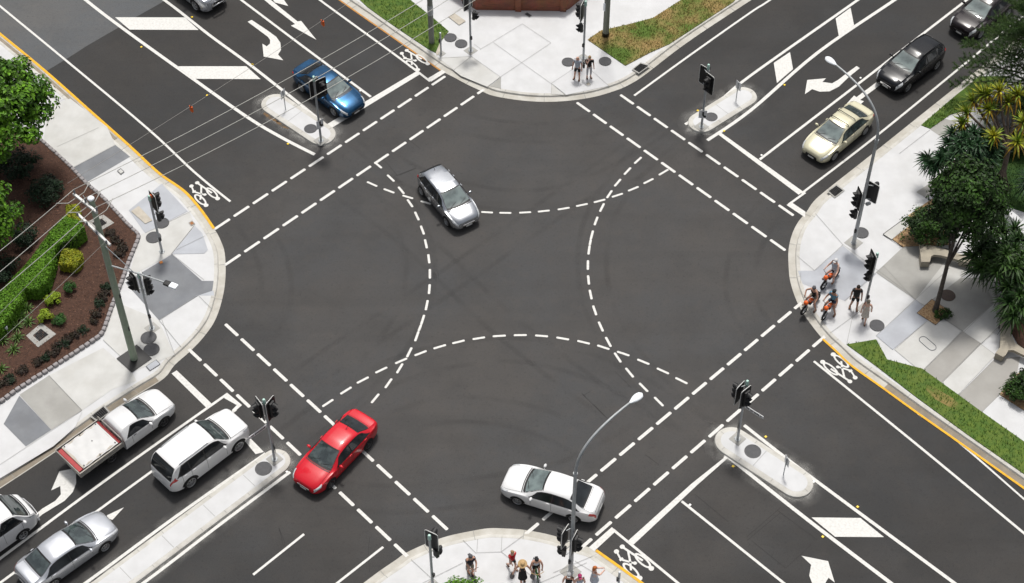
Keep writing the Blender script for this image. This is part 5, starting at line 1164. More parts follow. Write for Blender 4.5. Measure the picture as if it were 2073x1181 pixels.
signal((1420, 257), 'two-headed signal pole at the tip of the upper right island', [('traffic', 3.55, 45, .34), ('traffic', 3.65, -140, .34)], h=4.55, z0=.147, sign=(-100, 1.05, 'white'))
signal((1749, 626), 'signal pole behind the person in the pale dress', [('traffic', 3.72, -165, -.05), ('ped', 2.75, -150, .0)], h=4.2, button=-60)
signal((1493, 889), 'signal pole with a street name plate on the lower right island', [('traffic', 3.85, 140, .28), ('traffic', 3.75, -48, -.22)], h=4.5, z0=.147, sign=(165, 1.05, 'black'), nameplate=[(-40, 2.75)])
signal((556, 930), 'signal pole with a street name plate on the long median island', [('traffic', 4.0, -145, -.20), ('traffic', 4.0, -30, .20)], h=4.65, z0=.147, sign=(20, .95, 'black'), nameplate=[(-136, 2.85)])
signal((876, 1187), 'signal pole at the left end of the south corner', [('traffic', 3.65, 62, .0), ('ped', 2.75, 40, -.10)], h=4.15, button=-30)
def street_lamp(base, lamp, zl, label, heads, zbend, camera=False):
    b = G(base[0], base[1], KZ); r = thing('street_lamp', label, 'street lamp', b, 0, 'tall street lamps')
    L = G(lamp[0], lamp[1], KZ + zl) - b; d = Vector((L.x, L.y, 0)); D = d.length; d.normalize()
    obj('pole', MB().tube([(0, 0, 0), (0, 0, 3), (0, 0, zbend)], [.115, .10, .075], 12), 'galv', r, smooth=60)
    pts = []
    P0, P1, P2, P3 = Vector((0, 0, zbend)), Vector((0, 0, zbend + (zl - zbend) * .75)), d * D * .30 + Vector((0, 0, zl - .05)), d * (D - .72) + Vector((0, 0, zl))
    for k in range(15):
        t = k / 14; pts.append(P0 * (1 - t) ** 3 + P1 * 3 * t * (1 - t) ** 2 + P2 * 3 * t * t * (1 - t) + P3 * t ** 3)
    obj('outreach_arm', MB().tube(pts, [.072 - .022 * k / 14 for k in range(15)], 10), 'galv', r, smooth=60)
    obj('arm_joint', MB().tube([(0, 0, zbend - .10), (0, 0, zbend + .10)], .10, 12), 'galv', r, smooth=40)
    R = Matrix.Rotation(atan2(d.y, d.x), 3, 'Z'); lh = MB()
    prof = [(0.0, .05), (.12, .10), (.30, .17), (.48, .19), (.64, .15), (.72, .04)]; rows = []
    for x, w_ in prof: rows.append([P3 + R @ Vector((x, w_ * cos(t), .085 * (w_ / .19) ** .5 * sin(t))) for t in [2 * pi * q / 12 for q in range(13)]])
    lh.grid(rows); o = obj('lamp_head', lh, 'lamp_white', r, smooth=180, fix=True)
    obj('diffuser', MB().ell(P3 + R @ Vector((.46, 0, -.05)), (.20, .15, .08), 12, 6, R), 'glass_l', o, smooth=180)
    baseplate(r, .36)
    for kind, z, a, so in heads:
        a = radians(a); s = Vector((-sin(a), cos(a), 0)); dd = Vector((cos(a), sin(a), 0)); p = s * so + dd * .18 + Vector((0, 0, z)); H_ = .5 if kind == 'traffic' else .26
        head(r, p, a, kind)
        for q in (H_, -H_): bracket(r, (0, 0, z + q), p + Vector((0, 0, q)))
    obj('push_button', MB().box((-.08, -.10, 1.05), (.12, .13, .24), bev=.02), 'black', r)
    if camera: obj('camera_box', MB().box((.28, -.05, 3.1), (.26, .16, .16), rz=.4, bev=.03).tube([(0, 0, 3.05), (.25, -.05, 3.08)], .025, 6), 'galv', r)
    return r
street_lamp((1728, 492), (1672, 116), 10.2, 'tall grey street lamp with signal heads on the east corner', [('traffic', 3.95, 48, -.30), ('traffic', 3.35, -168, -.12), ('ped', 2.35, 185, .05)], 7.6, True)
street_lamp((1155, 1158), (1300, 797), 10.2, 'tall grey street lamp with signal heads beside the white sedan', [('traffic', 3.25, 150, .30), ('traffic', 3.0, -25, -.25), ('ped', 2.1, 165, .28)], 7.9)
# ---- small posts and island signs
def post(base, h, label, z0=KZ, button=True):
    b = G(base[0], base[1], z0); r = thing('button_post', label, 'post', b, 0, 'short push button posts')
    obj('post_tube', MB().tube([(0, 0, 0), (0, 0, h)], .055, 10), 'galv', r, smooth=60); obj('post_cap', MB().ell((0, 0, h), (.06, .06, .04), 10, 6), 'lamp_white', r, smooth=180)
    obj('push_button', MB().box((-.07, -.03, 1.05), (.10, .13, .24), bev=.02), 'black', r); obj('footing', MB().box((0, 0, .006), (.42, .42, .012), rz=pi / 4), 'conc_m', r)
post((893, 109), 1.6, 'short steel post by the verge on the north corner'); post((1251, 1196), 1.6, 'short steel post beside the south bike symbol')
def island_sign(base, zc_, a, label, w_=.42, h_=.58):
    b = G(base[0], base[1], .147); r = thing('island_sign', label, 'road sign', b, 0, 'small signs on the islands'); a = radians(a); R = Matrix.Rotation(a, 3, 'Z'); d = Vector((cos(a), sin(a), 0)); s = Vector((-d.y, d.x, 0))
    obj('sign_post', MB().tube([(0, 0, 0), (0, 0, zc_ + h_ / 2)], .028, 8), 'galv', r); o = obj('sign_panel', MB().box(d * .04 + Vector((0, 0, zc_)), (.012, w_, h_), rot=R, bev=.005), 'sign_white', r)
    c = d * .049 + Vector((0, 0, zc_)); ar = MB().poly([c + s * x * .9 + Vector((0, 0, y * .9)) for x, y in [(-.04, .20), (.06, .20), (.06, -.02), (.13, -.09), (.18, -.04), (.18, -.22), (0, -.22), (.05, -.17), (-.04, -.08)]]); obj('arrow', ar, 'sign_black', o)
island_sign((578, 221), 1.15, 150, 'small sign seen from behind, far end of the island by the blue sedan'); island_sign((1490, 203), 1.1, 35, 'small sign seen from behind at the far end of the upper right island'); island_sign((1586, 961), 1.1, 20, 'small sign turned edge-on at the far end of the lower right island')
# ---- lids, pits, grates
def lid(c, r, label, m='lid', z0=KZ, grp='round pit lids'):
    b = G(c[0], c[1], z0); t = thing('manhole_cover', label, 'manhole cover', (b.x, b.y, z0 + (.037 if z0 == KZ else .006)), 0, grp)
    obj('rim', MB().lathe([(r - .035, .005), (r - .03, .012), (r, .012), (r + .01, 0)], 28), 'grate' if m == 'lid' else m, t); obj('cover', MB().lathe([(0, .010), (r - .035, .006)], 28), m, t)
for c, r, lb, z0 in (((311, 481.5), .40, 'round lid left of the signal pole on the west corner', KZ), ((328, 452.5), .38, 'round lid behind the signal pole on the west corner', KZ), ((301, 684.5), .40, 'upper of two round lids near the tall timber pole', KZ), ((307, 708.5), .40, 'lower of two round lids near the tall timber pole', KZ),
                 ((912, 77), .36, 'round lid nearer the verge on the north corner', KZ), ((933.6, 89.3), .36, 'round lid nearer the signal pole on the north corner', KZ), ((1150, 126.4), .36, 'round lid left of the waiting couple', KZ), ((1225, 125), .36, 'round lid right of the waiting couple', KZ),
                 ((1743.7, 472), .38, 'round lid at the foot of the east street lamp', KZ), ((1775.3, 659.6), .37, 'round dark lid beside the person in the pale dress', KZ), ((628.7, 261), .36, 'round lid on the island beside the blue sedan', .147), ((1440, 237), .35, 'round lid on the upper right island', .147),
                 ((1524, 914), .40, 'round lid on the lower right island', .147), ((533.4, 949), .40, 'round lid on the long median island', .147)): lid(c, r, lb, z0=z0)
lid((1918.7, 599), .38, 'rust-brown round lid beside the tree pit', 'lid_brown', grp=None)
def flatpit(pts, label, m='lid_beige', inner='lid_beige', frame=.08, z=KZ + .04, name='pit_cover', cat='pit cover', sub='cover'):
    P = [Vector((p[0], p[1], 0)) for p in pts]; c = sum(P, Vector()) / len(P); t = thing(name, label, cat, (c.x, c.y, z)); q = [p - c for p in P]
    o = MB(); i_ = MB(); n = len(q); inn = [p * (1 - frame * 2) for p in q]
    for k in range(n):
        a, b, e, f = q[k], q[(k + 1) % n], inn[(k + 1) % n], inn[k]; o.poly([(v.x, v.y, .008) for v in (a, b, e, f)])
    obj('frame', o, m, t); i_.poly([(v.x, v.y, .004) for v in inn]); obj(sub, i_, inner, t)
    return t, inn
flatpit([R5(713, 212, KZ), R5(755, 183, KZ), R5(828, 262, KZ), R5(790, 280, KZ)], 'beige rectangular pit cover behind the west signal pole')
flatpit([R5(793, 1055, KZ), R5(850, 1018, KZ), R5(873, 1042, KZ), R5(815, 1080, KZ)], 'pale rectangular pit cover at the foot of the timber pole', 'lid', 'conc_blue', .05)
flatpit([R1(700, 1025, KZ), R1(722, 1010, KZ), R1(745, 1030, KZ), R1(723, 1047, KZ)], 'small square cover on the upper west pavement', 'lid', 'conc', .12)
flatpit([N1(298, 182, KZ), N1(360, 143, KZ), N1(482, 228, KZ), N1(412, 271, KZ)], 'beige rectangular pit cover on the north corner')
flatpit([N1(1098, 155, KZ), N1(1125, 137, KZ), N1(1176, 170, KZ), N1(1150, 188, KZ)], 'small dark rectangular cover below the brick wall', 'conc_g', 'lid', .06)
flatpit([N1(1733, 890, KZ), N1(1768, 862, KZ), N1(1800, 888, KZ), N1(1765, 912, KZ)], 'small brown square cover in front of the waiting couple', 'conc', 'lid_beige', .18)
flatpit([R5(1025, 275, KZ), R5(1045, 262, KZ), R5(1062, 280, KZ), R5(1040, 292, KZ)], 'small orange-brown cover near the west yellow kerb', 'conc_m', 'rust', .15) if M.setdefault('rust', mat('rust_brown', (.30, .13, .05), rough=.8)) else 0
obj('orange_mark', MB().poly([R5(865, 487, KZ), R5(880, 480, KZ), R5(888, 492, KZ), R5(872, 499, KZ)], KZ + .045), mat('orange_spray', (.52, .20, .05), rough=.8), kind='structure', label='orange paint mark on the dark grey panel')
def grate(pts, label, bars=7, z=KZ + .01, m='lid', fr=.10):
    t, inn = flatpit(pts, label, 'conc_m', 'arch', fr, z, 'drain_grate', 'drain', 'drain_opening'); mb = MB()
    for k in range(bars):
        u = (k + .5) / bars; a = inn[0].lerp(inn[1], u); b = inn[3].lerp(inn[2], u); mb.tube([(a.x, a.y, .012), (b.x, b.y, .012)], .018, 5)
    obj('grate_bars', mb, 'grate', t); return t
grate([R3(822, 430), R3(875, 387), R3(935, 404), R3(865, 455)], 'iron kerb drain below the dry verge', z=KZ + .05)
grate([R7(490, 288), R7(568, 225), R7(602, 265), R7(530, 318)], 'iron drain in the gutter beside the white ute', z=KZ + .05)
grate([R6(333, 130, KZ), R6(385, 92, KZ), R6(430, 125, KZ), R6(375, 167, KZ)], 'rusty drain grate on the east corner kerb', z=KZ + .035)
grate([B1(245, 650, KZ), B1(385, 532, KZ), B1(522, 635, KZ), B1(355, 757, KZ)], 'square drain pit in the mulch bed', z=KZ + .12, fr=.24)
grate([B3(155, 400, KZ), B3(330, 320, KZ), B3(435, 400, KZ), B3(265, 500, KZ)], 'square drain pit behind the timber pole', z=KZ + .12, fr=.24)
ov = thing('oval_inlay', 'oval cover ring set in the pale paving', 'pit cover', (0, 0, 0)); C_ = R6(880, 957, KZ); dd = (R6(905, 978, KZ) - R6(855, 935, KZ)).normalized()
pts = capsule(C_ - dd * .28, C_ + dd * .28, .22); obj('ring', MB().tube([(p[0], p[1], KZ + .04) for p in pts + [pts[0]]], .018, 5, caps=False), 'conc_g', ov)
# ---- raised reflectors
def reflector(p, m, label, grp):
    t = thing('road_reflector', label, 'road reflector', (p.x, p.y, .010), radians(45), grp); obj('reflector_body', MB().box((0, 0, .012), (.115, .11, .024), bev=.008), m, t)
YR = (('beside the lower hatched bars, first of its row', R1(845, 283)), ('further down the line left of the hatched bars', R1(1238, 572)), ('beside the upper hatched bar at the top left', R1(1148, 104)), ('right of the lower hatched bar', R1(1508, 386)), ('left of the island by the blue sedan', R2(33, 387)), ('below the island by the blue sedan', R2(245, 862)),
      ('left of the upper right island', R3(1218, 663)), ('right of the upper right island tip', R3(1375, 785)), ('below the near white diamond', R4(260, 510)), ('right of the lower right island tip', R8(402, 388)), ('at the corner of the long stop line', R8(225, 548)), ('beyond the end of the lower right island', R8(900, 768)), ('left of the hatch bar at the lower right', R8(711, 930)))
for lb, p in YR: reflector(p, 'reflector_y', 'small yellow road reflector ' + lb, 'yellow road reflectors')
for lb, p in (('in front of the blue sedan', R2(677, 545)), ('at the stop line by the gold sedan', R4(123, 930)), ('behind the gold sedan', R4(715, 468)), ('at the stop line of the lower right lanes', S2(1315, 715)), ('beyond the lower right island', R8(662, 632)), ('at the tip of the long median island line', R7(1555, 578))): reflector(p, 'reflector_w', 'small white road reflector ' + lb, 'white road reflectors')
# ---- brick wall at the top
def brickm():
    m = bpy.data.materials.new('red_brick'); m.use_nodes = True; nt = m.node_tree; L = nt.links.new; b = nt.nodes['Principled BSDF']; tc = _n(nt, 'ShaderNodeTexCoord'); sx = _n(nt, 'ShaderNodeSeparateXYZ'); L(tc.outputs['Object'], sx.inputs[0])
    ad = _n(nt, 'ShaderNodeMath', operation='ADD'); L(sx.outputs['X'], ad.inputs[0]); L(sx.outputs['Y'], ad.inputs[1]); cb = _n(nt, 'ShaderNodeCombineXYZ'); L(ad.outputs[0], cb.inputs['X']); L(sx.outputs['Z'], cb.inputs['Y'])
    t = _n(nt, 'ShaderNodeTexBrick'); t.inputs['Scale'].default_value = 1.0; t.inputs['Brick Width'].default_value = .24; t.inputs['Row Height'].default_value = .086; t.inputs['Mortar Size'].default_value = .009
    t.inputs['Color1'].default_value = (.36, .115, .06, 1); t.inputs['Color2'].default_value = (.25, .08, .045, 1); t.inputs['Mortar'].default_value = (.22, .12, .085, 1)
    L(cb.outputs[0], t.inputs['Vector']); nz = _n(nt, 'ShaderNodeTexNoise'); nz.inputs['Scale'].default_value = 1.5; L(tc.outputs['Object'], nz.inputs['Vector'])
    mx = _n(nt, 'ShaderNodeMix', data_type='RGBA', blend_type='MULTIPLY'); mx.inputs['Factor'].default_value = .5; L(t.outputs['Color'], mx.inputs['A']); L(nz.outputs['Color'], mx.inputs['B']); L(mx.outputs['Result'], b.inputs['Base Color']); b.inputs['Roughness'].default_value = .85; return m
M['brick'] = brickm()
bw = thing('brick_wall', 'red brick boundary wall at the top edge', 'wall'); wpts = [G(880, -34, KZ), G(964, 20.5, KZ), G(1144, 23, KZ), G(1153, 18, KZ), G(1230, -45, KZ)]; back = offset(wpts, .30)
wm = MB()
for i in range(len(wpts) - 1):
    wm.prism([(p.x, p.y) for p in (wpts[i], wpts[i + 1], back[i + 1], back[i])], KZ, KZ + 1.3 + .002 * i)
obj('wall_panel', wm, 'brick', bw); cp = MB()
for i in range(len(wpts) - 1): cp.prism([(p.x, p.y) for p in (offset(wpts, -.04)[i], offset(wpts, -.04)[i + 1], offset(wpts, .34)[i + 1], offset(wpts, .34)[i])], KZ + 1.31 + .002 * i, KZ + 1.4 + .002 * i)
obj('coping', cp, 'brick', bw)
for a_, b_ in ((1043, 1055), (1134, 1146)):
    p, q = G(a_, 22, KZ), G(b_, 22.5, KZ); obj('pier', MB().prism([(p.x, p.y - .10), (q.x, q.y - .10), (q.x, q.y + .2), (p.x, p.y + .2)], KZ, KZ + 1.45), 'brick', bw)
# ---- timber power poles and wires
def timber_pole(base, h, label, r0=.19, r1=.13, m='wood_pole', lean=(0, 0)):
    b = G(base[0], base[1], KZ); t = thing('power_pole', label, 'power pole', b, 0, 'timber power poles')
    obj('pole', MB().tube([(lean[0] * k / 8, lean[1] * k / 8, h * k / 8) for k in range(9)], [r0 + (r1 - r0) * k / 8 for k in range(9)], 14), m, t, smooth=60); return t, b
pt, pb = timber_pole((272, 727), 11.7, 'tall green-tinged timber power pole with cross-arms on the west corner')
ztop = zat(pb, 400); pole_ = [o for o in COL.objects if o.parent == pt][0]
obj('pole_cap', MB().ell((0, 0, 11.75), (.17, .17, .09), 12, 6), 'lamp_white', pt, smooth=180)
obj('dark_footing', MB().box((0, 0, .040), (1.25, 1.25, .02), rz=radians(45)), 'trim', pt)
def arm(pA, pB, z, sec=.11):
    a, b = G(pA[0], pA[1], z) - pb, G(pB[0], pB[1], z) - pb; d = (b - a).normalized(); mid = (a + b) / 2; off_ = -mid.dot(Vector((-d.y, d.x, 0))); 
    R = Matrix.Rotation(atan2(d.y, d.x), 3, 'Z'); n = Vector((-d.y, d.x, 0)); c = mid + n * (off_ - .22); c.z = z - KZ
    o = obj('cross_arm', MB().box(c, ((b - a).length, sec, sec + .02), rot=R, bev=.01), 'beam', pt); return a, b, n, o
z1 = zat(pb, 411) ; z2 = zat(pb, 462)
a1, b1, n1, o1 = arm((158, 387), (206, 425), z1); a2, b2, n2, o2 = arm((163, 432), (228, 494), z2)
for (a, b, o, ks) in ((a1, b1, o1, (.03, .5, .97)), (a2, b2, o2, (.05, .35, .65, .95))):
    for k in ks:
        ins = MB(); p = a.lerp(b, k) - n1 * .22; ins.lathe([(0, .24), (.035, .22), (.05, .14), (.03, .12), (.05, .06), (.03, .0)], 8, Matrix.Translation((p.x, p.y, p.z + .07)))
        obj('insulator', ins, 'conc_g', o)
obj('arm_brace', MB().tube([a1.lerp(b1, .2) + Vector((0, 0, -.03)), (0, 0, z1 - KZ - .8)], .02, 5).tube([a1.lerp(b1, .8) + Vector((0, 0, -.03)), (0, 0, z1 - KZ - .8)], .02, 5), 'galv', pt)
zl = zat(pb, 537); lampP = G(343, 576, zl + .35) - pb; rootP = Vector((0, 0, zl - KZ)); dl = Vector((lampP.x, lampP.y, 0)).normalized()
obj('lamp_arm', MB().tube([rootP, lampP * .55 + rootP * .45 + Vector((0, 0, .08)), lampP - dl * .3], .04, 8), 'galv', pt, smooth=60)
for s in (.09, -.09): obj('stay_rod', MB().tube([(-s, s, zat(pb, 495) - KZ), rootP.lerp(lampP, .42) + Vector((0, 0, .05))], .024, 6), 'galv', pt)
R_ = Matrix.Rotation(atan2(dl.y, dl.x), 3, 'Z'); lo_ = obj('lamp_housing', MB().box(lampP - dl * .12, (.34, .30, .13), rot=R_, bev=.05), 'black', pt); obj('lamp_cover', MB().box(lampP + dl * .22, (.40, .32, .12), rot=R_, bev=.05), 'lamp_white', lo_)
for z in (2.5, 5.0): obj('conduit_clip', MB().box((.16, -.06, z), (.06, .10, .25)), 'black', pt)
obj('conduit', MB().tube([(-.17, .03, 3.2), (-.15, .03, 8.0)], .03, 6), 'galv', pt)
t2, _b = timber_pole((874, 87), 10.5, 'grey timber pole in the verge left of the north corner', .17, .13, 'wood_grey'); obj('number_band', MB().tube([(0, 0, 2.2), (0, 0, 2.9)], .175, 14), 'galv', t2)
t3, _b = timber_pole((1226, 73), 10.5, 'grey timber pole in the dry verge behind the waiting couple', .19, .14, 'wood_grey'); obj('number_plate', MB().box((-.17, -.10, 2.3), (.05, .16, .55), rz=.6), 'lamp_white', t3)
obj('dark_base', MB().lathe([(.21, .0), (.22, .05), (.205, .30)], 14), 'trim', t3)
def wire(name, A, B, s, r, m, label, grp, ext=None):
    pts = []
    for k in range(25):
        t = k / 24; p = A.lerp(B, t); p.z -= 4 * s * t * (1 - t); pts.append(p)
    return obj(name, MB().tube(pts, r, 5), m, smooth=180, label=label, cat='wire', group=grp), pts
wz = z1 + .30
A_ = [pb + a1.lerp(b1, k) - n1 * .22 for k in (.03, .5, .97)]
for i, (p, dy, s, lb) in enumerate(((A_[0], 0, 1.1, 'overhead wire from the far end of the upper cross-arm'), (A_[1], 29, 1.15, 'overhead wire from the middle of the upper cross-arm'), (A_[2], 62, 1.25, 'overhead wire from the near end of the upper cross-arm'))):
    p = Vector((p.x, p.y, wz)); B = G(1300, -297 + dy, 10.5); wire('power_line', p, B, s, .017, 'wire', lb + ', over the upper left road', 'overhead wires')
    C = G(-260, (700, 752, 794)[i], 10.2); wire('power_line', p, C, .25, .018, 'wire', lb + ', over the left trees', 'overhead wires')
    jp = MB(); q = B - p; q.normalize()
    jp.tube([p + q * .9 + Vector((0, 0, -.06)), p + q * .4 + Vector((.1, -.1, -.35)), p + (C - p).normalized() * .5 + Vector((.1, -.1, -.35)), p + (C - p).normalized() * 1.0 + Vector((0, 0, -.02))], .02, 5)
    obj('jumper_cable', jp, 'wire', smooth=180, label='slack jumper loop under the ' + ('far', 'middle', 'near')[i] + ' insulator of the cross-arm', cat='cable', group='jumper loops on the power pole')
zz = z2 + .25
for i, (k, endpx, s, lb) in enumerate(((.35, (-250, 868), .3, 'thin lower wire over the clipped hedge'), (.95, (-250, 900), .3, 'thin lower wire over the small round shrubs'))):
    p = pb + a2.lerp(b2, k) - n2 * .22; p = Vector((p.x, p.y, zz)); wire('service_wire', p, G(endpx[0], endpx[1], 8.8), s, .010, 'wire_thin', lb, 'thin service wires')
pT = pb + a2.lerp(b2, .05) - n2 * .22; pT = Vector((pT.x, pT.y, zz + .0))
wT, ptsT = wire('service_wire', Vector((A_[0].x - .3, A_[0].y + .3, wz + .1)), G(1200, -345, 10.8), .55, .009, 'wire_thin', 'thin upper wire carrying orange markers over the top left road', 'thin service wires')
def marker(px, label):
    best = min(((abs(proj(ptsT[i].lerp(ptsT[i + 1], u / 10))[0] - px), ptsT[i].lerp(ptsT[i + 1], u / 10)) for i in range(24) for u in range(10)), key=lambda q: q[0])[1]
    t = thing('wire_marker', label, 'wire marker', best, 0, 'orange wire markers'); obj('flap', MB().box((0, 0, -.17), (.10, .22, .34), rz=.7, bev=.03), 'orange', t); obj('clip', MB().box((0, 0, .02), (.07, .07, .08)), 'black', t)
marker(388, 'orange wire marker over the left bike lane'); marker(652, 'orange wire marker above the blue sedan'); marker(757, 'orange wire marker near the top verge')
# ---- benches, curved wall
def bench(top, legs, label, zt=KZ + .50):
    t = thing('concrete_bench', label, 'bench', (0, 0, 0), 0, 'sculpted concrete benches'); obj('seat', MB().prism([(p.x, p.y) for p in top], zt - .17, zt), 'bench', t)
    for l in legs: obj('leg', MB().prism([(p.x, p.y) for p in l], KZ, zt - .172), 'bench', t)
M['bench'] = mat('bench_concrete', (.40, .36, .285), (.34, .305, .245), 2.5, .8, c3=(.25, .23, .19), scale3=1.5, amt3=.5)
q = lambda X, Y: E2(X, Y, KZ + .5)
bench([q(188, 430), q(270, 435), q(370, 462), q(460, 490), q(620, 535), q(700, 575), q(690, 610), q(560, 580), q(480, 555), q(380, 532), q(320, 527), q(296, 542), q(284, 592), q(205, 592)], [[q(195, 500), q(290, 500), q(284, 588), q(207, 588)], [q(560, 545), q(690, 580), q(685, 605), q(560, 575)]], 'sandy concrete bench under the bushy tree')
q = lambda X, Y: E3(X, Y, KZ + .5)
bench([q(755, 60), q(840, 60), q(845, 215), q(852, 350), q(885, 425), q(960, 480), q(1100, 540), q(1100, 600), q(940, 530), q(870, 495), q(825, 497), q(800, 540), q(775, 558), q(705, 522), q(748, 470), q(757, 320)], [[q(750, 450), q(830, 480), q(775, 552), q(708, 518)], [q(760, 80), q(838, 80), q(843, 200), q(758, 200)]], 'long grey-brown bench at the edge of the dark mulch bed')
cw = thing('curved_wall', 'white curved garden wall in front of the dark green lawn', 'wall'); cpts = smooth_path([E2(560, -110, 1.0), E2(700, -20, 1.0), E2(830, 52, 1.0), E2(930, 98, 1.0), E2(1032, 158, 1.0), E2(1100, 225, 1.0), E2(1150, 330, 1.0), E2(1180, 470, 1.0)], 5)
wm = MB(); i_ = offset(cpts, -.15); o_ = offset(cpts, .15); rows = [[(p.x, p.y, KZ) for p in i_], [(p.x, p.y, 1.0) for p in i_], [(p.x, p.y, 1.0) for p in o_], [(p.x, p.y, KZ) for p in o_]]; wm.grid(rows); obj('wall_face', wm, 'conc_w', cw, fix=True)
obj('wall_cap', MB().grid([[(p.x, p.y, 1.004) for p in offset(cpts, -.18)], [(p.x, p.y, 1.05) for p in offset(cpts, -.18)], [(p.x, p.y, 1.05) for p in offset(cpts, .18)], [(p.x, p.y, 1.004) for p in offset(cpts, .18)]]), 'conc_w', cw, fix=True)
ce = thing('curved_edging', 'low grey curved concrete edge below the screw palms', 'garden edging'); cpts = smooth_path([E2(770, 690, .4), E2(800, 735, .4), E2(850, 830, .4), E2(890, 920, .4), E2(920, 1010, .4), E2(935, 1100, .4), E2(940, 1180, .4)], 4)
obj('edge_face', MB().grid([[(p.x, p.y, z) for p in offset(cpts, d)] for d, z in ((-.13, KZ), (-.13, .38), (-.08, .42), (.08, .42), (.13, .38), (.13, KZ))]), 'conc_m', ce, smooth=50, fix=True)
# tree pit
flatpit([E2(160, 1068, KZ), E2(300, 938, KZ), E2(472, 1053, KZ), E2(335, 1180, KZ)], 'square tree pit filled with wood chips', 'lid_brown', 'chips', .02, KZ + .042, 'tree_pit', 'tree pit', 'chip_fill')
# ================================================================ planting
rnd = random.Random(11)
def rv():
    while True:
        v = Vector((rnd.uniform(-1, 1), rnd.uniform(-1, 1), rnd.uniform(-1, 1)))
        if .05 < v.length < 1: return v.normalized()
def leaf(mb, c, nrm, size, asp=.55, fold=.12):
    n = nrm.normalized(); t = n.cross(rv()); 
    if t.length < .05: t = n.cross(Vector((1, 0, .3)))
    t.normalize(); b = n.cross(t)
    mb.add([c - t * size * .5, c + b * size * asp * .5 + n * fold * size, c + t * size * .5, c - b * size * asp * .5 + n * fold * size], [(0, 1, 2), (0, 2, 3)])
def crown(c, R, blobs, per, lr, size, up=.45, asp=.6, flat=1.0):
    """leaf clumps spread over an uneven ellipsoid"""
    mb = MB(); c = Vector(c)
    for k in range(blobs):
        d = rv(); 
        if d.z < -.35: d.z *= -.6
        q = rnd.uniform(.55, 1.0); bc = c + Vector((d.x * R[0], d.y * R[1], d.z * R[2])) * q; r = lr * rnd.uniform(.6, 1.25)
        for _ in range(per):
            e = rv(); 
            if e.z < 0 and rnd.random() < .6: e.z = -e.z
            p = bc + Vector((e.x, e.y, e.z * .75 * flat)) * r * rnd.uniform(.7, 1.05)
            leaf(mb, p, e * .8 + d * .5 + Vector((0, 0, up)) + rv() * .55, size * rnd.uniform(.7, 1.3), asp)
    return mb
def limbs(base, top, cc, R, n, r0, seed=1):
    """tapered trunk with branching limbs, as one mesh in plan coordinates"""
    q = random.Random(seed); mb = MB(); base = Vector(base); top = Vector(top); pts = []
    for k in range(8):
        t = k / 7; p = base.lerp(top, t); p += Vector((sin(t * 5 + seed), cos(t * 4 + seed), 0)) * .03 * t; pts.append(p)
    mb.tube(pts, [r0 * (1.25 if k == 0 else 1) * (1 - .055 * k) for k in range(8)], 10)
    for i in range(n):
        a = 2 * pi * i / n + q.uniform(-.4, .4); s = pts[q.randint(4, 7)]; e = Vector(cc) + Vector((R[0] * .75 * cos(a), R[1] * .75 * sin(a), R[2] * q.uniform(-.3, .7)))
        m = s.lerp(e, .5) + Vector((0, 0, .15)); mb.tube([s, m, e], [r0 * .5, r0 * .32, r0 * .10], 6)
    return mb
def local(mb, o): mb.v = [(p[0] - o.x, p[1] - o.y, p[2] - o.z) for p in mb.v]; return mb
def tree(name, label, base, cc, R, blobs, per, lr, size, m, bark='bark', r0=.14, limb=7, cat='tree', group=None, top=None, up=.45, seed=1, flat=1.0):
    b = Vector((base.x, base.y, KZ)); t = thing(name, label, cat, b, 0, group)
    obj('trunk', local(limbs(b, top or Vector((cc.x, cc.y, cc.z - R[2] * .2)), cc, R, limb, r0, seed), b), bark, t, smooth=60)
    obj('crown', local(crown(cc, R, blobs, per, lr, size, up, flat=flat), b), m, t); return t
M['bark'] = mat('bark', (.085, .07, .058), (.05, .042, .036), 6, .9, bump=.6, bscale=25)
M['bark_pale'] = mat('bark_pale', (.17, .13, .10), (.10, .08, .065), 6, .9, bump=.6, bscale=25)
M['leaf_bright'] = leafm('leaf_bright', (.085, .20, .012), (.028, .085, .006), .65, 1.0)
M['leaf_bright2'] = leafm('leaf_fresh', (.10, .225, .010), (.030, .09, .006), .7, 1.0)
M['leaf_mid'] = leafm('leaf_mid', (.030, .074, .009), (.008, .022, .004), .75, .8)
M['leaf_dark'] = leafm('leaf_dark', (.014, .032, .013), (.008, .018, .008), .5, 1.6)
M['leaf_hedge'] = leafm('leaf_hedge', (.11, .24, .016), (.075, .175, .012), .45, 1.5)
M['leaf_yellow'] = leafm('leaf_golden', (.30, .30, .018), (.20, .24, .016), .35, 4)
M['leaf_lime'] = leafm('leaf_lime', (.24, .32, .018), (.16, .25, .016), .35, 4)
M['leaf_ball'] = leafm('leaf_ball', (.035, .105, .018), (.02, .06, .012), .45, 4)
M['leaf_maroon'] = leafm('leaf_maroon', (.035, .028, .016), (.022, .014, .012), .5, 4)
M['leaf_strap'] = leafm('leaf_strap', (.045, .10, .02), (.09, .14, .03), .5, 2)
M['leaf_pandan'] = leafm('leaf_screw_palm', (.010, .034, .013), (.030, .075, .028), .6, 1.0)
M['leaf_pandan2'] = leafm('leaf_screw_palm_green', (.013, .036, .008), (.042, .088, .018), .65, 1.0)
M['leaf_gold'] = leafm('leaf_yellow_green', (.10, .19, .02), (.30, .27, .016), .6, 1.6)
M['leaf_ochre'] = leafm('leaf_ochre', (.55, .33, .03), (.40, .25, .03), .4, 1.2)
M['needle'] = leafm('pine_needle', (.040, .085, .022), (.07, .12, .03), .55, 1.0)
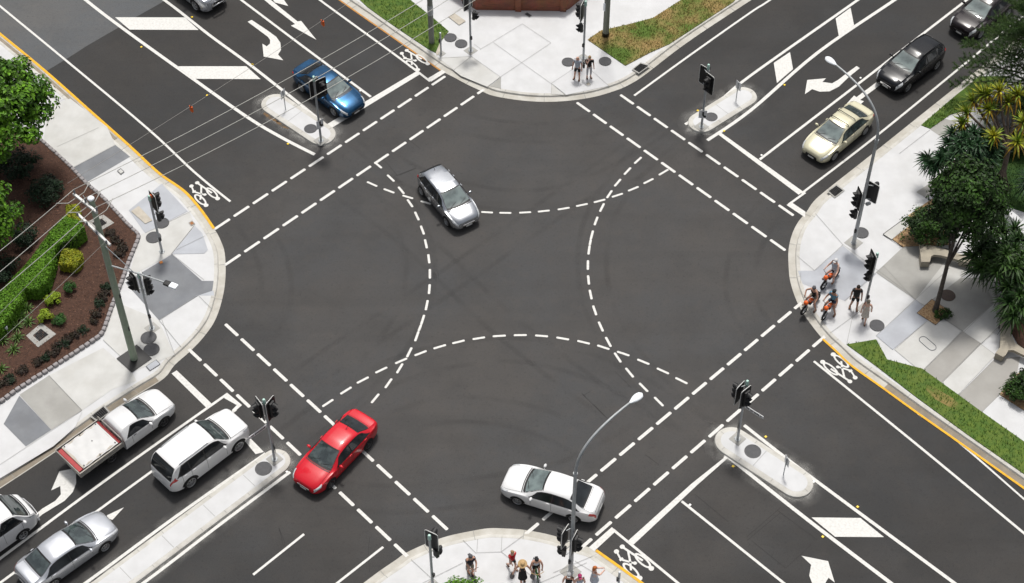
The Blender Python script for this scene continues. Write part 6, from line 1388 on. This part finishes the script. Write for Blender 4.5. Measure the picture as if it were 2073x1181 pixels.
# ---- mulch bed, stone edging
edge = [R1(235, 835, KZ), R1(300, 890, KZ), R1(430, 1010, KZ), R1(510, 1095, KZ), R5(560, 140, KZ), R5(640, 225, KZ), R5(700, 290, KZ), R5(748, 335, KZ), R5(756, 352, KZ), R5(742, 390, KZ), R5(715, 455, KZ), R5(690, 520, KZ), R5(662, 600, KZ), R5(622, 700, KZ), R5(590, 790, KZ), R5(562, 868, KZ), R5(535, 898, KZ), R5(400, 988, KZ), R5(250, 1085, KZ), R5(100, 1180, KZ), R7(0, 205, KZ), R7(-250, 365, KZ)]
ep_ = smooth_path(edge, 4)
bed = [(p.x, p.y) for p in offset(ep_, -.10)] + [(p.x, p.y) for p in (R7(-900, 300, KZ), R1(-900, 400, KZ), R1(-200, 700, KZ))]
obj('mulch_bed', MB().prism(bed, .02, KZ + .11), 'mulch', kind='structure', label='red-brown bark mulch bed on the west corner')
sp = resample(ep_, .315); smesh = None
for i in range(len(sp) - 1):
    p = sp[i].lerp(sp[i + 1], .5); a = ang(sp[i], sp[i + 1])
    if smesh is None: smesh = mesh_of('edging_stone', MB().box((0, 0, .09), (.285, .20, .18), bev=.05), 50); smesh.materials.append(M['stone'])
    o = bpy.data.objects.new('edging_stone', smesh); COL.objects.link(o); o.location = (p.x, p.y, KZ); o.rotation_euler = (0, 0, a + rnd.uniform(-.06, .06)); o.scale = (rnd.uniform(.94, 1.05), rnd.uniform(.95, 1.05), rnd.uniform(.9, 1.1))
    tag(o, 'grey rounded stone block in the row edging the mulch bed', 'edging stone', 'stone row along the mulch bed')
mz = KZ + .11
# bark chips lying on the bed
cb = MB()
def inside(x, y, poly):
    r = False; j = len(poly) - 1
    for i in range(len(poly)):
        if (poly[i][1] > y) != (poly[j][1] > y) and x < (poly[j][0] - poly[i][0]) * (y - poly[i][1]) / (poly[j][1] - poly[i][1]) + poly[i][0]: r = not r
        j = i
    return r
for _ in range(5200):
    px, py = rnd.uniform(-10, 290), rnd.uniform(300, 800); g_ = G(px, py, mz)
    if inside(g_.x, g_.y, bed): leaf(cb, Vector((g_.x, g_.y, mz + .02)), Vector((0, 0, 1)) + rv() * .5, rnd.uniform(.05, .13), .4, 0)
M['chip'] = leafm('bark_chip', (.075, .036, .023), (.15, .075, .045), .6, 9)
obj('bark_litter', cb, 'chip', kind='stuff', label='loose bark chips over the mulch bed')
# ---- left trees and shrubs
tree('leafy_tree', 'large bright green leafy tree at the left edge, upper of two', G(-35, 300), G(-12, 222, 4.6), (3.0, 3.0, 2.5), 150, 95, .62, .25, 'leaf_bright2', limb=9, r0=.2, group='bright leafy trees at the left edge', seed=3)
tree('leafy_tree', 'bright green leafy tree at the left edge, below the larger tree', G(-45, 480), G(-42, 440, 3.0), (2.1, 2.1, 1.9), 90, 85, .5, .22, 'leaf_bright2', limb=7, r0=.15, group='bright leafy trees at the left edge', seed=5)
def shrub(name, label, c, R, blobs, per, lr, size, m, cat='shrub', group=None, asp=.6, z=None):
    z = mz if z is None else z; b = Vector((c.x, c.y, z)); t = thing(name, label, cat, b, 0, group)
    st = MB()
    for k in range(5): a = k * 1.26; st.tube([(0, 0, 0), (R[0] * .35 * cos(a), R[1] * .35 * sin(a), R[2] * .6), (R[0] * .6 * cos(a), R[1] * .6 * sin(a), R[2] * 1.1)], [.03, .022, .01], 5)
    obj('stem', st, 'bark', t)
    obj('foliage', local(crown(b + Vector((0, 0, R[2] * .85)), R, blobs, per, lr, size, .4, asp), b), m, t); return t
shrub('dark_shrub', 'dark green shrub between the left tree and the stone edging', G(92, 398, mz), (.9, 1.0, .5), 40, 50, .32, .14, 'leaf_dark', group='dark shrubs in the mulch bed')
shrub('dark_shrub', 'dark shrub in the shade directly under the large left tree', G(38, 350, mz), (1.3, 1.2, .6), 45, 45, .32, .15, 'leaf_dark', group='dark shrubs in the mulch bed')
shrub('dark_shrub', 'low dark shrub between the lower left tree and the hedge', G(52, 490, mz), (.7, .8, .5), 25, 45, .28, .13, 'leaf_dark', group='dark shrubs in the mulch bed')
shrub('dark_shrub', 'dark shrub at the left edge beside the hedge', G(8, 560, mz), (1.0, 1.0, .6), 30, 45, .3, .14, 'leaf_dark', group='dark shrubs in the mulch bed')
def box_hedge(name, label, top, zt, m, n, size, cat='hedge', group=None, zb=None):
    """clipped hedge: leafy skin over a solid twiggy core"""
    zb = mz if zb is None else zb; P = [Vector((p.x, p.y, 0)) for p in top]; c = sum(P, Vector()) / len(P); t = thing(name, label, cat, (c.x, c.y, zb), 0, group)
    a = sum(P[i].x * P[(i + 1) % len(P)].y - P[(i + 1) % len(P)].x * P[i].y for i in range(len(P))); P = P if a > 0 else P[::-1]
    mb = MB(); core = MB().prism([((p.x - c.x) * .94, (p.y - c.y) * .94) for p in P], 0, zt - zb - .05); obj('core', core, 'leaf_dark', t)
    xs = [p.x for p in P]; ys = [p.y for p in P]; pl = [(p.x, p.y) for p in P]; k = 0
    while k < n:
        x, y = rnd.uniform(min(xs), max(xs)), rnd.uniform(min(ys), max(ys))
        if inside(x, y, pl): leaf(mb, Vector((x, y, zt + rnd.uniform(-.06, .05))), Vector((0, 0, 1)) + rv() * .75, size * rnd.uniform(.7, 1.3)); k += 1
    H_ = zt - zb
    for i in range(len(P)):
        p, q = P[i], P[(i + 1) % len(P)]; L = (q - p).length; d = (q - p) / max(L, 1e-6); nn = Vector((d.y, -d.x, 0))
        for _ in range(int(L * H_ * n / max(.5, abs(a) / 2) * 1.1)):
            u = p.lerp(q, rnd.random()) + nn * rnd.uniform(-.05, .05); u.z = rnd.uniform(zb + .05, zt); leaf(mb, u, nn + Vector((0, 0, .25)) + rv() * .7, size * rnd.uniform(.7, 1.3))
    mb.v = [(p[0] - c.x, p[1] - c.y, p[2] - zb) for p in mb.v]; obj('foliage', mb, m, t); return t
hz = 1.15
H_ = lambda X, Y: B2(X, Y, hz)
box_hedge('clipped_hedge', 'long bright green clipped hedge running down the mulch bed', [H_(850, 385), H_(960, 410), H_(1060, 450), H_(1115, 545), H_(1040, 610), H_(900, 690), H_(770, 745), H_(715, 820), H_(700, 960), H_(650, 1120), H_(610, 1250), B1(430, 130, hz), B1(330, 200, hz), B1(215, 195, hz), B1(190, 300, hz), B1(90, 430, hz), B1(0, 560, hz), B1(-150, 640, hz), B1(-150, 330, hz), B1(60, 180, hz), H_(190, 1181), H_(300, 1080), H_(400, 960), H_(560, 740), H_(700, 540)], hz, 'leaf_hedge', 7500, .13)
H_ = lambda X, Y: B2(X, Y, .95)
box_hedge('clipped_shrub', 'golden clipped box shrub behind the end of the hedge', [H_(880, 240), H_(1035, 225), H_(1060, 460), H_(900, 440)], .95, 'leaf_yellow', 750, .12, 'shrub', 'golden box shrubs')
H_ = lambda X, Y: B2(X, Y, .85)
box_hedge('clipped_shrub', 'golden clipped box shrub beside the hedge', [H_(835, 815), H_(985, 820), H_(1075, 855), H_(1065, 960), H_(990, 1040), H_(785, 1005)], .85, 'leaf_yellow', 750, .12, 'shrub', 'golden box shrubs')
shrub('round_shrub', 'small round lime-yellow shrub, upper of two', G(110, 611, mz), (.40, .40, .28), 22, 34, .17, .10, 'leaf_lime', group='lime round shrubs')
shrub('round_shrub', 'small round lime-yellow shrub nearest the drain pit', G(92, 646, mz), (.37, .37, .26), 20, 34, .17, .10, 'leaf_lime', group='lime round shrubs')
shrub('round_shrub', 'small round green shrub standing alone on the mulch', G(144, 589, mz), (.29, .29, .30), 20, 34, .14, .09, 'leaf_ball', group='green round shrubs')
shrub('round_shrub', 'small round green shrub beside the lime-yellow one', G(122, 653, mz), (.31, .31, .24), 20, 34, .14, .09, 'leaf_ball', group='green round shrubs')
def rosette(mb, c, axis, n, ln, w, droop=.5, spread=(.25, 1.5), segs=3, up=0.0):
    axis = axis.normalized(); a0 = axis.cross(Vector((.3, .9, .2))).normalized(); b0 = axis.cross(a0)
    for i in range(n):
        ph = i * 2.39996 + rnd.uniform(-.2, .2); th = spread[0] + (spread[1] - spread[0]) * ((i + .5) / n) ** .8
        d = axis * cos(th) + (a0 * cos(ph) + b0 * sin(ph)) * sin(th); L = ln * rnd.uniform(.75, 1.1); s = d.cross(axis)
        if s.length < .05: s = a0.copy()
        s.normalize(); pts = []
        for k in range(segs + 1):
            t = k / segs; p = c + d * L * t + Vector((0, 0, -1)) * droop * L * t * t * (.4 + th * .5); ww = w * (.55 + .9 * t) * (1 - t) * 1.35 + .004
            pts.append((p - s * ww, p + s * ww))
        for k in range(segs): mb.add([pts[k][0], pts[k][1], pts[k + 1][1], pts[k + 1][0]], [(0, 1, 2, 3)])
for i, (X, Y, lb) in enumerate(((255, 395, 'strappy green plant at the lower end of the hedge'), (215, 470, 'strappy plant with yellowing leaf tips below the hedge'), (265, 520, 'strappy plant with orange tips left of the drain pit'), (160, 560, 'strappy green plant between the hedge and the small light'), (165, 660, 'strappy pale green plant left of the drain pit'), (130, 770, 'bright strappy plant below the drain pit'), (30, 690, 'dark strappy plant near the left edge'), (15, 950, 'strappy plant at the left edge above the stone row'))):
    b = B1(X, Y, mz); mb = MB(); rosette(mb, Vector((0, 0, .05)), Vector((0, 0, 1)), 26, .55, .035, .55, (.2, 1.4)); t = thing('strap_leaf_plant', lb, 'plant', b, 0, 'strappy plants in the mulch bed'); obj('leaves', mb, 'leaf_strap', t)
for i, (X, Y) in enumerate(((985, 195), (955, 250), (930, 300), (915, 350), (900, 430), (870, 500), (770, 595), (690, 640), (620, 675), (590, 730), (530, 745), (490, 800), (410, 850), (350, 885), (200, 960), (100, 1040), (40, 1080))):
    b = B1(X, Y, mz); shrub('groundcover_plant', 'low dark maroon-green groundcover plant inside the stone row', b, (rnd.uniform(.26, .38), rnd.uniform(.26, .38), .09), 16, 14, .12, .10, 'leaf_maroon' if i % 3 else 'leaf_dark', 'plant', 'low groundcover plants along the stone row')
for X, Y in ((640, 370), (665, 405), (650, 440), (600, 330)):
    b = R5(X, Y, mz); shrub('groundcover_plant', 'low dark maroon-green groundcover plant inside the stone row', b, (.34, .34, .10), 16, 14, .13, .10, 'leaf_maroon', 'plant', 'low groundcover plants along the stone row')
gl = thing('garden_light', 'small grey garden light at the end of the hedge', 'garden light', B1(75, 620, mz)); obj('light_post', MB().tube([(0, 0, 0), (0, 0, .4)], .025, 6), 'galv', gl); obj('light_head', MB().box((0, 0, .48), (.16, .10, .22), rz=.5, bev=.03), 'lamp_white', gl)
# ---- south shrub
tree('leafy_shrub', 'light green leafy bush at the bottom edge by the scooter rider', G(925, 1235), G(930, 1214, 1.0), (1.45, .9, 1.0), 56, 40, .34, .15, 'leaf_bright', r0=.06, cat='shrub', limb=6)
# ---- right: bushy street tree
tb_ = G(1893, 631, KZ)
tree('bushy_tree', 'dense dark green bushy tree with a slender leaning trunk in the pit', tb_, G(1957, 416, 5.7), (1.85, 1.8, 2.8), 190, 90, .48, .21, 'leaf_mid', r0=.13, limb=10, top=G(1936, 470, 5.2), seed=8, up=.2)
shrub('leafy_shrub', 'mid green bush on the wood chips beside the sandy bench', G(1876, 482, KZ), (1.45, 1.05, .95), 120, 60, .34, .13, 'leaf_mid', z=KZ)
shrub('pit_plant', 'tuft of fine green plants beside the leaning trunk', G(1908, 640, KZ), (.42, .32, .22), 22, 34, .16, .09, 'leaf_mid', z=KZ, cat='plant')
# ---- screw palms
def screw_palm(label, base, heads, m, n=34, ln=.95, w=.055, hub=None, props=0, bark='bark_pale', accent=None, group='screw palms in the right garden', r0=.15):
    b = Vector((base.x, base.y, KZ)); t = thing('screw_palm', label, 'palm', b, 0, group); hub = hub or b + Vector((0, 0, 1.8)); tr = MB()
    tr.tube([(0, 0, 0), (hub - b) * .5 + Vector((.05, .05, 0)), hub - b], [r0 * 1.1, r0, r0 * .85], 9)
    for h in heads:
        e = h - b; s = hub - b; m_ = s.lerp(e, .55) + Vector((0, 0, -.12)); tr.tube([s, m_, e], [r0 * .62, r0 * .5, r0 * .42], 7)
    obj('trunk', tr, bark, t, smooth=60)
    if props:
        for k in range(props):
            a = 2 * pi * k / props; obj('prop_root', MB().tube([(hub - b) * .62, (.35 * cos(a), .35 * sin(a), .55), (.62 * cos(a), .62 * sin(a), 0)], [.045, .05, .05], 6), bark, t)
    for i, h in enumerate(heads):
        o = h - hub; ax = Vector((o.x * .5, o.y * .5, max(.7, o.z * .5 + .6))); mb = MB(); rosette(mb, h - b, ax, n, ln * rnd.uniform(.85, 1.1), w, .42 if m != 'leaf_gold' else .22, (.15, 1.6)); obj('leaf_rosette', mb, m if not (accent and i in accent) else accent[i], t)
        mb = MB(); rosette(mb, h - b + Vector((0, 0, -.08)), ax, 9, ln * .75, w, .9, (1.5, 2.1)); obj('dead_leaves', mb, 'leaf_ochre' if m == 'leaf_gold' else m, t)
    return t
E = lambda X, Y, z: E1(X, Y, z)
screw_palm('tall screw palm with yellow-green rosettes, prop roots and bare limbs', G(2020, 388), [E(735, 120, 4.2), E(895, 205, 4.4), E(1085, 130, 4.6), E(680, 235, 4.0), E(645, 335, 3.7), E(945, 470, 3.6), E(1180, 530, 3.8), E(890, 60, 4.8), E(1180, 60, 5.0), E(1000, 20, 5.2), E(1240, 330, 4.4), E(830, 60, 4.6)], 'leaf_gold', n=34, ln=.86, w=.062, hub=E(1090, 600, 2.5), props=9)
screw_palm('blue-green screw palm leaning over the pale pavement', G(1975, 372), [E(540, 440, 3.0), E(640, 420, 3.3), E(740, 440, 3.4), E(820, 480, 3.2), E(500, 540, 2.7), E(600, 540, 3.2), E(700, 560, 3.3), E(860, 560, 3.0), E(930, 640, 2.8), E(320, 740, 2.2), E(420, 690, 2.5), E(800, 660, 2.8), E(560, 640, 2.8), E(950, 560, 3.0), E(470, 640, 2.5), E(660, 490, 3.4), E(780, 560, 3.3), E(620, 590, 3.1), E(380, 770, 2.1), E(290, 690, 2.0), E(900, 720, 2.6), E(720, 640, 2.9)], 'leaf_pandan', n=36, ln=.8, w=.055, hub=E(730, 720, 1.3))
F_ = lambda X, Y, z: E2(X, Y, z)
screw_palm('dark screw palm casting a soft shadow over the curved edging', G(2042, 650), [F_(760, 640, 2.8), F_(840, 560, 3.0), F_(760, 480, 2.9), F_(690, 540, 2.7), F_(900, 480, 3.2), F_(860, 380, 3.1), F_(960, 320, 3.2), F_(1060, 300, 3.2), F_(980, 430, 3.3), F_(1060, 480, 3.4), F_(960, 600, 3.2), F_(1060, 640, 3.2), F_(900, 680, 2.9), F_(880, 260, 3.0), F_(760, 340, 2.9), F_(800, 420, 3.2), F_(980, 520, 3.5), F_(1080, 390, 3.4), F_(820, 620, 2.8), F_(960, 250, 2.6), F_(1100, 560, 3.3)], 'leaf_pandan2', n=36, ln=.95, w=.062, hub=F_(1010, 640, 1.5))
screw_palm('dark screw palm at the right edge above the second bench', G(2085, 690), [F_(1100, 760, 2.6), F_(1000, 820, 2.4), F_(1110, 900, 2.3), F_(1020, 960, 2.1), F_(1130, 1010, 2.1), F_(1150, 680, 2.8), F_(1160, 560, 3.0), F_(1150, 400, 3.2), F_(1060, 1080, 1.8)], 'leaf_pandan2', n=36, ln=.95, w=.062, hub=F_(1150, 880, 1.3))
screw_palm('single strappy screw palm on the dark green lawn at the right edge', G(2085, 402), [E(1270, 960, 1.6), E(1300, 880, 1.9)], 'leaf_pandan', n=34, ln=.95, w=.05, hub=E(1300, 1000, .9))
shrub('dark_shrub', 'dark shrub at the right edge above the wood chips', G(2072, 800, KZ), (.9, 1.0, .65), 40, 48, .3, .15, 'leaf_mid', z=KZ, group='shrubs at the right edge')
shrub('dark_shrub', 'bright tufted shrub below the second bench end', E3(900, 900, KZ), (.75, .75, .45), 34, 44, .26, .13, 'leaf_mid', z=KZ, group='shrubs at the right edge')
shrub('dark_shrub', 'dark undergrowth beneath the tall yellow-green screw palm', G(2040, 300, KZ), (1.6, 1.0, .6), 50, 45, .34, .16, 'leaf_dark', z=KZ, group='shrubs at the right edge')
shrub('dark_shrub', 'dark undergrowth behind the upper right verge', G(2055, 235, KZ), (1.8, 1.2, .7), 50, 45, .36, .17, 'leaf_dark', z=KZ, group='shrubs at the right edge')
shrub('dark_shrub', 'dark shrub behind the curved edging under the screw palms', G(2066, 585, KZ), (1.1, 1.3, .6), 45, 45, .34, .15, 'leaf_dark', z=KZ, group='shrubs at the right edge')
for p, lb in (((1998, 255), 'white rock among the yellow-green screw palms'), ((2018, 238), 'second white rock, nearer the bare limbs of the screw palm'), ((2036, 235), 'small white rock right of the other two')):
    b = G(*p, KZ); bm_ = bmesh.new(); bmesh.ops.create_icosphere(bm_, subdivisions=2, radius=.42)
    for v in bm_.verts: v.co = Vector((v.co.x * 1.3, v.co.y, v.co.z * .7)) * (1 + .12 * sin(v.co.x * 9 + p[0]) * cos(v.co.y * 7))
    me = bpy.data.meshes.new('garden_rock'); bm_.to_mesh(me); bm_.free(); obj('garden_rock', me, 'conc', loc=(b.x, b.y, KZ + .2), label=lb, cat='rock', group='white rocks under the screw palms')
# ---- pine
def pine(base, h, label):
    b = Vector((base.x, base.y, KZ)); t = thing('pine_tree', label, 'tree', b)
    obj('trunk', MB().tube([(0, 0, 0), (.05, 0, h * .5), (0, 0, h)], [.22, .15, .04], 10), 'bark', t, smooth=60)
    nd = MB(); br = MB(); z = 1.6; k = 0
    while z < h - .3:
        L = 4.6 * (1 - (z / h)) ** .7 + .6; nb = 10
        for i in range(nb):
            a = 2 * pi * i / nb + k * .45 + rnd.uniform(-.12, .12); d = Vector((cos(a), sin(a), 0)); l = L * rnd.uniform(.8, 1.08); side = Vector((-d.y, d.x, 0)); zz = z + rnd.uniform(-.15, .15)
            P = lambda s: Vector((0, 0, zz)) + d * l * s + Vector((0, 0, .28 * sin(s * 2.2) * l * .3 - .12 * s * s * l))
            br.tube([P(0), P(.5), P(1)], [.05, .035, .012], 5)
            s = .22
            while s < 1.0:
                for sg in (1, -1):
                    tl = (.62 * (1 - s) + .42) * rnd.uniform(.7, 1.15); dv = (d * .75 + side * sg * .8 + Vector((0, 0, rnd.uniform(-.05, .25)))).normalized(); o = P(s)
                    for q in range(13):
                        u = q / 12; c_ = o + dv * tl * u
                        for w_ in range(7):
                            nv = (dv * .7 + rv() * .85).normalized(); e = c_ + nv * .17; sd = nv.cross(rv()).normalized() * .011
                            nd.add([c_ - sd, c_ + sd, e], [(0, 1, 2)])
                s += .085
        z += .80; k += 1
    obj('branches', br, 'bark', t); obj('crown', nd, 'needle', t); return t
pine(G(2078, 214, KZ), 9.2, 'soft-needled pine tree leaning over the upper right lane')
# ---- tufts over the lawns and verges
def tufts(label, pts, n, m, z, size=.10):
    P = [(p[0], p[1]) for p in pts]; xs = [p[0] for p in P]; ys = [p[1] for p in P]; mb = MB(); k = 0
    while k < n:
        x, y = rnd.uniform(min(xs), max(xs)), rnd.uniform(min(ys), max(ys)); k += 1
        if inside(x, y, P):
            for _ in range(3):
                a = rnd.uniform(0, 6.28); d = Vector((cos(a), sin(a), 0)); s = Vector((-d.y, d.x, 0)) * .012; c = Vector((x, y, z)); mb.add([c - s, c + s, c + d * size * .6 + Vector((0, 0, size))], [(0, 1, 2)])
    obj('grass', mb, m, kind='stuff', label=label)
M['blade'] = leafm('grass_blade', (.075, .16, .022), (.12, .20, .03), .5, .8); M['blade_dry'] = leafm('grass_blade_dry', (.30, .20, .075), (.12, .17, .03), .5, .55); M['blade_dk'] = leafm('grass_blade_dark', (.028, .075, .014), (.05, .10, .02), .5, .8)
tufts('short grass on the left verge of the north corner', [R2(640, -30, Z), R2(900, 172, Z), R2(1090, 300, Z), R2(1128, 318, Z), R2(1150, 262, Z), R2(1205, 190, Z), R2(985, 10, Z), R2(900, -70, Z)], 2600, 'blade', KZ + .045)
tufts('dry grass on the right verge of the north corner', [R3(560, 240, Z), R3(640, 185, Z), R3(800, 150, Z), R3(950, 110, Z), R3(1130, -5, Z), R3(1430, 15, Z), R3(1240, 140, Z), R3(1050, 265, Z), R3(930, 318, Z), R3(785, 395, Z)], 5200, 'blade_dry', KZ + .045)
tufts('short grass on the strip along the east road', [R6(440, 962, Z), R6(600, 935, Z), R8(1060, -30, Z), R8(1250, 20, Z), R8(1560, 245, Z), R8(1802, 415, Z), R8(1802, 590, Z), R8(1500, 380, Z), R8(1220, 175, Z), R8(1000, 5, Z)], 4200, 'blade', KZ + .045)
tufts('short grass beside the screw palms', [E1(220, 365, Z), E1(430, 185, Z), E1(540, 90, Z), E1(700, 210, Z), E1(510, 260, Z), E1(310, 400, Z)], 900, 'blade', KZ + .045)
tufts('dark green lawn grass behind the white wall', [E1(300, 940, Z), E1(520, 780, Z), E1(900, 700, Z), E1(1300, 500, Z), E1(1500, 900, Z), E1(1300, 1250, Z), E1(1000, 1150, Z), E1(870, 1120, Z)], 3500, 'blade_dk', KZ + .045)
# ================================================================ camera, light, render settings
cam = bpy.data.cameras.new('camera'); co = bpy.data.objects.new('camera', cam); COL.objects.link(co)
cam.sensor_width = 36; cam.lens = FOC / PW * 36; cam.clip_end = 2000; cam.clip_start = .5
co.location = (0, 0, CAMH); co.rotation_euler = (pi / 2 - PITCH, 0, 0); sc.camera = co
ELEV, AZ = radians(69), radians(4)      # sun high beyond the crossing, a little to the right
w = bpy.data.worlds.new("World"); sc.world = w; w.use_nodes = True; nt = w.node_tree
sky = nt.nodes.new('ShaderNodeTexSky'); sky.sky_type = 'NISHITA'; sky.sun_disc = False
sky.sun_elevation = ELEV; sky.sun_rotation = AZ; sky.dust_density = 6; sky.air_density = 1.2; sky.ozone_density = 1.0; sky.altitude = 50
hs = nt.nodes.new('ShaderNodeHueSaturation'); hs.inputs['Saturation'].default_value = .32
nt.links.new(sky.outputs['Color'], hs.inputs['Color']); nt.links.new(hs.outputs['Color'], nt.nodes['Background'].inputs['Color'])
nt.nodes['Background'].inputs['Strength'].default_value = .092
sl = bpy.data.lights.new('sun', 'SUN'); sl.energy = 2.5; sl.angle = radians(8); sl.color = (1, .965, .91)
so = bpy.data.objects.new('sun', sl); COL.objects.link(so)
sd = Vector((sin(AZ) * cos(ELEV), cos(AZ) * cos(ELEV), sin(ELEV)))
so.rotation_euler = sd.to_track_quat('Z', 'Y').to_euler(); so.location = sd * 60
sc.view_settings.view_transform = 'Standard'; sc.view_settings.look = 'None'; sc.view_settings.exposure = .14; sc.view_settings.gamma = 1
sc.render.resolution_x, sc.render.resolution_y = 1024, 583
